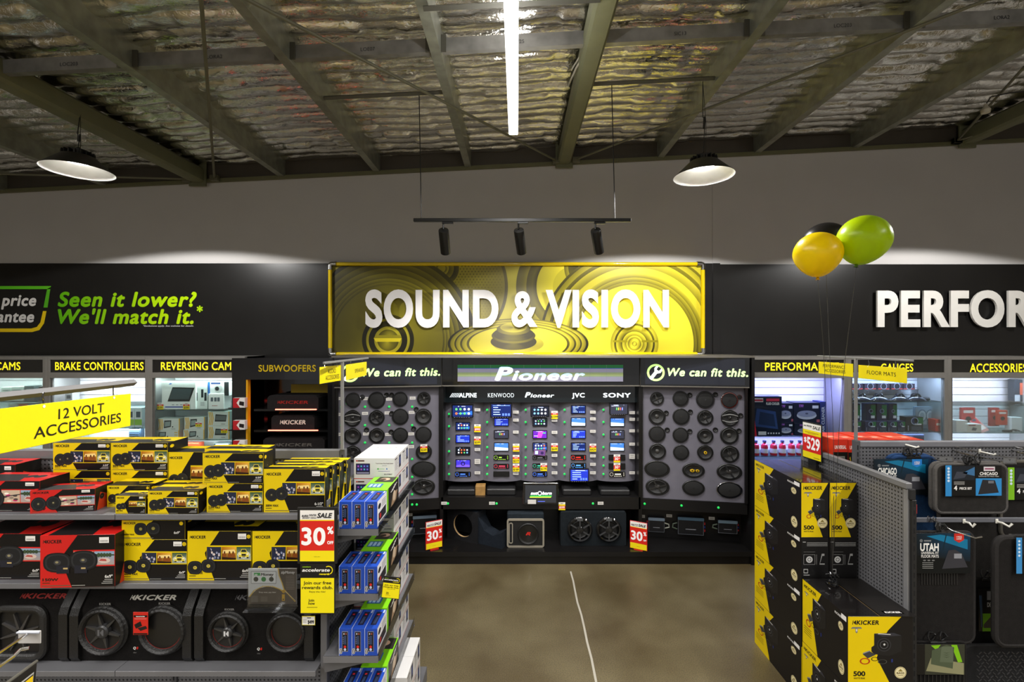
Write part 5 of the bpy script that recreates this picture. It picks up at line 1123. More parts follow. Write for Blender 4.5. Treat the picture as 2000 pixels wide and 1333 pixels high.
# amplifiers on the lower boards
LWb = LW @ Matrix.Translation((0, 0, -.1985)); RWb = RW @ Matrix.Translation((0, 0, -.1985))
def amp(M, x0, x1, y0, y1, lab, sil, term):
    u0, v1, _ = onwing(x0, y0, M); u1, v0, _ = onwing(x1, y1, M); w, h = u1 - u0, v1 - v0
    t = thing('amplifier', lab, 'amplifier', M @ Matrix.Translation((u0 + w / 2, v0, 0)), 'amplifiers on the lower boards')
    g = G('plastic'); g.prism(rr(-w / 2, 0, w / 2, h, .01), .0, .05, '15161a'); g.build('body', t)
    g = G('steel'); g.prism(rr(-w / 2, h - .035, w / 2, h, .008), .0505, .056, sil, 'steel'); g.build('fin_edge', t)
    g = G('print'); g.M = Matrix.Translation((0, 0, .0502)); 
    for a in ((-w / 2 + .004, .004, w / 2 - .004, .008), (-w / 2 + .004, .008, -w / 2 + .008, h - .04), (w / 2 - .008, .008, w / 2 - .004, h - .04)): g.rect(*a, '6c7078')
    g.rect(-w * .2, h * .3, w * .2, h * .34, '9a9ca4'); g.build('printed_face', t)
    g = G('plastic')
    for k in range(3): g.box((w / 2 + .001) * term, (w / 2 + .018) * term, h * (.2 + .2 * k), h * (.32 + .2 * k), .01, .035, ['a8242a', '1a2a7a', 'a8242a'][k])
    g.build('terminals', t, kind='stuff')
    g = G('plastic'); g.tube([(-w / 2 * term - .002 * term, h * .6, .02), (-(w / 2 + .05) * term, h * .55, .03), (-(w / 2 + .055) * term, h * .35, .03), (-(w / 2 + .003) * term, h * .25, .02)], .008, 'b9bcae' if term < 0 else '6a7868'); g.build('cable_loop', t, smooth=S30)
amp(LWb, 807, 853, 1006, 1039, 'black amplifier with blue silver edge on the left lower board', '8fa6bc', -1)
amp(RWb, 1265, 1297, 1008, 1038, 'small square amplifier beside the right sale card', '8ea2b6', -1)
amp(RWb, 1322, 1373, 1007, 1044, 'widest amplifier with silver outline in the middle of the right lower board', '5f7f98', 1)
amp(RWb, 1400, 1438, 1013, 1041, 'dark amplifier with purple terminals at the end of the right lower board', '86a0b4', 1)
for x, y in ((800, 1006), (1254, 1009), (1307, 1008), (1390, 1013)): stick(LAB, 'shelf_label', LWb if x < 1000 else RWb, x, y)
# red sale cards on the plinth, turned toward the aisle
def salecard(name, label, M, w, h, big='30', bezel='c01f1c', red=(.22, .78), fs=.34):
    t = thing(name, label, 'sale sign', M, 'red sale signs')
    g = G('plastic'); bz = .05 * w if bezel == '151515' else 0; g.box(-w / 2 - bz, w / 2 + bz, 0, .008, -bz, h + bz, bezel, b=.003); g.build('holder', t)
    g = G('print'); g.M = front(-w / 2, -.0003, 0); b_ = .03 * w; g.rect(b_, b_, w - b_, h - b_, 'f2efe8', 1); g.rect(b_, red[0] * h, w - b_, red[1] * h, 'd8281d', 2); g.rect(b_, b_, w - b_, red[0] * h, 'f6e119', 2)
    g.rect(b_, red[1] * h, w - b_, (red[1] + .02) * h, 'f6d119', 2.2)
    g.text('SALE', .62 * w, (red[1] + .05) * h, .075 * h, '2a2a2c', 3, bold=.04, shear=.2, w=.45 * w, res=4, al='l') if 0 else None
    g.text('auto', .08 * w, (red[1] + .08) * h, .045 * h, '2a2a2c', 3, bold=.03, shear=.2, w=.18 * w); g.text('WINTER', .28 * w, (red[1] + .09) * h, .035 * h, '444446', 3, bold=.03, w=.2 * w, shear=.15); g.text('BIGGEST DEALS', .1 * w, (red[1] + .045) * h, .028 * h, '444446', 3, bold=.02, w=.38 * w, shear=.15); g.text('SALE', .5 * w, (red[1] + .06) * h, .085 * h, '2e2e30', 3, bold=.04, shear=.25, w=.42 * w)
    if big == '30':
        g.text('30', .07 * w, (.5 * (red[0] + red[1]) - .5 * fs * .95) * h, fs * .9 * h, 'ffffff', 3, bold=.034, w=.66 * w, res=6, sp=1.05); g.text('%', .78 * w, (.5 * (red[0] + red[1]) + .04) * h, .13 * h, 'ffffff', 3, bold=.035, w=.17 * w); g.text('OFF', .78 * w, (.5 * (red[0] + red[1]) - .155) * h, .055 * h, 'ffffff', 3, bold=.04, w=.17 * w)
    g.text('TERMS APPLY', .5 * w, .1 * h, .014 * h, '5a5210', 3, bold=0, al='c'); g.build('printed_face', t)
    return t
salecard('sale_card', 'small red and yellow thirty percent card standing at the left of the plinth', Matrix.Translation((XX(848, 5.3), 5.3, zs + .012)) @ Matrix.Rotation(math.radians(28), 4, 'Z'), .2, .32)
salecard('sale_card', 'small red and yellow thirty percent card standing right of the twin subwoofer', Matrix.Translation((XX(1247, 5.29), 5.29, zs + .004)) @ Matrix.Rotation(math.radians(-28), 4, 'Z'), .2, .32)
for t in [o for o in bpy.data.objects if o.name.startswith('sale_card')]:
    g = G('plastic'); g.box(-.05, .05, -.02, .04, -.004 if 'left' not in t['label'] else -.012, .0, 'b01c1a'); g.build('foot', t)
# ================================================================== shop shelving
PG = '6f6f72'
def upright(t, x, y, z1, face='y'):
    g = G('steel'); g.box(x - .016, x + .016, y - .02, y + .02, 0, z1, '5d5d60', b=.002); o = g.build('upright', t)
    g = G('matte'); n = int((z1 - .2) / .05)
    for k in range(n):
        z = z1 - .05 - k * .05
        if face == 'y': g.box(x - .004, x + .004, y - .0208, y - .0195, z - .017, z + .017, '0b0b0b')
        elif face == 'x': g.box(x + .0155, x + .0168, y - .004, y + .004, z - .017, z + .017, '0b0b0b')
    g.build('slots', o, kind='stuff')
# ---- left gondola facing the camera
GY = 2.94; gx0, gxm, gx1 = -3.5, -2.18, -1.093
GL = thing('shelf_gondola', 'grey perforated shop shelving holding yellow and red speaker cartons', 'shelving', (0, 0, 0))
for a, b_ in ((gx0, gxm - .016), (gxm + .016, gx1 - .034)):
    g = G('peg_x'); g.box(a, b_, GY, GY + .012, .1, 1.8, (1, 1, 1)); g.build('back_panel', GL)
g = G('steel'); g.box(gx0, gx1 - .034, GY - .012, GY + .03, 1.8005, 1.858, '7b7b7c', b=.004); g.build('top_rail', GL)
for x in (gxm, gx1 - .017): upright(GL, x, GY + .005, 1.862)
LZ = (1.61, 1.236, .76, .14)
for a, b_ in ((gx0, gxm - .0015), (gxm + .0015, gx1)):
    for z in LZ:
        g = G('steel'); g.box(a, b_, 2.5, GY - .025, z - .012, z, '6d6d70'); g.box(a, b_, 2.497, 2.502, z - .029, z, '77777a', b=.001); g.build('shelf', GL)
        g = G('steel'); g.M = frame((b_ - .004, 0, 0), (0, 1, 0), (0, 0, 1)); g.prism([(2.52, z - .0125), (GY - .03, z - .085), (GY - .03, z - .0125)], -.003, 0, '5d5d60'); g.build('shelf_bracket', GL)

def photo(g, x0, y0, x1, y1, k, l=3):
    w, h = x1 - x0, y1 - y0; R = lambda a, b_, c, d, col, q=.1: g.rect(x0 + a * w, y0 + b_ * h, x0 + c * w, y0 + d * h, col, l + q)
    r = random.Random(k * 7 + 1)
    if k == 1:       # crowd
        g.rect(x0, y0, x1, y1, '23293f', l)
        for i in range(16): g.disc(x0 + (.06 + .88 * r.random()) * w, y0 + (.08 + .7 * r.random()) * h, .07 * w, r.choice(['8c93ad', 'b9b4c4', '4e5676', 'd8c8bc', '171b2c', '65708c']), l + .1 + i * .02, ry=.1 * h, n=7)
    elif k == 2:     # car interior in amber light
        vs = [(x0, y0), (x1, y0), (x1, y1), (x0, y1)]; g.add([(a, b_, l * g.lay) for a, b_ in vs], [(0, 1, 2, 3)], [L('3b1f08'), L('5a3010'), L('f0b43c'), L('b06a14')], 'print')
        g.poly([(x0 + .1 * w, y0 + .75 * h), (x0 + .9 * w, y0 + .8 * h), (x0 + .98 * w, y0 + .55 * h), (x0 + .05 * w, y0 + .5 * h)], 'f6d88a', l + .1)
        for a in (.2, .55, .8): g.disc(x0 + a * w, y0 + .34 * h, .14 * w, '8a4a18', l + .2, ry=.2 * h, n=9); g.disc(x0 + a * w, y0 + .58 * h, .06 * w, '5c3010', l + .2, ry=.1 * h, n=8)
        g.poly([(x0, y0), (x1, y0), (x1, y0 + .14 * h), (x0, y0 + .22 * h)], '2a1406', l + .3)
    elif k == 3:     # car on a wet road
        vs = [(x0, y0), (x1, y0), (x1, y1), (x0, y1)]; g.add([(a, b_, l * g.lay) for a, b_ in vs], [(0, 1, 2, 3)], [L('9aa392'), L('a5ad9c'), L('2c4a2c'), L('37532f')], 'print')
        g.disc(x0 + .5 * w, y0 + .4 * h, .46 * w, 'cfd4c8', l + .1, ry=.3 * h, n=12)
        C = 'e2cf4a' if g.sty == 'y' else 'e2cf4a'
        P = lambda *q: [(x0 + a * w, y0 + b_ * h) for a, b_ in q]
        g.poly(P((.16, .2), (.84, .2), (.88, .5), (.74, .58), (.66, .84), (.34, .84), (.26, .58), (.12, .5)), C, l + .2); g.poly(P((.3, .6), (.7, .6), (.63, .8), (.37, .8)), '25302a', l + .3); g.poly(P((.34, .3), (.66, .3), (.64, .46), (.36, .46)), '22241c', l + .3)
        for a in (.17, .7): R(a, .4, a + .13, .5, 'f4f4ea', .3); R(a, .12, a + .14, .22, '181a14', .3)
        R(.4, .2, .6, .26, '2a2a20', .3)
    elif k == 4:     # engine bay
        g.rect(x0, y0, x1, y1, 'c2aa92', l)
        for i in range(9): g.disc(x0 + (.1 + .8 * r.random()) * w, y0 + (.1 + .8 * r.random()) * h, .13 * w, r.choice(['e3d5c0', '4b3f3c', 'b06a78', 'c82f6a', '8a7a6c', 'efe6d8']), l + .1 + i * .02, ry=.09 * h, n=8)
        g.poly([(x0, y0 + .5 * h), (x1, y0 + .7 * h), (x1, y0 + .62 * h), (x0, y0 + .42 * h)], '3a3436', l + .35)
    else:            # dust race
        vs = [(x0, y0), (x1, y0), (x1, y1), (x0, y1)]; g.add([(a, b_, l * g.lay) for a, b_ in vs], [(0, 1, 2, 3)], [L('b3988a'), L('a89890'), L('7fa0bc'), L('8aa6bc')], 'print')
        for i in range(7): g.disc(x0 + (i + .5) * w / 7, y0 + .72 * h, .09 * w, '3c4c34', l + .1, ry=(.06 + .12 * r.random()) * h, n=7)
        g.disc(x0 + .5 * w, y0 + .32 * h, .3 * w, 'd0bdb0', l + .2, ry=.2 * h, n=12); g.poly([(x0 + .22 * w, y0 + .3 * h), (x0 + .62 * w, y0 + .26 * h), (x0 + .58 * w, y0 + .42 * h), (x0 + .34 * w, y0 + .46 * h)], 'b0504a', l + .3)
YEL, RED, BLK = 'e2c404', 'c8201c', '141212'
def spk(g, x, y, r, l, ry=None, tw='2c2a22', sup=0):
    ry = ry or r
    g.disc(x, y, r, '17181a', l, ry=ry, n=22, sup=sup); g.disc(x, y, r * .86, '2a2b2d', l + .1, ry=ry * .86, n=20, sup=sup); g.disc(x, y, r * .74, '1b1c1e', l + .2, ry=ry * .74, n=20, sup=sup); g.disc(x, y, r * .26, tw, l + .3, ry=ry * .26, n=12); g.disc(x - r * .03, y + ry * .03, r * .12, '8a8260', l + .4, ry=ry * .12, n=8)
def k_front(sty, power, spec, oval=False, photos=3, sticker=True, dot=True, oval2=None):
    def f(g, w, h):
        g.sty = sty; C = YEL if sty == 'y' else RED; g.lay = .0004
        g.poly([(0, 0), (.42 * w, 0), (.28 * w, .5 * h), (.27 * w, .56 * h), (.5 * w, h), (0, h)], C, 1)
        kicker(g, .035 * w, .85 * h, min(.085 * h, .045 * w), '161410', w=.25 * w)
        if photos:
            a = .3 if photos == 3 else .44; y0, y1 = (.3, .7) if h / w < .55 else (.42, .68)
            g.rect(a * w, (y0 - .025) * h, w, (y1 + .03) * h, C, 2); n = photos; pw = (1.0 - a) / n
            ks = (1, 2, 3) if sty == 'y' else (4, 5)
            for i in range(n): photo(g, (a + .004 + pw * i) * w, y0 * h, (a - .006 + pw * (i + 1)) * w, y1 * h, ks[-n:][i])
        if oval:
            g.disc
            r = .115 * w if sty == 'y' else .19 * w; q = oval2 or (.33 if sty == 'y' else .48)
            spk(g, (.12 if sty == 'y' else .23) * w, q * h, r, 4.6, ry=r * (.92 if sty == 'y' else .72), tw='c9b43a' if sty == 'y' else '3a3a3c', sup=2.6); spk(g, (.33 if sty == 'y' else .58) * w, (q + .035) * h, r, 5.4, ry=r * (.92 if sty == 'y' else .72), tw='c9b43a' if sty == 'y' else '3a3a3c', sup=2.6)
            if sty == 'r':
                for a in (.22, .46): g.rect(a * w, .27 * h, (a + .17) * w, .42 * h, '20212a', 6.3); g.rect((a + .09) * w, .35 * h, (a + .15) * w, .38 * h, 'b9a06a', 6.5)
        else:
            r = min(.3 * h, .105 * w) if sty == 'y' else min(.3 * h, .125 * w)
            spk(g, .13 * w, .4 * h, r, 4.6); spk(g, (.29 if h / w > .6 else .26 if sty == 'y' else .36) * w, .43 * h, r * 1.02, 5.4)
        g.text(power, .03 * w, .13 * h, .05 * h if h / w > .6 else .075 * h, '201c10', 2, bold=.04, w=.21 * w); g.rect(.03 * w, .085 * h, .13 * w, .1 * h, '3c3410', 2); g.rect(.02 * w, .03 * h, .4 * w, .045 * h, '5a5440', 2); g.rect(.42 * w, .03 * h, .6 * w, .042 * h, '9a9890', 2)
        g.text(spec, .97 * w, .17 * h, .055 * h, 'd8d6d0', 2, bold=.03, al='r'); 
        for i in range(3): g.rect((.86 - .02 * i) * w, (.13 - .035 * i) * h, .97 * w, (.145 - .035 * i) * h, '9c9a96', 2)
        if sticker: g.rect(.79 * w, .84 * h, .92 * w, .95 * h, 'e9e6e0', 2.2); g.text('IIIIIIIIII', .805 * w, .86 * h, .035 * h, '3a3a3a', 3, w=.1 * w, bold=0)
        if dot and sty == 'y': g.disc(.957 * w, .89 * h, .03 * w, 'e8c70a', 2, n=14); g.ring(.957 * w, .89 * h, .012 * w, .018 * w, '8a7406', 3, n=10)
    return f
def k_top(sty):
    def f(g, w, d):
        C = YEL if sty == 'y' else RED; g.lay = .0004
        g.poly([(.0, .0), (w, 0), (w, .3 * d), (.62 * w, .3 * d), (.5 * w, .6 * d), (0, .6 * d)] if sty == 'y' else [(.1 * w, .0), (.7 * w, 0), (.5 * w, .75 * d), (0, .75 * d)], BLK if sty == 'y' else '1a1616', 1); g.poly([(.62 * w, .31 * d), (w, .31 * d), (w, .8 * d), (.54 * w, .8 * d)], C, 1.2)
        g.disc(.64 * w, .5 * d, .08 * w, '1d1c1a', 2, ry=.16 * d, n=14); g.disc(.78 * w, .5 * d, .08 * w, '1d1c1a', 2, ry=.16 * d, n=14)
    return f
def k_side(sty):
    def f(g, w, h):
        C = YEL if sty == 'y' else RED; g.lay = .0004
        g.rect(0, 0, w, h, BLK, .8); g.poly([(.3 * w, 0), (w, 0), (w, .5 * h), (.75 * w, .3 * h)], C, 1) if sty == 'y' else g.poly([(.1 * w, 0), (.8 * w, 0), (.8 * w, .55 * h), (.3 * w, .75 * h)], 'b83a1c', 1)
        spk(g, .4 * w, .55 * h, .14 * w, 1.5, ry=.13 * h)
        if sty == 'y': g.disc(.2 * w, .85 * h, .1 * w, 'e8c70a', 2, ry=.06 * h, n=12)
    return f
def kbox(label, px0, px1, py0, zb, Y, d, sty, power='300W MAX', spec='6-3/4"', rz=0, group=None, hh=None, art=None, **kw):
    x0, x1 = XX(px0, Y), XX(px1, Y); w = x1 - x0; h = hh or (ZZ(py0, Y) - zb)
    C = YEL if sty == 'y' else RED
    g = G('card'); g.box(-w / 2, w / 2, 0, d, 0, h, C, b=.001); g.M = front(-w / 2, 0, 0); g.rect(.001, .001, w - .001, h - .001, BLK, .5, 'card')
    o = g.build('speaker_carton', label=label, cat='box', group=group or ('yellow and black speaker cartons' if sty == 'y' else 'red speaker cartons'))
    o.matrix_basis = Matrix.Translation(((x0 + x1) / 2, Y, zb)) @ Matrix.Rotation(rz, 4, 'Z')
    g = G('print'); g.M = front(-w / 2, -.0003, 0); (art or k_front(sty, power, spec, **kw))(g, w, h); g.build('printed_front', o)
    g = G('print'); g.M = frame((-w / 2, 0, h), (1, 0, 0), (0, 1, 0)); k_top(sty)(g, w, d); g.build('printed_top', o)
    g = G('print'); g.M = frame((w / 2, 0, 0), (0, 1, 0), (0, 0, 1)); k_side(sty)(g, d, h); g.build('printed_side', o)
    return o
z1, z2, z3 = LZ[:3]
e_ = .0005
# top shelf, red end
kbox('red carton at the back left of the top shelf below the hanging sign', -70, 30, 908, z1 + e_, 2.76, .15, 'r', photos=2)
kbox('red carton with one round speaker at the left frame edge, top shelf', -56, 78, 940, z1 + e_, 2.54, .17, 'r', '40W', photos=2)
kbox('red carton with two round speakers turned slightly on the top shelf', 66, 180, 958, z1 + e_, 2.53, .12, 'r', '40W', rz=math.radians(7), hh=.125, photos=2)
kbox('red carton half hidden behind the turned red one, top shelf', 97, 205, 946, z1 + e_, 2.70, .12, 'r', photos=2)
# top shelf, yellow
hy = .1655
for i, (a, b_, nm) in enumerate(((104, 215.5, 'left'), (217, 327.5, 'right'))):
    kbox('yellow black carton under the %s back one, its lower half hidden, top shelf' % nm, a, b_, 0, z1 + e_, 2.755, .17, 'y', hh=hy, sticker=i > 0)
    kbox('yellow black carton on top of the %s back pair, highest on the top shelf' % nm, a, b_, 0, z1 + 2 * e_ + hy, 2.755, .17, 'y', hh=hy)
kbox('tall yellow carton with half hidden car photos right of the two highest cartons', 327.5, 430, 883.5, z1 + e_, 2.76, .16, 'y', '300W MAX', photos=2, sticker=False)
kbox('yellow carton of the front pair, lower one left of the tall big-speaker carton', 404, 513.5, 945, z1 + e_, 2.53, .18, 'y', '225W MAX', '6"')
o = bpy.data.objects[sorted(q.name for q in bpy.data.objects if q.name.startswith('speaker_carton'))[-1]]
hb = ZZ(945, 2.53) - z1 - e_
kbox('yellow carton of the front pair, upper one left of the tall big-speaker carton', 396, 514.5, 0, z1 + 2 * e_ + hb, 2.53, .1, 'y', hh=.166, sticker=False)
kbox('yellow carton just behind the upper one of the front pair, only its top showing', 400, 520, 0, z1 + e_, 2.64, .1, 'y', hh=.166 + hb, sticker=False)
for i in range(4):
    dd = .0725; lab = ('foremost tall yellow carton with two big speakers at the right end of the top shelf', 'second tall yellow carton behind the foremost big-speaker one', 'third tall yellow carton behind the foremost big-speaker one', 'rearmost tall yellow carton of the big-speaker row by the panel')[i]
    Y = 2.53 + dd * i + .001 * i; x0 = XX(515.5, 2.53) + .004 * i; x1 = XX(634.5, 2.53) + .012 * i
    kbox(lab, CX + x0 * F / Y, CX + x1 * F / Y, 0, z1 + e_, Y, dd, 'y', '300W MAX', '6-1/2"', hh=.238 - .004 * i)
kbox('smallest yellow speaker carton at the front edge of the top shelf', 226, 284.5, 969, z1 + e_, 2.51, .09, 'y', '80W MAX', '4"', photos=2)
kbox('yellow carton directly behind the smallest one, top shelf', 209.5, 292, 949, z1 + e_, 2.61, .13, 'y', '200W MAX', photos=2, sticker=False)
kbox('low wide yellow carton right of the smallest one, front of the top shelf', 289, 387, 959.5, z1 + e_, 2.505, .12, 'y', '150W MAX', '4"')
kbox('low yellow carton behind the low wide front one, only its top showing', 300, 396, 950, z1 + e_, 2.635, .11, 'y', '150W MAX', '4"', sticker=False)
# second shelf
kbox('red carton with one large oval speaker at the left frame edge, second shelf', -66, 81, 1043, z2 + e_, 2.54, .28, 'r', '150W', '6x9"', oval=True, photos=2)
kbox('large red carton with two oval speakers, proud of the second shelf edge', 82, 222, 1045.5, z2 + e_, 2.46, .3, 'r', '150W', '6x9"', oval=True, photos=2, rz=math.radians(2.5))
hh = ZZ(1054.5, 2.53) - z2 - e_
kbox('yellow carton with oval speakers, lower of the stacked pair on the second shelf', 239, 365.5, 0, z2 + e_, 2.53, .2, 'y', '450W MAX', '6x9"', hh=hh, oval=True)
def k_low(g, w, h):
    g.sty = 'y'; g.lay = .0004; g.poly([(0, 0), (.48 * w, 0), (.38 * w, .5 * h), (.36 * w, .6 * h), (.5 * w, h), (0, h)], YEL, 1); kicker(g, .02 * w, .8 * h, .11 * h, '161410', w=.2 * w)
    spk(g, .3 * w, .55 * h, .1 * w, 3, ry=.32 * h, tw='8a8030', sup=2.6); spk(g, .5 * w, .58 * h, .11 * w, 4, ry=.33 * h, tw='8a8030', sup=2.6); g.disc(.94 * w, .84 * h, .03 * w, 'e8c70a', 2); g.text('450W MAX', .03 * w, .22 * h, .08 * h, '201c10', 2, bold=.04, w=.17 * w); g.rect(.02 * w, .06 * h, .5 * w, .1 * h, '6a6450', 2); g.text('6x9"', .92 * w, .3 * h, .12 * h, 'd8d6d0', 2, bold=.03, al='r')
kbox('flat yellow carton with black oval speakers on top of the second shelf pair', 238, 361.5, 1017, z2 + 2 * e_ + hh, 2.53, .2, 'y', art=k_low)
kbox('tall yellow carton with oval speakers in the middle of the second shelf', 366.5, 491, 1038, z2 + e_, 2.53, .22, 'y', '450W MAX', '6x9"', oval=True, oval2=.26)
kbox('tall yellow carton partly behind the thirty percent sign, second shelf', 493, 617, 1038, z2 + e_, 2.53, .22, 'y', '450W MAX', '6x9"', oval=True, oval2=.26, sticker=False)
kbox('red carton at the back of the second shelf above the large red one', 20, 150, 1014, z2 + e_, 2.80, .1, 'r', '40W', photos=2)
kbox('yellow black carton behind the middle tall one on the second shelf, top edge showing', 372, 490, 1020, z2 + e_, 2.77, .12, 'y', sticker=False)

# ---- subwoofer enclosures on the bottom shelf
def enclosure(label, px0, px1, py0, z, Y, fn, wordcol, wx):
    x0, x1 = XX(px0, Y), XX(px1, Y); w = x1 - x0; h = ZZ(py0, Y) - z
    t = thing('subwoofer_enclosure', label, 'subwoofer', ((x0 + x1) / 2, Y, z), 'subwoofer enclosures on the bottom shelf')
    g = G('carpet'); g.M = frame((-w / 2 + .05, 0, 0), (0, 1, 0), (0, 0, 1)); P = [(0, .0), (.34, 0), (.34, h), (.1, h), (.06, h - .008), (.006, h - .085), (0, h - .1)]
    g.prism(P, 0, w - .1, '161413') ; g.build('body', t)
    for s in (-1, 1):
        g = G('leatherette'); g.M = frame((s * (w / 2 - .026) - .0245, 0, 0), (0, 1, 0), (0, 0, 1)); q = .022
        g.prism([(-q, .03), (-q * .2, 0), (.34, 0), (.34, h - .01), (.11, h + .012), (.05, h), (-q * .4, h - .085), (-q, h - .12)], 0, .049, '131211'); g.build('end_pillar', t)
    g = G('print'); g.M = frame((-w / 2, .006, h - .085), (1, 0, 0), (0, .054, .077)); g.M = g.M @ Matrix.Translation((0, 0, .0006)); 
    kicker(g, wx * w, .035, .024, wordcol, w=.26); g.build('printed_word', t)
    fn(t, w, h); return t
def round_sub(t, x, z, r, star, kcol='5a5a5c'):
    M = front(x, -.0005, z)
    g = G('leatherette'); g.M = M; n = 60; vs = []; fs = []; prof = [(1.06, 0), (1.06, .012), (1.0, .02), (.97, .03), (.9, .036), (.83, .028), (.79, .012)]
    for i in range(n):
        a = 2 * PI * i / n; q = 1 + (.012 if i % 2 else 0)
        for k, (rr_, zz_) in enumerate(prof): b_ = q if 2 <= k <= 5 else 1; vs.append((rr_ * r * b_ * math.cos(a), rr_ * r * b_ * math.sin(a), zz_ * b_))
    K_ = len(prof)
    for i in range(n):
        j = (i + 1) % n
        for k in range(K_ - 1): fs.append((i * K_ + k, j * K_ + k, j * K_ + k + 1, i * K_ + k + 1))
    g.add(vs, fs, '1c1b1a'); g.build('surround', t)
    g = G('print'); g.M = M; g.ring(0, 0, .775 * r, .8 * r, '8a241c', 22, a0=PI * .95, a1=PI * 1.95); g.build('red_ring', t)
    g = G('plastic'); g.M = M; g.lathe([(.785 * r, .012), (.5 * r, .006 if star else .016), (.25 * r, .002 if star else .018), (0, .002 if star else .019)], '141313' if star else '151413', n=40); c = g.build('cone', t, smooth=S30)
    if star:
        for k in range(6):
            g = G('plastic'); g.M = M @ Matrix.Rotation(PI / 2 + .25 + k * PI / 3, 4, 'Z'); g.prism([(.22 * r, -.07 * r), (.74 * r, -.018 * r), (.74 * r, .018 * r), (.22 * r, .07 * r)], .006, .02, '343332'); g.build('cone_rib', c)
        g = G('plastic'); g.M = M; g.lathe([(.3 * r, .004), (.28 * r, .024), (.22 * r, .03), (0, .03)], '2a2a2b', n=24); cap = g.build('centre_cap', c, smooth=S30)
        g = G('print'); g.M = M @ Matrix.Translation((0, 0, .0305)); s = .13 * r; g.poly([(-s, -s), (-s * .3, -s), (-s * .3, s), (-s, s)], kcol, 1); g.poly([(-s * .2, 0), (s * .6, -s), (s, -s), (s, s), (s * .6, s)], kcol, 1); g.build('cap_mark', c)
    g = G('print'); g.M = M; g.text('KICKER', 0, 1.06 * r, .09 * r, '8a8884', 3, bold=.03, al='c', w=.5 * r, sp=1.1); g.build('maker_mark', t)
def logo00(t, x, z):
    g = G('print'); g.M = front(x, -.0006, z); g.text('Q', -.012, 0, .013, 'd8d6d2', 1, bold=.05, shear=.2); g.text('8', .006, 0, .013, 'c8241c', 1, bold=.05, shear=.2); g.text('class', -.012, -.022, .007, '6a6866', 1, bold=.02, shear=.2); g.build('printed_badge', t)
sY = 2.58
def f2(t, w, h): round_sub(t, -.156, .175, .13, True); round_sub(t, .176, .178, .13, False); logo00(t, .012, .065)
enclosure('wide black twin subwoofer with red hang tag, middle of the bottom shelf', 142, 379, 1158, z3 + .0005, sY, f2, 'b9b5aa', .44)
def f3(t, w, h): round_sub(t, -.146, .17, .107, True, 'c9c9c9'); round_sub(t, .18, .17, .107, False); logo00(t, .02, .06)
enclosure('black twin subwoofer under the acrylic card holder, right end of the bottom shelf', 384, 615, 1158, z3 + .0005, sY, f3, '1f1d1c', .3)
def f1(t, w, h):
    x, z, s = .055, .165, .135
    g = G('leatherette'); P = rr(x - s, z - s, x + s, z + s, .05, 6); g.tube([(a, -.012, b_) for a, b_ in P + P[:2]], .02, '1e1d1c', n=10, cap=False); g.build('surround', t, smooth=S30)
    g = G('plastic'); g.M = frame((0, -.0008, 0), (1, 0, 0), (0, 0, 1)); g.prism(rr(x - s + .015, z - s + .015, x + s - .015, z + s - .015, .03), 0, .004, '161515'); c = g.build('cone', t)
    for k in range(8):
        g = G('plastic'); g.M = front(x, -.004, z) @ Matrix.Rotation(.3 + k * PI / 4, 4, 'Z'); g.prism([(.02, -.008), (.11, -.003), (.11, .003), (.02, .008)], .0, .012, '3a3837'); g.build('cone_rib', c)
enclosure('black enclosure with one square subwoofer and red word, left end of the bottom shelf', -90, 139, 1155, z3 + .0005, sY, f1, '8a2620', .52)
t = thing('hang_tag', 'red hang tag between the two drivers of the wide twin subwoofer', 'tag', at(274.5, 1241, sY - .042))
g = G('card'); w, h = .083, .126; g.box(-w / 2, w / 2, 0, .002, 0, h, 'c92a20', b=.0008); g.build('card', t)
g = G('print'); g.M = front(-w / 2, -.0002, 0); g.rect(.004, .86 * h, w - .004, .78 * h, '141210', 1); kicker(g, .2 * w, .79 * h, .04 * h, 'f0eeea', w=.6 * w); g.rect(.004, .02 * h, w - .004, .08 * h, '141210', 1); g.poly([(.08 * w, .45 * h), (.5 * w, .6 * h), (.6 * w, .4 * h), (.2 * w, .28 * h)], '161413', 1); g.poly([(.3 * w, .3 * h), (.85 * w, .4 * h), (.95 * w, .28 * h), (.5 * w, .18 * h)], '1e1c1a', 1.2); g.rect(.1 * w, .7 * h, .9 * w, .715 * h, 'e8b0a8', 1); g.build('printed_face', t)

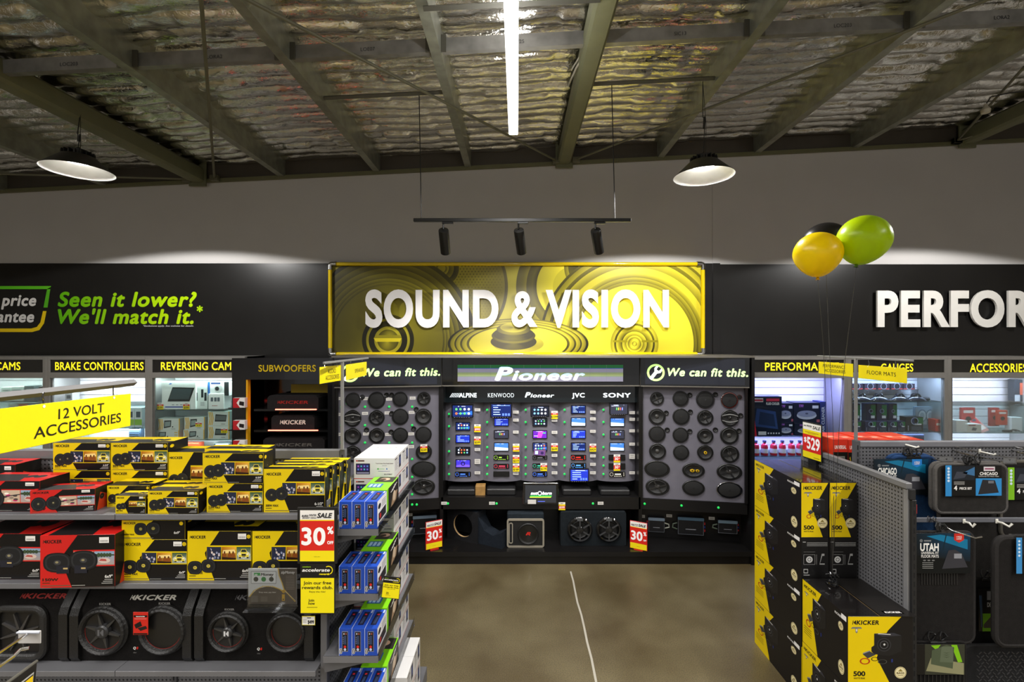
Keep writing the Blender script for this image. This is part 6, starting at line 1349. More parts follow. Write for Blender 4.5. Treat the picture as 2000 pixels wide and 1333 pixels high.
# ---- end cap beside the aisle: shelves facing right
EX, E0, E1 = -1.083, 2.55, 3.40
EL = thing('end_cap_shelving', 'grey end shelving of blue, green and white cartons facing the aisle', 'shelving', (0, 0, 0))
g = G('peg_y'); g.box(EX, EX + .014, E0 + .035, E1 - .035, .1, 1.63, (1, 1, 1)); g.build('back_panel', EL)
g = G('steel'); g.box(EX - .008, EX + .03, E0 + .002, E1, 1.6305, 1.667, '7b7b7c', b=.003); g.box(EX - .006, EX + .03, E0, E0 + .034, 0, 1.629, '68686b', b=.003); g.box(EX - .006, EX + .03, E1 - .034, E1, 0, 1.629, '68686b', b=.003); g.build('frame', EL)
EZ = (1.53, 1.178, .84, .5)
sx0, sx1 = EX + .032, -.755
for z in EZ:
    g = G('steel'); g.box(sx0, sx1, 2.5, E1 - .01, z - .01, z, '707073'); g.box(sx1 - .003, sx1 + .001, 2.5, E1 - .01, z - .035, z, '77777a'); g.box(sx0, sx1, 2.498, 2.502, z - .035, z, '77777a'); g.build('shelf', EL)
    g = G('steel'); g.M = frame((0, 2.515, 0), (1, 0, 0), (0, 0, 1)); g.prism([(sx0, z - .1), (sx1 - .03, z - .036), (sx1 - .01, z - .0105), (sx0, z - .0105)], -.003, 0, '626265'); g.build('shelf_bracket', EL)
    g = G('acrylic'); g.M = frame((sx1 + .002, 0, 0), (0, 1, 0), (0, 0, 1)); g.prism([(2.505, z - .03), (E1 - .02, z - .03), (E1 - .02, z + .03), (2.505, z + .03)], .0, .002, (1, 1, 1)); g.build('clear_shelf_lip', EL)
g = G('steel'); g.box(sx0, -.665, 2.55, E1, .05, .15, '6d6d70', b=.003); g.build('base_shelf', EL)
def solo(name, label, w, d, h, col, x, y, z, arts, group, cat='box', rz=0):
    """carton with origin at its near left bottom corner; arts: (face, fn)"""
    g = G('card'); g.box(0, w, 0, d, 0, h, col, b=.001); o = g.build(name, label=label, cat=cat, group=group); o.matrix_basis = Matrix.Translation((x, y, z)) @ Matrix.Rotation(rz, 4, 'Z')
    key = (name, round(w, 3), round(d, 3), round(h, 3))
    for face, fn in arts:
        k2 = (key, face, fn.__name__)
        if k2 not in SLATS:
            g = G('print'); g.lay = .0004
            if face == 'front': g.M = front(0, 0, 0); fn(g, w, h)
            elif face == 'right': g.M = frame((w, 0, 0), (0, 1, 0), (0, 0, 1)); fn(g, d, h)
            elif face == 'left': g.M = frame((0, d, 0), (0, -1, 0), (0, 0, 1)); fn(g, d, h)
            elif face == 'top': g.M = frame((0, 0, h), (1, 0, 0), (0, 1, 0)); fn(g, w, d)
            SLATS[k2] = g.mesh('printed_' + face)
        link(SLATS[k2], 'printed_' + face, o)
    return o
def b_front(g, w, h):
    g.rect(.0, 0, .03 * w, h, 'c8d0e4', 1); g.rect(.24 * w, .15 * h, .72 * w, .9 * h, '8a8894', 1); g.rect(.27 * w, .17 * h, .69 * w, .88 * h, '14141c', 1.5)
    g.rect(.38 * w, .42 * h, .58 * w, .74 * h, '33405e', 2); g.disc(.48 * w, .33 * h, .1 * w, 'd02a24', 2, ry=.05 * h); g.disc(.48 * w, .23 * h, .1 * w, 'b9c2dc', 2, ry=.05 * h); g.rect(.36 * w, .78 * h, .44 * w, .84 * h, 'c8c8d0', 2); g.rect(.52 * w, .78 * h, .6 * w, .84 * h, 'b05a4a', 2)
    for k in range(4): g.rect(.33 * w, (.45 + .07 * k) * h, .36 * w, (.48 + .07 * k) * h, '8a98c0', 2)
    g.disc(.15 * w, .17 * h, .12 * w, 'e8e6e4', 2, ry=.11 * h); g.disc(.15 * w, .17 * h, .1 * w, '16161c', 2.5, ry=.095 * h); g.rect(.12 * w, .1 * h, .18 * w, .24 * h, 'd8d4d0', 3)
def b_top(g, w, h):
    g.rect(.0, 0, .03 * w, h, 'c8d0e4', 1); g.poly([(.3 * w, .18 * h), (.75 * w, .18 * h), (.75 * w, .86 * h), (.3 * w, .86 * h)], '20203a', 1.5); g.rect(.42 * w, .25 * h, .62 * w, .6 * h, '3a486a', 2); g.disc(.52 * w, .72 * h, .1 * w, 'c82a30', 2); g.rect(.82 * w, .8 * h, .95 * w, .97 * h, 'b9c2dc', 2)
def b_right(g, w, h):
    g.rect(0, 0, w, h, 'e4e2e6', 1); g.rect(.0, 0, w, .06 * h, '2446a4', 1.5); g.disc(.22 * w, .75 * h, .14 * w, '1c1c22', 2, ry=.1 * h); g.poly([(.12 * w, .2 * h), (.9 * w, .2 * h), (.9 * w, .55 * h), (.12 * w, .5 * h)], '24222e', 2); g.disc(.3 * w, .36 * h, .08 * w, 'c02a2a', 2.5)
    for k in range(4): g.rect(.45 * w, (.62 + .07 * k) * h, .9 * w, (.645 + .07 * k) * h, '77757c', 2)
def g_top(g, w, h):
    g.poly([(.2 * w, .58 * h), (.95 * w, .58 * h), (.95 * w, .98 * h), (.25 * w, .98 * h)], '2a2622', 1.5); g.disc(.55 * w, .8 * h, .2 * w, 'c9a488', 2, ry=.1 * h); g.disc(.48 * w, .78 * h, .12 * w, '3a2a20', 2.5, ry=.07 * h); g.rect(.12 * w, .18 * h, .66 * w, .46 * h, '2f5f9c', 1.5)
    for k in range(3): g.rect((.16 + .16 * k) * w, .22 * h, (.27 + .16 * k) * w, .42 * h, 'a8c8e0', 2)
def g_front(g, w, h): g.rect(.06 * w, .5 * h, .2 * w, .95 * h, '2fa2d8', 1); g.rect(.3 * w, .5 * h, .44 * w, .95 * h, '2a3c24', 1); g.rect(.6 * w, .2 * h, .9 * w, .6 * h, '4c8a14', 1)
def g_right(g, w, h):
    g.rect(.12 * w, 0, w, h, '1d1a17', 1); g.poly([(.3 * w, .1 * h), (.75 * w, .2 * h), (.9 * w, .55 * h), (.5 * w, .6 * h)], '9c8064', 2); g.disc(.6 * w, .45 * h, .12 * w, 'c8b49a', 2.5)
    for k in range(4): g.rect((.3 + .1 * k) * w, (.72 + .04 * k) * h, (.55 + .1 * k) * w, (.76 + .04 * k) * h, 'd8d6d2', 2)
def w_front(g, w, h):
    g.rect(0, 0, w, .03 * h, 'c2402c', 1); g.disc(.075 * w, .87 * h, .02 * w, 'b8301c', 2); g.rect(.1 * w, .84 * h, .26 * w, .9 * h, '4a2a24', 2); g.rect(.05 * w, .22 * h, .4 * w, .74 * h, '17162a', 1); g.rect(.07 * w, .38 * h, .38 * w, .7 * h, '2c2a66', 2)
    for i in range(4):
        for j in range(2): g.disc((.11 + .075 * i) * w, (.46 + .15 * j) * h, .022 * w, ['5a8ae0', 'b45ac8', '4ac0c8', '7a6ae0'][(i + j) % 4], 3, n=8)
    g.rect(.07 * w, .25 * h, .38 * w, .33 * h, '8a88a8', 2); g.text('Touch Screen Multi-Media System', .98 * w, .72 * h, .05 * h, '5a3a3a', 2, bold=.01, w=.44 * w, al='r'); g.text('Universal', .76 * w, .62 * h, .04 * h, '5a4a4a', 2, bold=0, al='c'); g.disc(.6 * w, .48 * h, .02 * w, '4ab04a', 2); g.rect(.63 * w, .47 * h, .76 * w, .49 * h, '8ab88a', 2); g.disc(.82 * w, .48 * h, .018 * w, '4a7ac8', 2); g.rect(.6 * w, .36 * h, .9 * w, .38 * h, '7a7ab0', 2); g.text('AV-UT29AC', .95 * w, .2 * h, .05 * h, '2a2a2a', 2, bold=.03, al='r')
def w_right(g, w, h):
    g.rect(0, 0, w, .03 * h, 'c2402c', 1); g.rect(.62 * w, .3 * h, .86 * w, .9 * h, '1c1c28', 1); g.rect(.65 * w, .45 * h, .83 * w, .8 * h, '3a4a80', 2)
    for k in range(6): g.rect(.1 * w, (.35 + .08 * k) * h, (.4 + .1 * (k % 2)) * w, (.37 + .08 * k) * h, '8a8888', 2)
    g.rect(.1 * w, .84 * h, .4 * w, .9 * h, '3a2a2a', 2)
def w_top(g, w, h): g.ring(.5 * w, .4 * h, .14 * w, .17 * w, '5a5a58', 1, a0=.5, a1=2.6, ky=.2, n=8); g.disc(.25 * w, .5 * h, .03 * w, '6a6a68', 1, ry=.012 * w, n=8); g.disc(.75 * w, .5 * h, .03 * w, '6a6a68', 1, ry=.012 * w, n=8)
SHN = ('top', 'second', 'third', 'fourth')
for s, z in enumerate(EZ):
    z += .0006
    for i in range(3):
        solo('head_unit_carton', 'blue head unit carton, %s of three at the near end of the %s end shelf' % (('left', 'middle', 'right')[i], SHN[s]), .069, .18, .147, '2448a8', -.968 + .0698 * i, 2.503, z, (('front', b_front), ('top', b_top), ('right', b_right)), 'blue head unit cartons')
    solo('alarm_carton', 'lime green carton behind the blue ones on the %s end shelf' % SHN[s], .153, .262, .15, '7cc61c', -.913, 2.69, z, (('front', g_front), ('top', g_top), ('right', g_right)), 'green cartons on the end shelves')
    if s < 4:
        for j in range(2):
            for k in range(2):
                solo('media_carton', 'white touchscreen system carton, %s of the %s stack on the %s end shelf' % (('lower', 'upper')[k], ('nearer', 'farther')[j], SHN[s]), .258, .199, .1335, 'd6d4d2', -1.049, 2.962 + .2 * j, z + .1342 * k, (('front', w_front), ('right', w_right), ('top', w_top)), 'white touchscreen cartons')
for j in range(2):
    for k in range(2):
        solo('media_carton', 'blank topped white carton, %s of the %s pair standing on the base shelf' % (('lower', 'upper')[k], ('nearer', 'farther')[j]), .28, .195, .154, 'd6d4d2', -.965, 2.86 + .197 * j, .1506 + .1545 * k, (('front', w_front), ('right', w_right)), 'white touchscreen cartons')
# cards on the shelf edges
KY = 2.40
t = salecard('sale_sign', 'tall thirty percent off sign in a black holder on the gondola end', Matrix.Translation((XX(619.5, KY), KY, ZZ(1099, KY))), 71 * KY / F, 104 * KY / F, bezel='151515')
t = thing('rewards_sign', 'black and yellow rewards club sign below the thirty percent sign', 'sign', (XX(620, KY), KY, ZZ(1201, KY))); w, h = 68 * KY / F, 102 * KY / F
g = G('plastic'); g.box(-w / 2, w / 2, 0, .008, 0, h, '161616', b=.003); g.build('holder', t)
def rewards(g, w, h):
    g.lay = .0004
    g.rect(.02 * w, .03 * h, .98 * w, .7 * h, 'f2e116', 1); g.rect(.02 * w, .7 * h, .98 * w, .98 * h, '171615', 1); g.text('autobarn', .07 * w, .905 * h, .022 * h, '9ad020', 2, bold=.03, w=.24 * w, shear=.2); g.text('accelerate', .06 * w, .825 * h, .058 * h, 'f6f4f0', 2, bold=.024, w=.8 * w, shear=.2, res=5); g.text('rewards', .55 * w, .76 * h, .035 * h, 'f2e116', 2, bold=.04, w=.3 * w, shear=.2); g.ring(.82 * w, .85 * h, .1 * w, .125 * w, 'f2e116', 2, a0=-1.2, a1=2.2, n=14)
    g.text('Join our free', .5 * w, .58 * h, .058 * h, '1f1c10', 2, bold=.022, al='c', w=.8 * w, res=4); g.text('rewards club.', .5 * w, .49 * h, .058 * h, '1f1c10', 2, bold=.022, al='c', w=.88 * w, res=4); g.text('Enjoy the ride!', .5 * w, .425 * h, .026 * h, '1f1c10', 2, bold=.01, al='c', w=.46 * w); g.text('Join', .24 * w, .25 * h, .05 * h, '1f1c10', 2, bold=.025); g.text('now', .24 * w, .19 * h, .05 * h, '1f1c10', 2, bold=.025); g.rect(.2 * w, .135 * h, .5 * w, .145 * h, '6a6214', 2)
g = G('print'); g.M = front(-w / 2, -.0003, 0); rewards(g, w, h); g.build('printed_face', t)
t = thing('rewards_tag', 'small tilted black and yellow rewards tag on the clear lip of an end shelf', 'tag', at(762, 1170, 2.46)); t.rotation_euler = (0, math.radians(6), 0); w, h = .094, .118
g = G('plastic'); g.box(-w / 2, w / 2, 0, .003, 0, h, '161616', b=.001); g.build('card', t); g = G('print'); g.M = front(-w / 2, -.0003, 0); rewards(g, w, h); g.build('printed_face', t)
g = G('plastic'); g.M = frame((-.07, 0, 0), (0, 1, 0), (0, 0, 1)); g.box(.004, .04, h * .5, h * .6, -.01, .04, '2a2a2a'); g.build('clip', t)
t = thing('price_ticket', 'white and yellow edged price ticket of the right twin subwoofer', 'price ticket', at(602.5, 1222, KY + .03)); w, h = 26 * KY / F, 18 * KY / F
g = G('paper'); g.box(-w / 2, w / 2, 0, .0015, 0, h, 'e8d81c'); g.build('card', t); g = G('print'); g.M = front(-w / 2, -.0003, 0); g.lay = .0003; g.rect(.03 * w, .06 * h, .97 * w, .94 * h, 'f2f0ec', 1); g.text('$499', .93 * w, .18 * h, .36 * h, '1a1a1a', 2, bold=.05, al='r', w=.48 * w); g.rect(.4 * w, .76 * h, .7 * w, .86 * h, '5a5a58', 2)
for k in range(3): g.rect(.08 * w, (.3 + .14 * k) * h, .36 * w, (.34 + .14 * k) * h, '9a9a98', 2)
g.build('printed_face', t)
for nm in ('sale_sign', 'rewards_sign'):
    o = bpy.data.objects[nm]; zc = LZ[1] if nm == 'rewards_sign' else LZ[0]; g = G('plastic'); zz_ = zc - o.location.z - .02
    g.box(-.02, .02, .0085, 2.4965 - KY, zz_ - .005, zz_ + .005, '161616'); g.build('shelf_arm', o)
g = G('plastic'); g.box(-.01, .01, .002, .0665, .02, .024, '161616'); g.build('shelf_arm', t)
# acrylic stand with the zip leaflet
ZY = 2.42
t = thing('leaflet_holder', 'clear acrylic holder with a zip fastener leaflet on the second shelf edge', 'leaflet holder', (XX(532, ZY), ZY, ZZ(1187, ZY))); w, h = 94 * ZY / F, 70 * ZY / F; zb = 6 * ZY / F
g = G('acrylic'); g.box(-w / 2 - .004, w / 2 + .004, -.004, -.002, 0, h + zb, (1, 1, 1)); g.box(-w / 2 - .004, w / 2 + .004, .006, .008, 0, h + zb, (1, 1, 1)); g.box(-w / 2 - .004, w / 2 + .004, -.05, -.0045, 0, .003, (1, 1, 1)); g.box(-w / 2, w / 2, 2.4965 - ZY, .008, h * .72, h * .72 + .003, (1, 1, 1)); g.build('clear_stand', t)
g = G('paper'); g.box(-w / 2, w / 2, 0, .002, zb, zb + h, 'c6c8c6'); lf = g.build('leaflet', t)
g = G('print'); g.M = front(-w / 2, -.0002, zb); g.lay = .0003
zp = [(.62, 1), (.64, .8), (.7, .6), (.74, .42)]; za = [(.03, .22), (.12, .38), (.3, .5), (.5, .5), (.66, .42), (.74, .34)]
g.poly([(.62 * w, h), (.66 * w, .75 * h), (.74 * w, .42 * h), (w, .08 * h), (w, h)], '463e38', 1); g.poly([(0, 0), (w, 0), (w, .08 * h), (.74 * w, .38 * h), (.6 * w, .46 * h), (.4 * w, .5 * h), (.2 * w, .44 * h), (.05 * w, .26 * h), (0, .2 * h)], '4a423a', 1)
def zipteeth(P):
    for (a, b_), (c, d) in zip(P, P[1:]):
        for k in range(6): x, y = a + (c - a) * k / 6, b_ + (d - b_) * k / 6; g.rect((x - .012) * w, (y - .012) * h, (x + .012) * w, (y + .014) * h, 'c9a63a', 2 + .1 * (k % 2))
zipteeth(zp); zipteeth(za); zipteeth([(.74, .42), (.86, .24), (.99, .06)]); g.disc(.735 * w, .36 * h, .035 * w, 'a88424', 3); g.rect(.7 * w, .1 * h, .76 * w, .28 * h, 'b8922c', 3); g.disc(.73 * w, .14 * h, .016 * w, '4a423a', 3.4)
g.rect(.06 * w, .58 * h, .58 * w, .92 * h, '3a3a38', 1.5); g.rect(.066 * w, .59 * h, .574 * w, .91 * h, 'd6d8d6', 1.7); g.rect(.12 * w, .8 * h, .25 * w, .88 * h, '3fa050', 2); g.text('zip', .13 * w, .81 * h, .05 * h, 'e8f4e8', 3, bold=.03, shear=.2); g.text('Money', .26 * w, .8 * h, .07 * h, '2a2a2a', 2, bold=.04, w=.27 * w, shear=.15)
for k in range(3): g.disc((.16 + .16 * k) * w, .7 * h, .05 * w, '3a3f3a' if k != 1 else '2f8040', 2)
g.text('zipMoney', .68 * w, .86 * h, .07 * h, 'c8c6c2', 2, bold=.03, w=.29 * w, shear=.15); g.text('Shop now, pay later', .22 * w, .32 * h, .04 * h, 'c4c0b8', 2, bold=.01, w=.36 * w)
for k in range(9): g.rect(.78 * w, (.42 + .045 * k) * h, .96 * w, (.432 + .045 * k) * h, '7a726a', 2)
g.rect(.06 * w, .06 * h, .2 * w, .24 * h, '5a5650', 2); g.rect(.26 * w, .08 * h, .4 * w, .22 * h, '58524a', 2); g.build('printed_leaflet', t)
# ================================================================== right-hand shelving: wing panel, pegboard, mats
WX = 2.43
WG = thing('wing_shelving', 'grey perforated end panel right of the stacked black and yellow cartons', 'shelving', (0, 0, 0))
g = G('peg_y'); g.box(WX, WX + .014, 2.9, 3.9, .1, 1.628, (1, 1, 1)); g.build('back_panel', WG)
g = G('steel'); g.box(WX - .014, WX + .026, 2.862, 3.94, 1.629, 1.668, '7b7b7c', b=.004); g.box(WX - .004, WX + .026, 2.862, 2.897, 0, 1.628, '8a8a8c', b=.003); g.box(WX - .004, WX + .026, 3.903, 3.94, 0, 1.628, '77777a', b=.003); g.build('frame', WG)
g = G('matte'); g.box(WX - .006, WX + .03, 2.84, 2.861, 1.57, 1.635, '131313', b=.004); g.build('corner_clip', WG)
g = G('steel'); g.box(WX + .006, WX + .034, 2.84, 2.8615, 0, 1.569, '2a2a2b', b=.002); up = g.build('front_upright', WG)
g = G('matte')
for k in range(26): g.box(WX + .016, WX + .022, 2.8385, 2.8399, 1.53 - .055 * k, 1.562 - .055 * k, '050505')
g.build('slots', up, kind='stuff')
g = G('paint'); g.box(WX + .036, WX + .046, 2.85, 2.86, 1.48, 1.54, 'c8281c', b=.003); g.build('red_clip', WG)

PY = 3.38; PX0, PX1 = 2.475, 5.2
PGD = thing('pegboard_gondola', 'grey pegboard shelving hung with car floor mats at the right', 'shelving', (0, 0, 0))
g = G('peg_x'); g.box(PX0 + .034, PX1, PY, PY + .012, .1, 1.775, (1, 1, 1)); g.build('back_panel', PGD)
g = G('steel'); g.box(PX0 + .034, PX1, PY - .012, PY + .03, 1.7755, 1.817, '85858a', b=.004); g.build('top_rail', PGD)
upright(PGD, PX0 + .017, PY + .01, 1.822)
g = G('steel'); g.box(PX0 + .1, PX1, 3.008, 3.02, 1.366, 1.396, '6f7076', b=.002); g.box(PX0 + .1, PX0 + .12, 3.0205, PY - .001, 1.37, 1.392, '6f7076'); g.build('hang_rail', PGD)
g = G('steel'); g.box(PX0 + .036, PX1, PY - .45, PY - .001, .04, .14, '55565a'); g.build('base_shelf', PGD)
# rear shelf with the red cartons seen over the top
g = G('steel'); g.box(2.46, 3.9, 3.56, 3.95, 1.5, 1.52, '6d6d70'); g.box(2.46, 3.9, PY + .0125, 3.56, 1.5, 1.51, '6d6d70'); g.build('rear_shelf', PGD)
def r_front(g, w, h):
    g.rect(0, 0, w, .62 * h, '16150f', 1); g.rect(0, .62 * h, w, h, 'cf3220', 1); g.text('UNIVERSAL', .1 * w, .72 * h, .1 * h, 'f2e0d8', 2, bold=.03, w=.8 * w); g.rect(.3 * w, .02 * h, .8 * w, .5 * h, '8a8880', 2); g.rect(.36 * w, .06 * h, .74 * w, .46 * h, '4a4a46', 3); g.poly([(.08 * w, .45 * h), (.2 * w, .3 * h), (.14 * w, .5 * h)], 'd8b820', 2)
def r_top(g, w, h): g.rect(.1 * w, .2 * h, .8 * w, .5 * h, 'ea6a4a', 1); g.rect(.2 * w, .3 * h, .6 * w, .38 * h, 'f0c8b8', 2)
for i in range(6):
    solo('battery_charger_carton', ('red carton nearest the price sign behind the pegboard', 'red carton just left of the floor mat sign pole', 'red carton right behind the floor mat sign pole', 'fourth red carton peeking over the pegboard', 'fifth red carton peeking over the pegboard', 'last red carton peeking over the pegboard')[i], .115, .3, .262 - .004 * (i % 2), 'd63a22', 2.468 + .119 * i, 3.6, 1.5206, (('front', r_front), ('top', r_top)), 'red cartons behind the pegboard')
# hooks on the pegboard
def peghook(x, y0, z, ln, plate=True, lab=None, dx=0, wire='9a9a9c'):
    g = G('chrome'); g.tube([(x, y0, z), (x + dx * .2, y0 - ln * .2, z - .004), (x + dx, y0 - ln, z - .012), (x + dx, y0 - ln - .015, z + .012)], .0032, wire, n=6); o = g.build('peg_hook', PGD, smooth=S30)
    g = G('chrome'); g.tube([(x, y0, z + .03), (x + dx, y0 - ln - .01, z + .024)], .0024, wire, n=6); g.build('label_wire', o, smooth=S30)
    if plate: g = G('acrylic'); g.box(x + dx - .045, x + dx + .045, y0 - ln - .016, y0 - ln - .013, z - .02, z + .028, (1, 1, 1)); g.box(x + dx - .042, x + dx + .042, y0 - ln - .0128, y0 - ln - .0115, z - .012, z + .02, 'b9bcc0', 'paper'); g.build('label_plate', o)
for px, py, ln, pl, dx in ((1772, 884, .22, True, .07), (1868, 884, .24, True, .12), (1985, 884, .22, False, .1), (1860, 880, .12, False, .05), (1975, 880, .14, False, .05)):
    peghook(XX(px, PY), PY - .001, ZZ(py, PY), ln, pl, None, dx)
for px, py, q in ((1765, 868, 'nearer the pole'), (1912, 882, 'farther from the pole')):
    g = G('plastic'); g.tube([(0, 0, 0), (.015, -.03, -.004), (.045, -.06, -.012), (.055, -.066, .0)], .0065, 'e2dfd4', n=8); g.box(-.009, .01, -.008, 0, -.015, .018, 'e2dfd4', b=.003); o = g.build('white_hook', PGD, smooth=S30)
    o.location = (XX(px, PY), PY - .001, ZZ(py, PY))
for px, q in ((1884, 'a'), (1948, 'b')):
    g = G('plastic'); g.tube([(0, 0, 0), (.008, -.03, .002), (.03 if q == 'b' else .01, -.05, -.014), (.045 if q == 'b' else .02, -.056, .008)], .007, 'd8d5ca', n=8); g.box(-.009, .009, -.008, 0, -.012, .018, 'd8d5ca', b=.003); o = g.build('white_hook', PGD, smooth=S30); o.location = (XX(px, 3.0), 3.007, ZZ(1020, 3.0))
g = G('chrome'); xh = XX(1822, 3.0); g.tube([(xh, 3.006, 1.39), (xh + .03, 2.9, 1.36), (xh + .1, 2.82, 1.345), (xh + .12, 2.8, 1.362)], .0045, 'd0d0d0'); g.build('prong_hook', PGD, smooth=S30)
g = G('chrome')
for q in (-.02, .015): g.tube([(xh + q, 3.004, 1.37), (xh + q, 2.995, 1.40), (xh + q, 3.012, 1.405), (xh + q, 3.024, 1.39)], .004, 'd8d8d8')
g.build('hook_frame', PGD, smooth=S30)

def matpoly(w, h, r, taper=0): return [(x * (1 - taper * (1 - (y / h))), y) for x, y in rr(-w / 2, 0, w / 2, h, r, 6)]
def carmat(label, px0, px1, py0, py1, Y, col, edge, r=.05, taper=0, th=.018, card=None, ribs=None, rz=0, lean=0, group='hanging floor mats', cat='floor mat', layers=1):
    x0, x1 = XX(px0, Y), XX(px1, Y); w = x1 - x0; z0, z1_ = ZZ(py1, Y), ZZ(py0, Y); h = z1_ - z0
    t = thing('floor_mat', label, cat, Matrix.Translation(((x0 + x1) / 2, Y, z0)) @ Matrix.Rotation(rz, 4, 'Z') @ Matrix.Rotation(lean, 4, 'X'), group)
    P = matpoly(w, h, r, taper)
    for k in range(layers):
        g = G('carpet'); g.M = frame((-.008 * k, .022 * k, .006 * k), (1, 0, 0), (0, 0, 1)); g.prism(P, -th, 0, col); g.build('pile_face' if not k else 'second_mat', t)
        g = G('fabric'); g.tube([(x - .008 * k, th / 2 + .022 * k, y + .006 * k) for x, y in P + P[:2]], th * .62, edge, n=8, cap=False); g.build('bound_edge', t, smooth=S30)
    if ribs:
        a, b_, c, d = ribs; g = G('leatherette')
        n = 14
        for k in range(n): u = a * w + (b_ - a) * w * k / (n - 1); g.tube([(u, -.001, c * h), (u, -.001, d * h)], .0042, '1c1b1a', n=6)
        g.build('heel_pad', t, smooth=S30, kind='stuff')
    if card:
        cx0, cx1, cy0, cy1, fn, base = card; X0, X1 = XX(cx0, Y) - (x0 + x1) / 2, XX(cx1, Y) - (x0 + x1) / 2; Z0, Z1 = ZZ(cy1, Y) - z0, ZZ(cy0, Y) - z0
        g = G('card'); g.box(X0, X1, -.02, -.0165, Z0, Z1, base, b=.001); g.box(X0 + .01, X1 - .01, -.0164, th + .006, Z1 - .004, Z1, 'c8c8c8', 'acrylic'); o = g.build('header_card', t)
        g = G('print'); g.M = front(X0, -.0203, Z0); g.lay = .0004; fn(g, X1 - X0, Z1 - Z0); g.build('printed_card', o)
    g = G('plastic'); rc = random.Random(int(px0)); zc = h + .012
    for q in range(5 if py0 < 1000 else 2):
        xx = rc.uniform(-.05, .05); g.tube([(xx + .03 * math.cos(a_ * .9 + q), .004 + .012 * math.sin(a_ * 1.3 + q), zc + .022 + .026 * math.sin(a_ * .9 + q)) for a_ in range(8)], .0045, '141414', n=6)
    g.box(-.05, .05, -.004, .004, h - .012, h + .006, '121212', b=.002); g.build('hanger', t, smooth=S30)
    return t
def c_teal(word, ribbon, sub):
    def f(g, w, h):
        vs = [(0, .45 * h), (w, .3 * h), (w, h), (0, h)]
        g.add([(a, b_, .4 * g.lay) for a, b_ in vs], [(0, 1, 2, 3)], [L('0a0d10'), L('0d1a24'), L('0a3c58'), L('0c1c26')], 'print')
        g.poly([(.2 * w, .93 * h), (.95 * w, .6 * h), (.95 * w, .85 * h), (.45 * w, .97 * h)], '0f6f96', 1); g.poly([(.55 * w, .98 * h), (.57 * w, .98 * h), (.51 * w, .6 * h), (.49 * w, .6 * h)], '06222e', 1.5)
        g.disc(.1 * w, .82 * h, .03 * w, '6a6e70', 2, n=10); g.rect(.15 * w, .8 * h, .28 * w, .835 * h, '7a7e80', 2)
        g.text(word, .08 * w, .57 * h, .18 * h, 'ecebe6', 2, bold=.04, w=.34 * w); g.text(sub, .1 * w, .49 * h, .055 * h, 'd8d6d2', 2, bold=.03, w=.32 * w); g.text('FLOOR MATS', .1 * w, .4 * h, .07 * h, 'd8d6d2', 2, bold=.03, w=.32 * w)
        g.poly([(.48 * w, .12 * h), (.95 * w, .16 * h), (.84 * w, .5 * h), (.72 * w, .6 * h), (.6 * w, .58 * h)], '34343a', 2); g.rect(.7 * w, .38 * h, .84 * w, .5 * h, '8a8c92', 3)
        g.poly([(.7 * w, 1.0 * h), (.88 * w, 1.0 * h), (.88 * w, .84 * h), (.79 * w, .77 * h), (.7 * w, .84 * h)], ribbon, 3); g.text('4 PIECE', .79 * w, .9 * h, .035 * h, 'f4e8e4', 4, bold=.02, al='c', w=.1 * w); g.text('CARPET', .79 * w, .85 * h, .035 * h, 'f4e8e4', 4, bold=.02, al='c', w=.1 * w)
        for k in range(4): g.rect(.12 * w, (.13 + .045 * k) * h, .32 * w, (.145 + .045 * k) * h, '8a8a88', 2)
        for k in range(3): g.disc((.16 + .08 * k) * w, .33 * h, .03 * w, '6a6a6a', 2, ry=.02 * h, n=8)
    return f
def c_photo(word, band):
    def f(g, w, h):
        g.rect(0, 0, .11 * w, h, band, 1); g.rect(.12 * w, .52 * h, .52 * w, .98 * h, '1a2028', 1); g.poly([(.14 * w, .55 * h), (.34 * w, .6 * h), (.4 * w, .78 * h), (.2 * w, .8 * h)], '3a3e48', 2); g.poly([(.3 * w, .75 * h), (.52 * w, .66 * h), (.52 * w, .95 * h)], '3c6c98', 2)
        g.rect(.12 * w, .05 * h, .52 * w, .5 * h, '0c0c0c', 1); g.text('4', .15 * w, .2 * h, .14 * h, 'e8e6e2', 2, bold=.04); g.text('PIECE SET', .25 * w, .22 * h, .07 * h, 'e8e6e2', 2, bold=.03, w=.22 * w)
        for k in range(3): g.rect(.15 * w, (.38 + .04 * k) * h, .34 * w, (.395 + .04 * k) * h, 'a8a6a2', 2)
        g.rect(.54 * w, .6 * h, w, h, '0e0d0d', 1); g.rect(.68 * w, .82 * h, .88 * w, .96 * h, 'd0c8cc', 2); g.rect(.7 * w, .87 * h, .86 * w, .91 * h, '8a3a5a', 3); g.text(word, .77 * w, .69 * h, .09 * h, 'f0eeea', 2, bold=.03, al='c', w=.32 * w); g.text('Universal Fit Floor Mats', .77 * w, .63 * h, .04 * h, 'c8c6c2', 2, bold=.01, al='c', w=.36 * w)
        g.rect(.54 * w, .02 * h, w, .58 * h, band, 1); g.poly([(.58 * w, .06 * h), (.95 * w, .12 * h), (.88 * w, .52 * h), (.66 * w, .54 * h)], '26262a', 2); g.rect(.76 * w, .42 * h, .86 * w, .5 * h, '6a6c72', 3)
        for k in range(5): g.disc(.055 * w, (.9 - .1 * k) * h, .025 * w, 'cfe2f0', 2, n=5)
    return f
carmat('navy blue carpet mat with tall teal header card beside the wing panel', 1736, 1833, 893, 1052, 3.23, '1b3555', '24406a', r=.08, th=.02, card=(1702, 1808, 896, 965, c_teal('CHICAGO', '2a7cc8', 'UNIVERSAL FIT'), '0d1114'), layers=2)
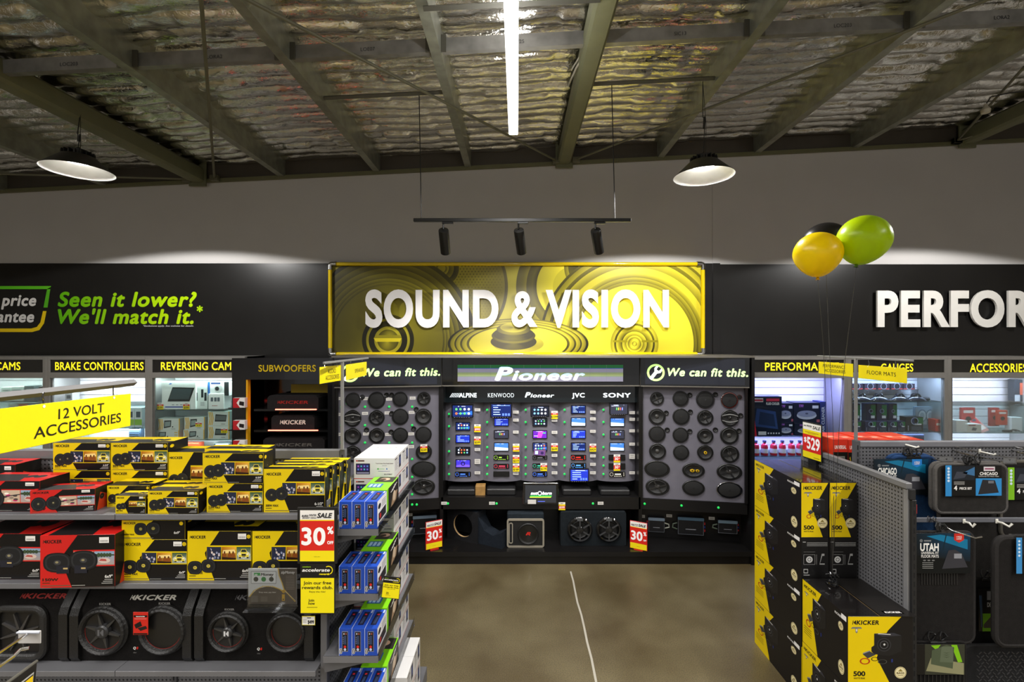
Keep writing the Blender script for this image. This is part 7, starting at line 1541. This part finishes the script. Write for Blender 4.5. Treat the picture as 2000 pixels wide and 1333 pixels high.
carmat('charcoal carpet mat with blue photo header card, grey bound edge, upper centre', 1829, 1967, 909, 1002, 3.12, '2d2b29', '5a5754', r=.045, th=.022, card=(1841, 1950, 908, 968, c_photo('CHICAGO', '2f86c4'), '101010'), layers=2)
carmat('longer dark carpet mat hanging below the charcoal one, behind the rail', 1836, 1966, 950, 1165, 3.2, '262422', '4a4744', r=.04, th=.02)
carmat('dark mat with photo header card cut by the right frame edge, upper row', 1957, 2090, 903, 1050, 3.18, '232120', '5c5850', r=.05, th=.02, card=(1962, 2080, 912, 975, c_photo('DETROIT', '7cb820'), '161514'))
carmat('black carpet mat with red ribboned header card and ribbed heel pad, lower row', 1780, 1903, 1042, 1256, 2.92, '1f1d1c', '2a2827', r=.05, th=.022, card=(1783, 1889, 1040, 1118, c_teal('UTAH', 'cf2f24', 'UNIVERSAL FIT'), '0d1114'), ribs=(-.34, .22, .53, .72))
carmat('folded black carpet mat with blue starred band at the right frame edge', 1948, 2090, 1053, 1262, 2.86, '1e1c1b', '2b2928', r=.06, th=.03, card=(1978, 2080, 1048, 1118, c_photo('UTAH', '3a86c0'), '161514'))
def c_det(g, w, h):
    g.rect(.0, .0, w, h, '121110', 1); g.rect(.35 * w, .74 * h, .95 * w, .95 * h, '8a8a8c', 2); g.text('DETROIT', .36 * w, .58 * h, .1 * h, 'c8c6c2', 2, bold=.03, w=.6 * w); g.rect(.15 * w, 0, w, .42 * h, '6aa814', 2); g.poly([(.2 * w, .08 * h), (w, .08 * h), (w, .4 * h), (.5 * w, .34 * h), (.2 * w, .16 * h)], '3c3834', 3); g.poly([(0, .85 * h), (.12 * w, .85 * h), (.18 * w, .1 * h), (.1 * w, .1 * h)], '34465c', 2)
carmat('dark rubber mat with black and green header card between two black carpet mats', 1903, 1962, 1132, 1262, 3.05, '1a1918', '242220', r=.02, th=.015, card=(1906, 1950, 1148, 1230, c_det, '141312'))
def c_kha(g, w, h):
    g.rect(0, 0, .18 * w, h, '131211', 1); g.rect(.18 * w, .0, w, h, '33352a', 1); g.poly([(.3 * w, .96 * h), (.5 * w, .98 * h), (.42 * w, .8 * h)], '7cbc18', 2); g.poly([(.72 * w, .98 * h), (.84 * w, .98 * h), (.95 * w, .42 * h), (.86 * w, .4 * h)], '7cbc18', 2); g.poly([(.2 * w, .12 * h), (.98 * w, 0), (.98 * w, .38 * h), (.3 * w, .55 * h)], '8a8866', 2); g.poly([(.3 * w, .35 * h), (.75 * w, .2 * h), (.78 * w, .9 * h), (.62 * w, .98 * h), (.32 * w, .8 * h)], '4c5640', 3); g.poly([(.48 * w, .42 * h), (.76 * w, .4 * h), (.75 * w, .92 * h), (.52 * w, .92 * h)], '5c6650', 4)
    for k in range(3): g.poly([(.54 * w, (.6 + .07 * k) * h), (.62 * w, (.56 + .07 * k) * h), (.7 * w, (.6 + .07 * k) * h), (.62 * w, (.58 + .07 * k) * h)], '3a4430', 5)
carmat('ribbed black rubber mat with green and khaki header card at the bottom', 1778, 1886, 1256, 1420, 2.9, '171615', '201e1d', r=.02, th=.014, card=(1784, 1878, 1255, 1314, c_kha, '131211'), ribs=(-.46, .46, .02, .62))
t = carmat('black rubber mat with raised tread plate pattern in the bottom right corner', 1880, 2060, 1262, 1440, 2.97, '232324', '2c2c2d', r=.07, th=.016)
g = G('leatherette')
for i in range(14):
    for j in range(12):
        u, v = -.2 + .03 * i + (.015 if j % 2 else 0), .3 + .022 * j; s = 1 if (i + j) % 2 else -1
        if v < .55: g.M = front(u, -.0002, v) @ Matrix.Rotation(s * .7, 4, 'Z'); g.box(-.011, .011, -.003, .003, 0, .003, '343436')
g.build('tread_studs', t, kind='stuff')

# ---- stacks of black and yellow subwoofer cartons
def seal(g, x, y, r, l, ry=None):
    ry = ry or r; g.disc(x, y, r, 'e2d6a8', l, ry=ry, n=24); g.ring(x, y, r * .86, r * .93, '8a7a3a', l + .3, ky=ry / r, n=24); g.text('BASS', x, y - .22 * ry, .3 * ry, '5a4a1a', l + .3, bold=.03, al='c', w=1.3 * r); g.poly([(x - .4 * r, y + .2 * ry), (x + .4 * r, y + .2 * ry), (x, y + .65 * ry)], '8a7a3a', l + .3); g.rect(x - .5 * r, y - .5 * ry, x + .5 * r, y - .42 * ry, '8a7a3a', l + .3)
def subpic(g, x, y, w, h, l):
    P = lambda *q: [(x + a * w, y + b_ * h) for a, b_ in q]
    g.poly(P((-.1, .45), (.0, .52), (.0, .95), (.7, .98), (1.0, .88), (1.0, .3), (.55, .12), (.0, .2), (-.1, .3)), '1c1b1b', l); g.poly(P((.0, .95), (.7, .98), (1.0, .88), (.3, .84)), '34343a', l + .2); g.poly(P((.14, .93), (.6, .9), (.6, .93), (.14, .96)), 'c8c6c0', l + .4)
    g.disc(x + .36 * w, y + .54 * h, .26 * w, '2e2e30', l + .4, ry=.25 * h, n=20); g.disc(x + .36 * w, y + .54 * h, .22 * w, '141416', l + .6, ry=.21 * h, n=18); g.ring(x + .36 * w, y + .54 * h, .13 * w, .16 * w, '4a4a4c', l + .8, n=18, ky=h / w * .95); g.disc(x + .37 * w, y + .55 * h, .04 * w, 'd0d0ce', l + .9, ry=.04 * h, n=8)
    g.poly(P((-.42, .2), (-.16, .3), (.06, .18), (-.24, .04)), '3c3c3e', l + .3); g.poly(P((-.42, .2), (-.16, .3), (-.14, .34), (-.4, .25)), '8a8c8e', l + .5)
    g.ring(x - .34 * w, y - .06 * h, .14 * w, .19 * w, 'b02a14', l + .6, n=18, ky=.62 * h / w); g.ring(x + .02 * w, y + .02 * h, .1 * w, .13 * w, '161616', l + .6, n=14, ky=.6 * h / w); g.ring(x + .3 * w, y - .08 * h, .14 * w, .17 * w, '4a4a44', l + .5, n=14, ky=.5 * h / w); g.rect(x + .62 * w, y - .1 * h, x + .68 * w, y + .02 * h, '22306e', l + .6)
def emblem(g, x, y, s, l): g.poly([(x - s, y + .3 * s), (x - .2 * s, y + .3 * s), (x - .2 * s, y - .3 * s), (x, y - .55 * s), (x + .2 * s, y - .3 * s), (x + .2 * s, y + .3 * s), (x + s, y + .3 * s), (x + .75 * s, y + .6 * s), (x - .75 * s, y + .6 * s)], '77766e', l); g.rect(x - .12 * s, y - .2 * s, x + .12 * s, y + .25 * s, 'd8d6cc', l + .4)
def s_front(g, w, h):
    big = w > .3
    g.rect(.001, .001, w - .001, h - .001, BLK, .6)
    g.poly([(0, 0), (.68 * w, 0), (.44 * w, .42 * h), (.5 * w, .6 * h), (.61 * w, .8 * h), (.82 * w, .995 * h), (0, .995 * h)] if big else [(0, 0), (.78 * w, 0), (.42 * w, .5 * h), (.55 * w, .62 * h), (.98 * w, .995 * h), (0, .995 * h)], YEL, 1)
    kicker(g, .065 * w, h - .05, .025, '141210', w=.162 if big else .133); emblem(g, .13 * w if big else .24 * w, h - .085, .034 if big else .03, 2)
    subpic(g, .4 * w, .4 * h, .42 * w, .38 * h, 3) if big else subpic(g, .42 * w, .4 * h, .44 * w, .32 * h, 3)
    g.text('500', .08 * w, .055 if not big else .075, .027, '16140c', 2, bold=.04, w=.073, res=5); g.text('WATTS PEAK', .085 * w, .036 if not big else .056, .009, '2a260e', 2, bold=.03, w=.07); seal(g, w - .046 if not big else w - .078, .1 if not big else .095, .036, 3)
def s_left(g, w, h):
    g.rect(.001, .001, w - .001, h - .001, BLK, .6); g.poly([(0, 0), (.36 * w, 0), (.24 * w, .5 * h), (.3 * w, .72 * h), (.45 * w, .995 * h), (0, .995 * h)], YEL, 1)
    kicker(g, .03 * w, .89 * h, .05 * h, '141210', w=.2 * w if w > .5 else .3 * w); emblem(g, .1 * w, .8 * h, .055 * w, 2); subpic(g, .25 * w, .4 * h, .3 * w, .45 * h, 3)
    for k in range(4): g.rect(.04 * w, (.17 + .035 * k) * h, .22 * w, (.18 + .035 * k) * h, '6a5a08', 2)
    g.text('KICKER', .74 * w, .9 * h, .03 * h, 'e0deda', 2, bold=.03, w=.14 * w); g.rect(.87 * w, .9 * h, .97 * w, .97 * h, 'e6e4e0', 2); seal(g, .87 * w, .2 * h, .06 * w, 2, ry=.1 * h); seal(g, .86 * w, .78 * h, .05 * w, 2, ry=.06 * h)
def s_diag(g, w, h):
    g.rect(.001, .001, w - .001, h - .001, '121111', .6)
    def ln(x0, y0, x1, y1): g.rect(x0 * w, y0 * h, x1 * w, y1 * h, '9a9a98', 2)
    for k in range(4): ln(.2, .9 - .02 * k, .95, .907 - .02 * k)
    ln(.05, .905, .16, .92)
    for a, b_, c, d in ((.08, .5, .5, .505), (.08, .68, .5, .685), (.08, .5, .09, .685), (.49, .5, .5, .685), (.55, .5, .56, .685), (.08, .73, .5, .733)): ln(a, b_, c, d)
    g.disc(.29 * w, .592 * h, .12 * w, 'c4c4c2', 2, ry=.06 * h, n=16); g.ring(.29 * w, .592 * h, .05 * w, .07 * w, '222222', 2.5, ky=.5 * h / w, n=14)
    g.poly([(.66 * w, .5 * h), (.85 * w, .5 * h), (.85 * w, .52 * h), (.68 * w, .52 * h), (.76 * w, .66 * h), (.84 * w, .66 * h), (.84 * w, .7 * h), (.74 * w, .7 * h)], '9a9a98', 2); g.rect(.08 * w, .34 * h, .24 * w, .42 * h, 'a8a8a6', 2); g.rect(.1 * w, .355 * h, .22 * w, .405 * h, '121111', 2.5); ln(.08, .3, .3, .315)
    g.rect(.26 * w, .06 * h, .68 * w, .15 * h, 'e0deda', 2); g.rect(.34 * w, .15 * h, .58 * w, .21 * h, 'd8d8d0', 2); g.text('IIIII', .3 * w, .08 * h, .03 * h, '2a2a2a', 3, w=.3 * w)
def s_top(g, w, h): g.rect(.001, .001, w - .001, h - .001, BLK, .5, 'gloss'); g.rect(.485 * w, 0, .495 * w, h, '5a4a30', 1)
LN = ('bottom', 'second', 'third', 'top')
hs = .386
for c in range(2):
    for k in range(4):
        fr = s_front if k in (3,) else s_diag
        if k < 3 and c == 0 and k == 0: fr = s_front
        o = solo('subwoofer_carton', 'black and yellow subwoofer carton, %s of the far %s column' % (LN[k], ('left', 'right')[c]), .194, .64, hs, BLK, 2.012 + .2 * c, 3.262, .0008 + k * (hs + .0012), (('front', fr), ('left', s_left), ('top', s_top)), 'black and yellow subwoofer cartons')
for k in range(2):
    o = solo('subwoofer_carton', ('black and yellow subwoofer carton at the bottom of the near stack', 'large black and yellow subwoofer carton on top of the near stack, flap lifted')[k], .396, .445, .437, BLK, 2.012, 2.802 if k else 2.804, .0008 + k * .4385, (('front', s_front), ('left', s_left), ('top', s_top)), 'black and yellow subwoofer cartons')
g = G('card'); g.M = frame((0, 0, .438), (1, 0, 0), (0, 1, 0)); g.prism([(.2, .004), (.412, -.012), (.402, .44), (.2, .44)], .0005, .003, '1a1817'); g.rect(.24, .02, .36, .05, '1a1817', 5, 'card'); g.text('KICKER', .3, .025, .016, 'd8d6d2', 7, bold=.04, al='c', w=.1); g.build('lid_flap', o)
# ================================================================== hanging aisle signs, balloons, near corner
def hangsign(name, label, t, P, Q, ztop, hgt, lines, parent_rail_z, flip=False):
    """yellow board hung from P (left end seen from the aisle) to Q, reading along P->Q"""
    P, Q = Vector(P), Vector(Q); d = Q - P; ln = d.length; M = frame((P.x, P.y, ztop - hgt), (d.x, d.y, 0), (0, 0, 1))
    s = thing(name, label, 'sign', M, 'yellow hanging aisle signs')
    g = G('print'); g.box(0, ln, 0, hgt, -.003, 0, 'e8d40a', 'print', b=.0008); g.build('board', s)
    g = G('print'); g.M = Matrix.Translation((0, 0, .0003)); g.lay = .0003
    for txt, u, v, hh, w in lines: g.text(txt, u * ln, v * hgt, hh * hgt, '1f1c0c', 1, bold=.004, al='c', w=w * ln, res=5, sp=1.06)
    g.build('lettering', s)
    for u in (.22, .78):
        g = G('chrome'); g.tube([(u * ln, hgt - .006, -.0015), (u * ln + .004, hgt + .01, -.006), (u * ln, parent_rail_z - (ztop - hgt), -.0015)], .0016, '8a8a8c', n=6); g.build('hook', s, smooth=S30)
        g = G('print'); g.M = Matrix.Translation((0, 0, .0004)); g.disc(u * ln, hgt - .007, .0035, 'f4f2e6', 1, n=10); g.build('eyelet', s)
    return s
# left pole
def pole(label, x, y, z0, z1, ya, yb, lean=0):
    t = thing('sign_pole', label, 'sign pole', (x, y, z0))
    g = G('steel'); g.box(-.009, .009, -.009, .009, 0, z1 - z0, '8a8a8a', b=.002); g.build('post', t)
    g = G('steel'); g.box(-.007 + .001, .007, ya - y, yb - y, z1 - z0 + .0005, z1 - z0 + .014, '8a8a8a', b=.002); g.build('rail', t)
    return t
lx_ = -1.108
pole('thin grey pole rising from the left gondola with a rail for two yellow signs', lx_, GY - .02, 1.8625, 2.418, 2.64, 3.42)
hangsign('aisle_sign', 'yellow hanging sign for audio accessories left of the thin pole', None, (lx_ - .035, 2.67, 0), (lx_ - .004, 2.925, 0), 2.400, .098, (('AUDIO', .52, .55, .27, .36), ('ACCESSORIES', .55, .17, .27, .62)), 2.418)
hangsign('aisle_sign', 'yellow hanging sign for speakers right of the thin pole', None, (lx_ + .014, 2.95, 0), (lx_ + .004, 3.38, 0), 2.400, .1, (('SPEAKERS', .62, .36, .25, .46),), 2.418)
px_r = 2.492
pole('thin grey pole on the pegboard with a rail for the floor mat sign', px_r, PY + .01, 1.8225, 2.42, 2.9, 3.82)
hangsign('aisle_sign', 'yellow hanging sign for floor mats right of the pole', None, (px_r, 3.365, 0), (px_r - .006, 2.94, 0), 2.377, .096, (('FLOOR MATS', .5, .38, .27, .6),), 2.42)
hangsign('aisle_sign', 'yellow hanging sign for performance accessories crossed by the balloon strings', None, (px_r, 3.81, 0), (px_r, 3.42, 0), 2.382, .098, (('PERFORMANCE', .47, .56, .25, .66), ('ACCESSORIES', .5, .2, .25, .6)), 2.42)
# nearest sign, upper left
P0, P1 = at(-8, 800, 1.02), at(256, 769, 1.44)
zt = (P0.z + P1.z) / 2
s = thing('aisle_sign', 'large near yellow hanging sign for 12 volt accessories at the left edge', 'sign', None, 'yellow hanging aisle signs')
d = P1 - P0; M = frame(P0, d, Vector((0, 0, 1)) - d.normalized() * d.normalized().z); s.matrix_basis = M; ln = d.length; hg = .101
g = G('print'); g.box(-.1, ln, -hg, 0, -.003, 0, 'ecd90a', b=.0008); g.build('board', s)
g = G('print'); g.M = Matrix.Translation((0, 0, .0003)); g.lay = .0003
g.text('12 VOLT', .56 * ln, -.044, .026, '1f1c0c', 1, bold=.006, al='c', w=.36 * ln, res=6); g.text('ACCESSORIES', .56 * ln, -.082, .027, '1f1c0c', 1, bold=.006, al='c', w=.68 * ln, res=6); g.build('lettering', s)
for u in (.28, .83):
    g = G('chrome'); g.tube([(u * ln, -.005, -.001), (u * ln + .006, .006, -.006), (u * ln - .004, .02, 0), (u * ln, .028, 0)], .0016, '77777a', n=6); g.build('hook', s, smooth=S30)
    g = G('print'); g.M = Matrix.Translation((0, 0, .0004)); g.disc(u * ln, -.0065, .004, 'f4f2e6', 1, n=10); g.build('eyelet', s)
t = thing('sign_rail', 'grey square rail carrying the large near yellow sign', 'rail', at(-30, 779, 1.02)); q = at(262, 747.5, 1.46) - at(-30, 779, 1.02)
g = G('steel'); g.tube([(-.3 * q.x, -.3 * q.y, -.3 * q.z), tuple(q)], .0105, '7d7c7c', n=4); g.build('bar', t)
g = G('steel'); g.box(-.02 - .3 * q.x, .0 - .3 * q.x, -.01 - .3 * q.y, .01 - .3 * q.y, -1.2, -.3 * q.z, '7d7c7c'); g.build('post', t)
# hook with scan plate and price card in the near left corner
nx = thing('near_shelf_hook', 'chrome prong hook with white label plate in the lower left corner', 'hook', at(-40, 1295, 1.1))
o0 = at(-40, 1295, 1.1)
def rel(px, py, Y): return tuple(at(px, py, Y) - o0)
g = G('chrome'); g.tube([rel(-40, 1302, 1.02), rel(52, 1241, 1.3)], .0042, 'd8d6d0', n=8); g.build('label_wire', nx, smooth=S30)
g = G('chrome'); g.tube([rel(-60, 1345, 1.02), rel(26, 1284, 1.26), rel(40, 1270, 1.3), rel(57, 1266, 1.31)], .0048, 'dedcd6', n=8); g.build('prong', nx, smooth=S30)
g = G('plastic'); a = rel(35, 1258, 1.31); b_ = rel(79, 1233, 1.31); g.box(a[0], b_[0], a[1], a[1] + .003, a[2], b_[2], 'c9c6c2', b=.001); g.box(a[0], b_[0], a[1] - .006, a[1] - .001, b_[2] - .006, b_[2] - .0005, 'b0b4be', b=.001); g.build('label_plate', nx)
pc = thing('price_holder', 'black card holder with yellow price card cut by the lower left corner', 'price sign', None)
A, B = at(-40, 1378, .93), at(70, 1296, 1.22)
d = B - A; pc.matrix_basis = frame(A, (d.x, d.y, d.z), (0, 0, 1) if 0 else Vector((0, 0, 1)) - d.normalized() * d.normalized().z); ln = d.length
g = G('plastic'); g.box(-.05, ln + .012, -.14, -.0, -.006, 0, '1d1b1a', b=.002); g.build('holder', pc)
g = G('plastic'); g.tube([(-.05, .002, -.002), (ln + .012, .002, -.002)], .004, '55544f', n=8); g.build('top_wire', pc, smooth=S30)
g = G('print'); g.M = Matrix.Translation((0, 0, .0003)); g.lay = .0003; g.rect(-.05, -.13, ln - .012, -.018, 'b9b7b0', 1); g.rect(-.05, -.128, ln - .016, -.022, '2a2824', 2); g.rect(-.05, -.126, ln - .019, -.025, 'f2c90e', 3); g.text('PRICE', ln - .04, -.064, .026, '2a2408', 4, bold=.02, al='r'); g.build('printed_card', pc)

# balloons
def balloon(label, c, r, kx, lean, col, knot):
    t = thing('balloon', label, 'balloon', Matrix.Translation(c) @ Matrix.Rotation(lean, 4, 'Y'), 'party balloons')
    prof = []
    for k in range(25):
        a = PI * k / 24; rr_ = math.sin(a); z = math.cos(a)
        if z < 0: z *= 1.1; rr_ *= (1 - .16 * (-z) ** 1.5)
        prof.append((max(.0, rr_) * r * kx, z * r))
    prof[-1] = (.006, prof[-1][1]); prof[0] = (0, r)
    g = G('balloon'); g.lathe(prof[::-1], col, n=36); g.build('skin', t, smooth=PI)
    zb = prof[-1][1]; g = G('balloon'); g.lathe([(.004, zb + .004), (.012, zb - .006), (.008, zb - .012), (.016, zb - .02), (0, zb - .018)], knot, n=12); g.build('knot', t, smooth=S30)
    return t, zb
W0 = Vector((XX(1626, 3.17), 3.17, .8795 + .045))
bl = (('bright yellow balloon floating left of the lime one above the cartons', at(1597, 496, 3.3), .152, 1.03, 0, 'ffe600', 'd8a800', (1598, 545)),
      ('lime green balloon floating right of the yellow one', at(1687, 468, 3.25), .166, 1.0, math.radians(16), 'c8e400', '5c8a10', (1682, 517)),
      ('black balloon half hidden behind the yellow and lime ones', at(1612, 476, 3.55), .158, 1.05, 0, '1c1a1a', '111111', (1612, 522)))
for i, (lab, c, r, kx, lean, col, kn, kp) in enumerate(bl):
    t, zb = balloon(lab, c, r, kx, lean, col, kn)
    K = t.matrix_basis @ Vector((0, 0, zb - .015)); E_ = W0 + Vector((.004 * (i - 1), 0, 0)); P = []
    for k in range(25):
        u = k / 24; p = K.lerp(E_, u); p.x += (.02, -.03, .025)[i] * math.sin(PI * u) + .004 * math.sin(9 * u + i); P.append(t.matrix_basis.inverted() @ p)
    g = G('plastic'); g.tube(P, .0016, '23211f', n=5); g.build('string', t, smooth=S30)
t = thing('balloon_weight', 'crumpled glossy black balloon weight on the near carton stack', 'balloon weight', (W0.x, W0.y, .8795))
g = G('gloss'); rw = random.Random(5); vs = []; n = 14; m_ = 8
for j in range(m_):
    for i in range(n):
        a = 2 * PI * i / n; z = .045 * j / (m_ - 1); r = (.036 - .02 * j / (m_ - 1)) * (1 + .25 * rw.uniform(-1, 1)); vs.append((r * math.cos(a), r * math.sin(a), z))
fs = [(j * n + i, j * n + (i + 1) % n, (j + 1) * n + (i + 1) % n, (j + 1) * n + i) for j in range(m_ - 1) for i in range(n)] + [tuple(range((m_ - 1) * n, m_ * n))]
g.add(vs, fs, '0e0e10'); g.build('foil_body', t)
g = G('gloss')
for k in range(7): a = k * .9; g.tube([(0, 0, .04), (.02 * math.cos(a), .02 * math.sin(a), .07), (.04 * math.cos(a), .04 * math.sin(a), .06)], .004, '0e0e10', n=5)
g.build('foil_frill', t)
# $529 sign in a black holder on the wing panel
A = Vector((XX(1567, 3.84), 3.84, 0)); B = Vector((XX(1605, 3.64), 3.64, 0)); d = B - A
z0 = ZZ(893, 3.84); t = thing('price_sign', 'tilted black framed price sign in red and yellow above the carton stacks', 'price sign', frame((A.x, A.y, z0), (d.x, d.y, 0), (.0, 0, 1)))
w = d.length; h = 71 * 3.84 / F
g = G('plastic'); g.box(0, w, 0, h, -.008, 0, '141414', b=.003); g.box(w * .3, w * .7, -.06, .0, -.02, -.002, '121212'); g.build('holder', t)
g = G('print'); g.M = Matrix.Translation((0, 0, .0004)); g.lay = .0005; a = .035 * w
for y0, y1, c in ((.03, .2, 'efdc16'), (.2, .66, 'd3261d'), (.66, .79, 'efdc16'), (.79, .97, 'f2efe8')): g.rect(a, y0 * h, w - a, y1 * h, c, 1)
g.text('$', .1 * w, .45 * h, .12 * h, 'ffffff', 2, bold=.04); g.text('529', .25 * w, .29 * h, .3 * h, 'ffffff', 2, bold=.03, w=.66 * w, res=5); g.text('SALE', .55 * w, .84 * h, .08 * h, '2a2a2a', 2, bold=.03, shear=.2, w=.38 * w); g.text('auto WINTER', .08 * w, .87 * h, .045 * h, '2a2a2a', 2, bold=.03, shear=.2, w=.42 * w); g.rect(.15 * w, .72 * h, .85 * w, .735 * h, 'b07a10', 2); g.rect(.3 * w, .69 * h, .7 * w, .7 * h, 'b07a10', 2); g.rect(.6 * w, .07 * h, .9 * w, .085 * h, '7a6a10', 2); g.build('printed_face', t)
bpy.context.view_layer.update()
